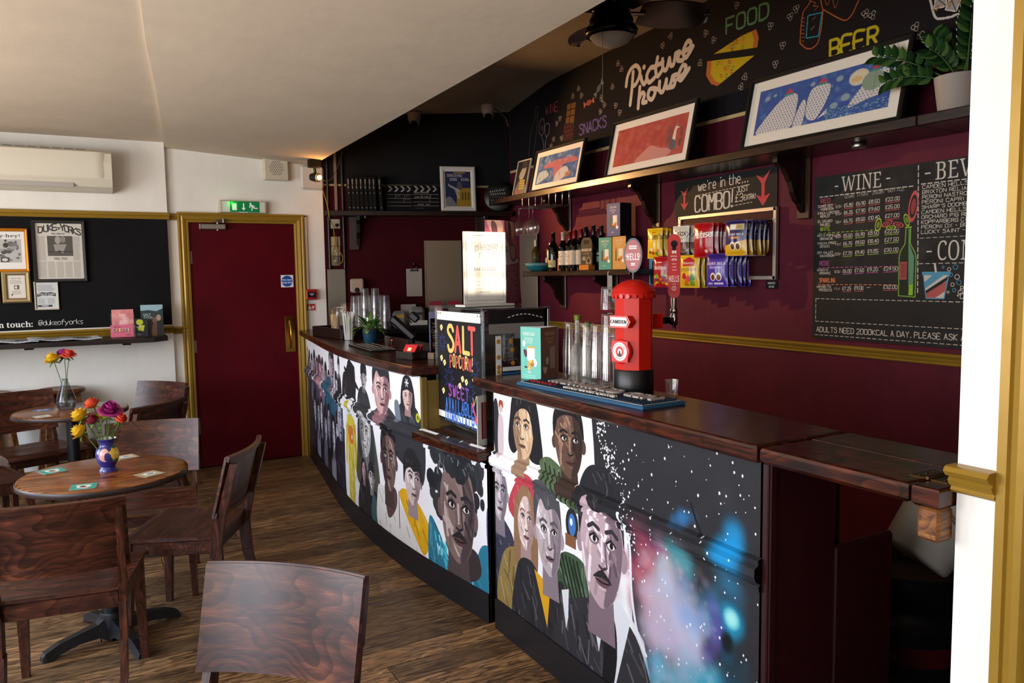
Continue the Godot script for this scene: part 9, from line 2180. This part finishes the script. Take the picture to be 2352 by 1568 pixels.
func zz_plant() -> void:
	var p := thing("zz_plant", "glossy dark leaved plant in a grey-white pot at the right end of the picture shelf", "plant", V3(3.30, 2.1925, -2.02))
	lath(p, "pot", [V2(0, 0), V2(0.072, 0), V2(0.078, 0.006), V2(0.098, 0.155), V2(0.094, 0.157), V2(0.088, 0.13), V2(0, 0.13)], H("8f867e", 0.5), Vector3.ZERO, 40); lath(p, "soil", [V2(0, 0.135), V2(0.09, 0.131)], H("20140d", 0.9))
	var stems := [[V3(0.02, 0.13, -0.02), V3(-0.07, 0.28, -0.20), V3(-0.09, 0.31, -0.33)], [V3(0.0, 0.13, -0.02), V3(-0.09, 0.21, -0.15), V3(-0.10, 0.18, -0.27)], [V3(0.0, 0.13, 0.01), V3(-0.03, 0.30, -0.06), V3(0.0, 0.36, -0.12)], [V3(0.02, 0.13, 0.0), V3(0.02, 0.33, 0.04), V3(0.0, 0.46, 0.05)], [V3(0.0, 0.13, 0.03), V3(-0.04, 0.28, 0.06), V3(-0.06, 0.38, 0.08)], [V3(0.0, 0.13, 0.03), V3(0.05, 0.25, -0.02), V3(0.09, 0.30, -0.06)], [V3(0.0, 0.13, 0.0), V3(-0.05, 0.24, -0.03), V3(-0.09, 0.28, -0.08)]]
	for e in stems:
		var pts := []
		for k in 11:
			var t := k / 10.0; pts.append(e[0] * (1 - t) * (1 - t) + e[1] * 2 * t * (1 - t) + e[2] * t * t)
		var w := MB.new(); w.tube(pts, [0.005, 0.005, 0.0048, 0.0046, 0.0044, 0.004, 0.0036, 0.0032, 0.0028, 0.0024, 0.002], 7); var st := put("stem", w, H("2f4a22", 0.5), p)
		for k in range(3, 11):
			for sg in [-1.0, 1.0]:
				var d: Vector3 = (pts[k] - pts[k - 1]).normalized(); var side = d.cross(V3(-0.8, 0.35, 0.5)).normalized() * sg
				var dir = (d * 0.75 + side).normalized(); var wid = dir.cross(V3(-0.75, 0.5, 0.4)).normalized(); var len := 0.075 * (1.0 - 0.05 * absf(k - 7)); var o: Vector3 = pts[k]
				w = MB.new(); w.sheet(3, 6, func(u, t): return o + dir * len * t + wid * (u * 2 - 1) * 0.0165 * sin(PI * pow(t, 0.85)) + dir.cross(wid) * (0.004 * absf(u * 2 - 1) - 0.008 * t * t))
				put("leaf", w, H(["1f3a1c", "2c4a22", "17301a", "44602c"][(k + (1 if sg > 0 else 0)) % 4], 0.22), st)

func shelf_pictures() -> void:
	var y := 2.1925
	# dotted blue figures
	var c := Cv.new(self, V2(0.80, 0.33), 1100, hx("39518f")); c.rg.seed = 5; var Wt := hx("c9c3ba")
	for k in 260: c.soft(V2(c.rg.randf() * 0.8, c.rg.randf() * 0.33), c.rg.randf_range(0.01, 0.04), [hx("2a3f86"), hx("4d74a8"), hx("6d4a7c"), hx("3f8096"), hx("8fa9c0")][c.rg.randi() % 5], 0.3)
	for e in [[0.06, 0.07, 0.02], [0.11, 0.06, 0.014], [0.35, 0.05, 0.018], [0.42, 0.055, 0.02], [0.46, 0.10, 0.018], [0.51, 0.06, 0.024], [0.50, 0.24, 0.026], [0.56, 0.20, 0.03], [0.38, 0.11, 0.02]]: c.soft(V2(e[0], e[1]), e[2] * 1.3, hx("93a8a6"), 0.8); c.ell(V2(e[0], e[1]), V2(e[2], e[2]) * 0.8, hx("8297a0"))
	c.ell(V2(0.62, 0.085), V2(0.055, 0.055), hx("b8b7a4")); c.ell(V2(0.62, 0.085), V2(0.044, 0.045), hx("c9bfa4")); c.ell(V2(0.61, 0.095), V2(0.03, 0.02), hx("c9a874"))
	var shapes := [[V2(0.02, 0.33), V2(0.05, 0.24), V2(0.10, 0.17), V2(0.14, 0.12), V2(0.20, 0.08), V2(0.26, 0.09), V2(0.27, 0.18), V2(0.24, 0.33)], [V2(0.26, 0.33), V2(0.28, 0.20), V2(0.31, 0.14), V2(0.33, 0.20), V2(0.32, 0.33)], [V2(0.335, 0.27), V2(0.34, 0.10), V2(0.41, 0.06), V2(0.465, 0.09), V2(0.45, 0.20), V2(0.40, 0.31)], [V2(0.58, 0.28), V2(0.63, 0.17), V2(0.69, 0.09), V2(0.76, 0.06), V2(0.79, 0.12), V2(0.77, 0.22), V2(0.68, 0.25)]]
	for s in shapes:
		c.blobby(s, hx("c4beba")); c.outline(s, 0.004, hx("3a3f7c"), true)
		var sm := PackedVector2Array(c.smooth(s))
		for iy in 18:
			for ix in 44:
				var p := V2(ix * 0.0185 + (0.009 if iy % 2 else 0.0), iy * 0.0185)
				if Geometry2D.is_point_in_polygon(p, sm): c.ell(p, V2(0.0035, 0.0062), [hx("7c8494"), hx("5f7476"), hx("6a7aa0")][(ix + iy) % 3])
	c.ell(V2(0.70, 0.13), V2(0.058, 0.065), hx("7f8f7a")); c.line([V2(0.71, 0.07), V2(0.71, 0.22)], 0.002, hx("55604f"))
	for e in [[0.205, 0.065], [0.41, 0.05], [0.71, 0.05]]: c.poly([V2(e[0] - 0.03, e[1] + 0.012), V2(e[0], e[1] - 0.032), V2(e[0] + 0.028, e[1] + 0.004)], hx("b0404a")); c.rect(e[0] - 0.035, e[1] + 0.006, 0.065, 0.014, hx("3f7a80"))
	c.poly([V2(0.435, 0.28), V2(0.46, 0.25), V2(0.465, 0.29), V2(0.445, 0.29), V2(0.41, 0.31)], hx("c9c4c2"))
	for k in 300: c.ell(V2(c.rg.randf_range(0.45, 0.8), c.rg.randf_range(0.26, 0.33)), V2(0.004, 0.002), [hx("8fb0b0"), hx("2f5f86")][k % 2])
	picture("largest black framed picture, blue with white spotted figures, at the right of the shelf", V3(3.235, y, -2.715), 0.965, 0.405, 0.026, 0.024, H("0e0d0c", 0.4), c.done(), 0.055, FX, -0.22, "", "picture")
	# red painting
	c = Cv.new(self, V2(0.72, 0.30), 1000, hx("a1443a")); c.rg.seed = 6
	for k in 500: c.soft(V2(c.rg.randf() * 0.72, c.rg.randf() * 0.30), c.rg.randf_range(0.015, 0.05), [hx("b0524a"), hx("8f3a36"), hx("b5653f"), hx("a3485a"), hx("c07a6c")][c.rg.randi() % 5], 0.3)
	c.blobby([V2(0.25, 0.30), V2(0.33, 0.22), V2(0.40, 0.19), V2(0.48, 0.22), V2(0.60, 0.25), V2(0.55, 0.30)], hx("b98078")); c.blobby([V2(0.60, 0.19), V2(0.605, 0.12), V2(0.615, 0.085), V2(0.63, 0.085), V2(0.655, 0.10), V2(0.63, 0.11), V2(0.63, 0.20)], hx("cfc4b0")); c.ell(V2(0.622, 0.07), V2(0.009, 0.013), hx("9a6a3c")); c.blobby([V2(0.585, 0.25), V2(0.60, 0.18), V2(0.635, 0.20), V2(0.64, 0.25)], hx("5a5a66"))
	for k in 30: c.soft(V2(0.54 + c.rg.randf() * 0.05, 0.08 + c.rg.randf() * 0.16), 0.025, hx("6f4a42"), 0.4); c.soft(V2(0.67 + c.rg.randf() * 0.02, 0.10 + c.rg.randf() * 0.14), 0.02, hx("5f4640"), 0.4)
	picture("black framed red and orange painting in the middle of the picture shelf", V3(3.235, y, -4.035), 0.845, 0.395, 0.022, 0.024, H("0e0d0c", 0.4), c.done(), 0.048, FX, -0.22)
	# blue and pink abstract
	c = Cv.new(self, V2(0.62, 0.30), 800, hx("41608f")); c.rg.seed = 12
	for k in 300: c.soft(V2(c.rg.randf() * 0.62, c.rg.randf() * 0.30), c.rg.randf_range(0.012, 0.05), [hx("37528a"), hx("7d93ad"), hx("a9aeb4"), hx("2c4478")][c.rg.randi() % 4], 0.35)
	c.blobby([V2(0.12, 0.10), V2(0.30, 0.07), V2(0.55, 0.08), V2(0.60, 0.13), V2(0.40, 0.14), V2(0.36, 0.24), V2(0.28, 0.26), V2(0.26, 0.15), V2(0.12, 0.14)], hx("a8646a")); c.blobby([V2(0.30, 0.30), V2(0.33, 0.20), V2(0.44, 0.16), V2(0.50, 0.22), V2(0.42, 0.29)], hx("b3aeb0")); c.ell(V2(0.50, 0.25), V2(0.04, 0.028), hx("a06a4a"), -0.4); c.blobby([V2(0.02, 0.29), V2(0.04, 0.18), V2(0.14, 0.16), V2(0.20, 0.22), V2(0.10, 0.27)], hx("9fb0b6"))
	for k in 90:
		var p := V2(c.rg.randf() * 0.6, c.rg.randf() * 0.28); c.outline([p, p + V2(0.012, -0.012), p + V2(0.02, 0.006), p + V2(0.006, 0.018)], 0.0022, [hx("c3c6c9"), hx("26407c")][k % 2])
	picture("black framed blue and pink abstract painting toward the left of the picture shelf", V3(3.235, y, -5.13), 0.70, 0.345, 0.020, 0.024, H("0e0d0c", 0.4), c.done(), 0.040, FX, -0.22)
	# small monochrome poster
	c = Cv.new(self, V2(0.21, 0.32), 700, hx("19191a"))
	c.blobby([V2(0.05, 0.14), V2(0.09, 0.07), V2(0.15, 0.06), V2(0.15, 0.13), V2(0.10, 0.20)], hx("8a8885")); c.blobby([V2(0.08, 0.0), V2(0.14, 0.0), V2(0.16, 0.06), V2(0.10, 0.07)], hx("2f2e2f")); c.blobby([V2(0.02, 0.32), V2(0.05, 0.20), V2(0.12, 0.18), V2(0.19, 0.25), V2(0.19, 0.32)], hx("605e5d"))
	for r in 4: for q in 2: c.rect(0.08 + q * 0.045, 0.185 + r * 0.024, 0.04, 0.015, hx("a08a2c"))
	for k in 20: c.ell(V2(c.rg.randf_range(0.02, 0.1), c.rg.randf_range(0.28, 0.31)), V2(0.008, 0.006), hx("8d3a34"))
	picture("narrow white edged monochrome poster at the left end of the picture shelf", V3(3.225, y, -5.645), 0.217, 0.30, 0.010, 0.014, H("a8a39c", 0.5), c.done(), 0.0, FX, -0.22)

func band_art(c: Cv, V: Callable, Wt: Color) -> void:
	var VV := func(a: Array) -> Array:
		var q := []
		for k in range(0, a.size(), 2): q.append(V.call(a[k], a[k + 1]))
		return q
	var pale := hx("b3aaa0")
	# brush script sign
	for s in [[-4.565, 2.87, -4.55, 2.93, -4.51, 2.975, -4.45, 2.985, -4.41, 2.94, -4.425, 2.89, -4.465, 2.855, -4.49, 2.86], [-4.485, 2.95, -4.50, 2.83, -4.52, 2.73], [-4.40, 2.90, -4.385, 2.86, -4.36, 2.84, -4.335, 2.87], [-4.25, 2.925, -4.29, 2.935, -4.335, 2.89, -4.31, 2.84, -4.25, 2.86], [-4.22, 2.985, -4.24, 2.91, -4.22, 2.86, -4.175, 2.89], [-4.275, 2.93, -4.165, 2.94],
		[-4.17, 2.96, -4.165, 2.90, -4.13, 2.885, -4.10, 2.95], [-4.10, 2.95, -4.09, 2.905, -4.06, 2.90, -4.04, 2.96], [-4.04, 2.965, -4.0, 2.965, -4.02, 2.92, -3.97, 2.905], [-3.975, 2.955, -3.90, 2.97, -3.90, 3.005, -3.93, 3.01, -3.965, 2.96, -3.94, 2.915, -3.875, 2.97],
		[-4.41, 2.83, -4.43, 2.69], [-4.425, 2.745, -4.385, 2.785, -4.36, 2.765, -4.38, 2.72, -4.34, 2.715], [-4.26, 2.79, -4.305, 2.79, -4.32, 2.745, -4.28, 2.72, -4.245, 2.76, -4.26, 2.79, -4.22, 2.775], [-4.20, 2.82, -4.20, 2.765, -4.165, 2.75, -4.13, 2.815], [-4.13, 2.82, -4.13, 2.77, -4.10, 2.765, -4.07, 2.82], [-4.03, 2.83, -4.07, 2.825, -4.045, 2.79, -4.06, 2.76, -4.11, 2.765], [-4.02, 2.80, -3.96, 2.82, -3.94, 2.86, -3.975, 2.87, -4.01, 2.82, -3.985, 2.785, -3.91, 2.84]]:
		c.outline(VV.call(s), 0.031, pale)
	c.dot(V.call(-4.365, 2.955), 0.018, pale)
	# words
	c.hand("WINE", V.call(-5.66, 2.87), 0.068, 0.009, hx("6d2f38"), 0.95, 0.0, 0.01); c.hand("SNACKS", V.call(-5.16, 2.62), 0.078, 0.012, hx("56487c"), 0.86, -0.03, 0.01)
	c.hand("FOOD", V.call(-3.585, 2.97), 0.085, 0.014, hx("4c7350"), 1.12, 0.0, 0.008); c.hand("BEER", V.call(-2.835, 2.645), 0.085, 0.016, hx("a59a1f"), 0.95, 0.0, 0.008)
	# pizza slices
	for s in [[-3.69, 2.875, -3.45, 2.925, -3.345, 2.93, -3.325, 2.88, -3.335, 2.825, 0], [-3.355, 2.785, -3.745, 2.845, -3.755, 2.76, -3.71, 2.70, -3.655, 2.675, 1]]:
		var p: Array = VV.call(s.slice(0, s.size() - 1)); c.blobby(p, hx("9a5a2c")) if false else c.poly(p, hx("9a5a2c"))
		var m := Vector2.ZERO
		for q in p: m += q / p.size()
		var inn := []; var tip: Vector2 = p[0]
		for q in p: inn.append(tip.lerp(q, 0.90))
		c.poly(inn, hx("a08f1e"))
		for k in 11:
			var t := c.rg.randf_range(0.3, 0.85); var o: Vector2 = tip.lerp(inn[1 + k % (inn.size() - 1)], t).lerp(m, 0.25); c.ell(o, V2(0.014, 0.010), [hx("8a3a24"), hx("5f7030"), hx("b06a3c")][k % 3], c.rg.randf() * 3); c.ell(o, V2(0.009, 0.006), hx("a08f1e"))
	# bottles clinking, tumbler with ice, wine bottle and two glasses
	var og := hx("9a5428"); var cy := hx("2a8fa6")
	c.outline(VV.call([-3.03, 2.77, -3.025, 2.86, -3.01, 2.93, -2.965, 2.985, -2.965, 3.2]), 0.007, og); c.outline(VV.call([-2.90, 3.2, -2.90, 2.97, -2.885, 2.89, -2.905, 2.76, -2.94, 2.725, -2.985, 2.73, -3.03, 2.77]), 0.007, og); c.line(VV.call([-2.98, 2.90, -2.89, 2.89, -2.91, 2.775, -2.99, 2.785]), 0.006, cy, true)
	for k in 7: c.line(VV.call([-3.02, 2.90 - k * 0.02, -3.0, 2.89 - k * 0.02]), 0.004, og)
	c.outline(VV.call([-2.965, 2.97, -2.93, 2.95, -2.95, 2.94, -2.915, 2.93, -2.94, 2.915]), 0.004, og); c.line(VV.call([-2.95, 2.87, -2.93, 2.88]), 0.003, Wt); c.line(VV.call([-2.96, 2.82, -2.935, 2.835]), 0.003, Wt)
	c.outline(VV.call([-2.885, 2.905, -2.76, 2.815, -2.715, 2.82, -2.685, 2.86, -2.67, 2.92, -2.74, 3.12]), 0.007, og); c.line(VV.call([-2.84, 2.99, -2.72, 2.925, -2.69, 2.97]), 0.006, cy); c.outline(VV.call([-2.88, 2.98, -2.86, 2.92, -2.83, 2.95, -2.81, 2.89, -2.79, 2.92]), 0.004, og)
	c.outline(VV.call([-2.34, 2.95, -2.29, 2.77, -2.265, 2.69, -2.235, 2.672, -2.17, 2.668, -2.10, 2.69, -2.03, 2.85]), 0.011, hx("b5b2ad"))
	for e in [[-2.24, 2.75, 0.0], [-2.18, 2.72, 0.4], [-2.13, 2.78, -0.2]]:
		var q := []
		for k in 4: q.append(V.call(e[0], e[1]) + V2(0.04, 0).rotated(e[2] + k * PI / 2 + 0.8))
		c.poly(q, hx("8f8c88")); c.line(q, 0.005, hx("c9c6c0"), true); c.line([q[0], V.call(e[0], e[1]), q[2]], 0.004, hx("3a3836"))
	for k in 3: c.outline(VV.call([-2.28 + k * 0.06, 2.72, -2.25 + k * 0.06, 2.735, -2.26 + k * 0.06, 2.71]), 0.005, hx("8a6238"))
	var gy := hx("76736f")
	c.outline(VV.call([-5.95, 2.56, -5.925, 2.70, -5.89, 2.80, -5.845, 2.84, -5.825, 2.95, -5.79, 2.95, -5.80, 2.83, -5.82, 2.72, -5.875, 2.56]), 0.005, hx("57534f"))
	for s in [[-5.77, 2.77, -5.75, 2.83, -5.70, 2.845, -5.68, 2.78, -5.71, 2.715, -5.76, 2.73], [-5.68, 2.76, -5.645, 2.795, -5.60, 2.775, -5.615, 2.71, -5.66, 2.69]]: c.outline(VV.call(s), 0.006, gy, true)
	c.outline(VV.call([-5.73, 2.71, -5.70, 2.64, -5.70, 2.57]), 0.006, gy); c.outline(VV.call([-5.645, 2.70, -5.67, 2.63, -5.66, 2.56]), 0.006, gy); c.ell(V.call(-5.72, 2.77), V2(0.02, 0.022), hx("4a2f33"))
	# chocolate bar and wrapped sweets
	c.poly(VV.call([-5.33, 2.89, -5.21, 2.885, -5.24, 2.73, -5.36, 2.74]), hx("5a4226")); for k in 2: c.line(VV.call([-5.33 - k * 0.018, 2.845 - k * 0.05, -5.225 - k * 0.008, 2.84 - k * 0.05]), 0.008, hx("241a12"))
	c.line(VV.call([-5.275, 2.885, -5.305, 2.735]), 0.008, hx("241a12")); c.poly(VV.call([-5.38, 2.75, -5.23, 2.73, -5.26, 2.60, -5.40, 2.61]), hx("33201f"))
	for k in 9: c.dot(V.call(-5.37 + 0.035 * (k % 3) + 0.005 * k, 2.715 - 0.035 * (k / 3)), 0.006, hx("7a3038"))
	for e in [[-5.03, 2.845, "7a4038", -0.1], [-4.90, 2.925, "46525c", -0.75]]:
		var o: Vector2 = V.call(e[0], e[1]); var k := hx(e[2]); c.ell(o, V2(0.034, 0.022), k, e[3])
		for sg in [-1.0, 1.0]: c.poly([o + V2(sg * 0.03, 0).rotated(e[3]), o + V2(sg * 0.07, -0.026).rotated(e[3]), o + V2(sg * 0.07, 0.026).rotated(e[3])], k.lightened(0.1))
	# scattered popcorn
	var pc := [-3.76, 3.02, -3.69, 2.96, -3.50, 3.11, -3.24, 2.92, -3.15, 2.79, -3.20, 2.70, -3.06, 2.96, -3.10, 2.93, -2.63, 2.81, -2.59, 2.79, -2.36, 2.67, -2.33, 2.62, -3.46, 2.63, -3.43, 2.68, -3.81, 2.85, -4.66, 3.05, -4.62, 3.0, -4.73, 2.90, -5.17, 2.98, -5.25, 2.94, -5.13, 2.92, -4.87, 2.85, -4.83, 2.79, -4.88, 2.75, -4.69, 2.76, -4.64, 2.70, -5.44, 2.80, -5.49, 2.77, -5.54, 2.65, -5.42, 2.64, -5.58, 2.60, -4.17, 3.05, -4.09, 3.09, -2.50, 2.95]
	for k in range(0, pc.size(), 2):
		var o: Vector2 = V.call(pc[k], pc[k + 1])
		for j in 3:
			var q := []; var m := o + Vector2.from_angle(j * 2.1 + k) * 0.0115
			for i in 9: q.append(m + Vector2.from_angle(i * TAU / 9) * 0.0105)
			c.line(q, 0.0036, hx("9a9086"), true)
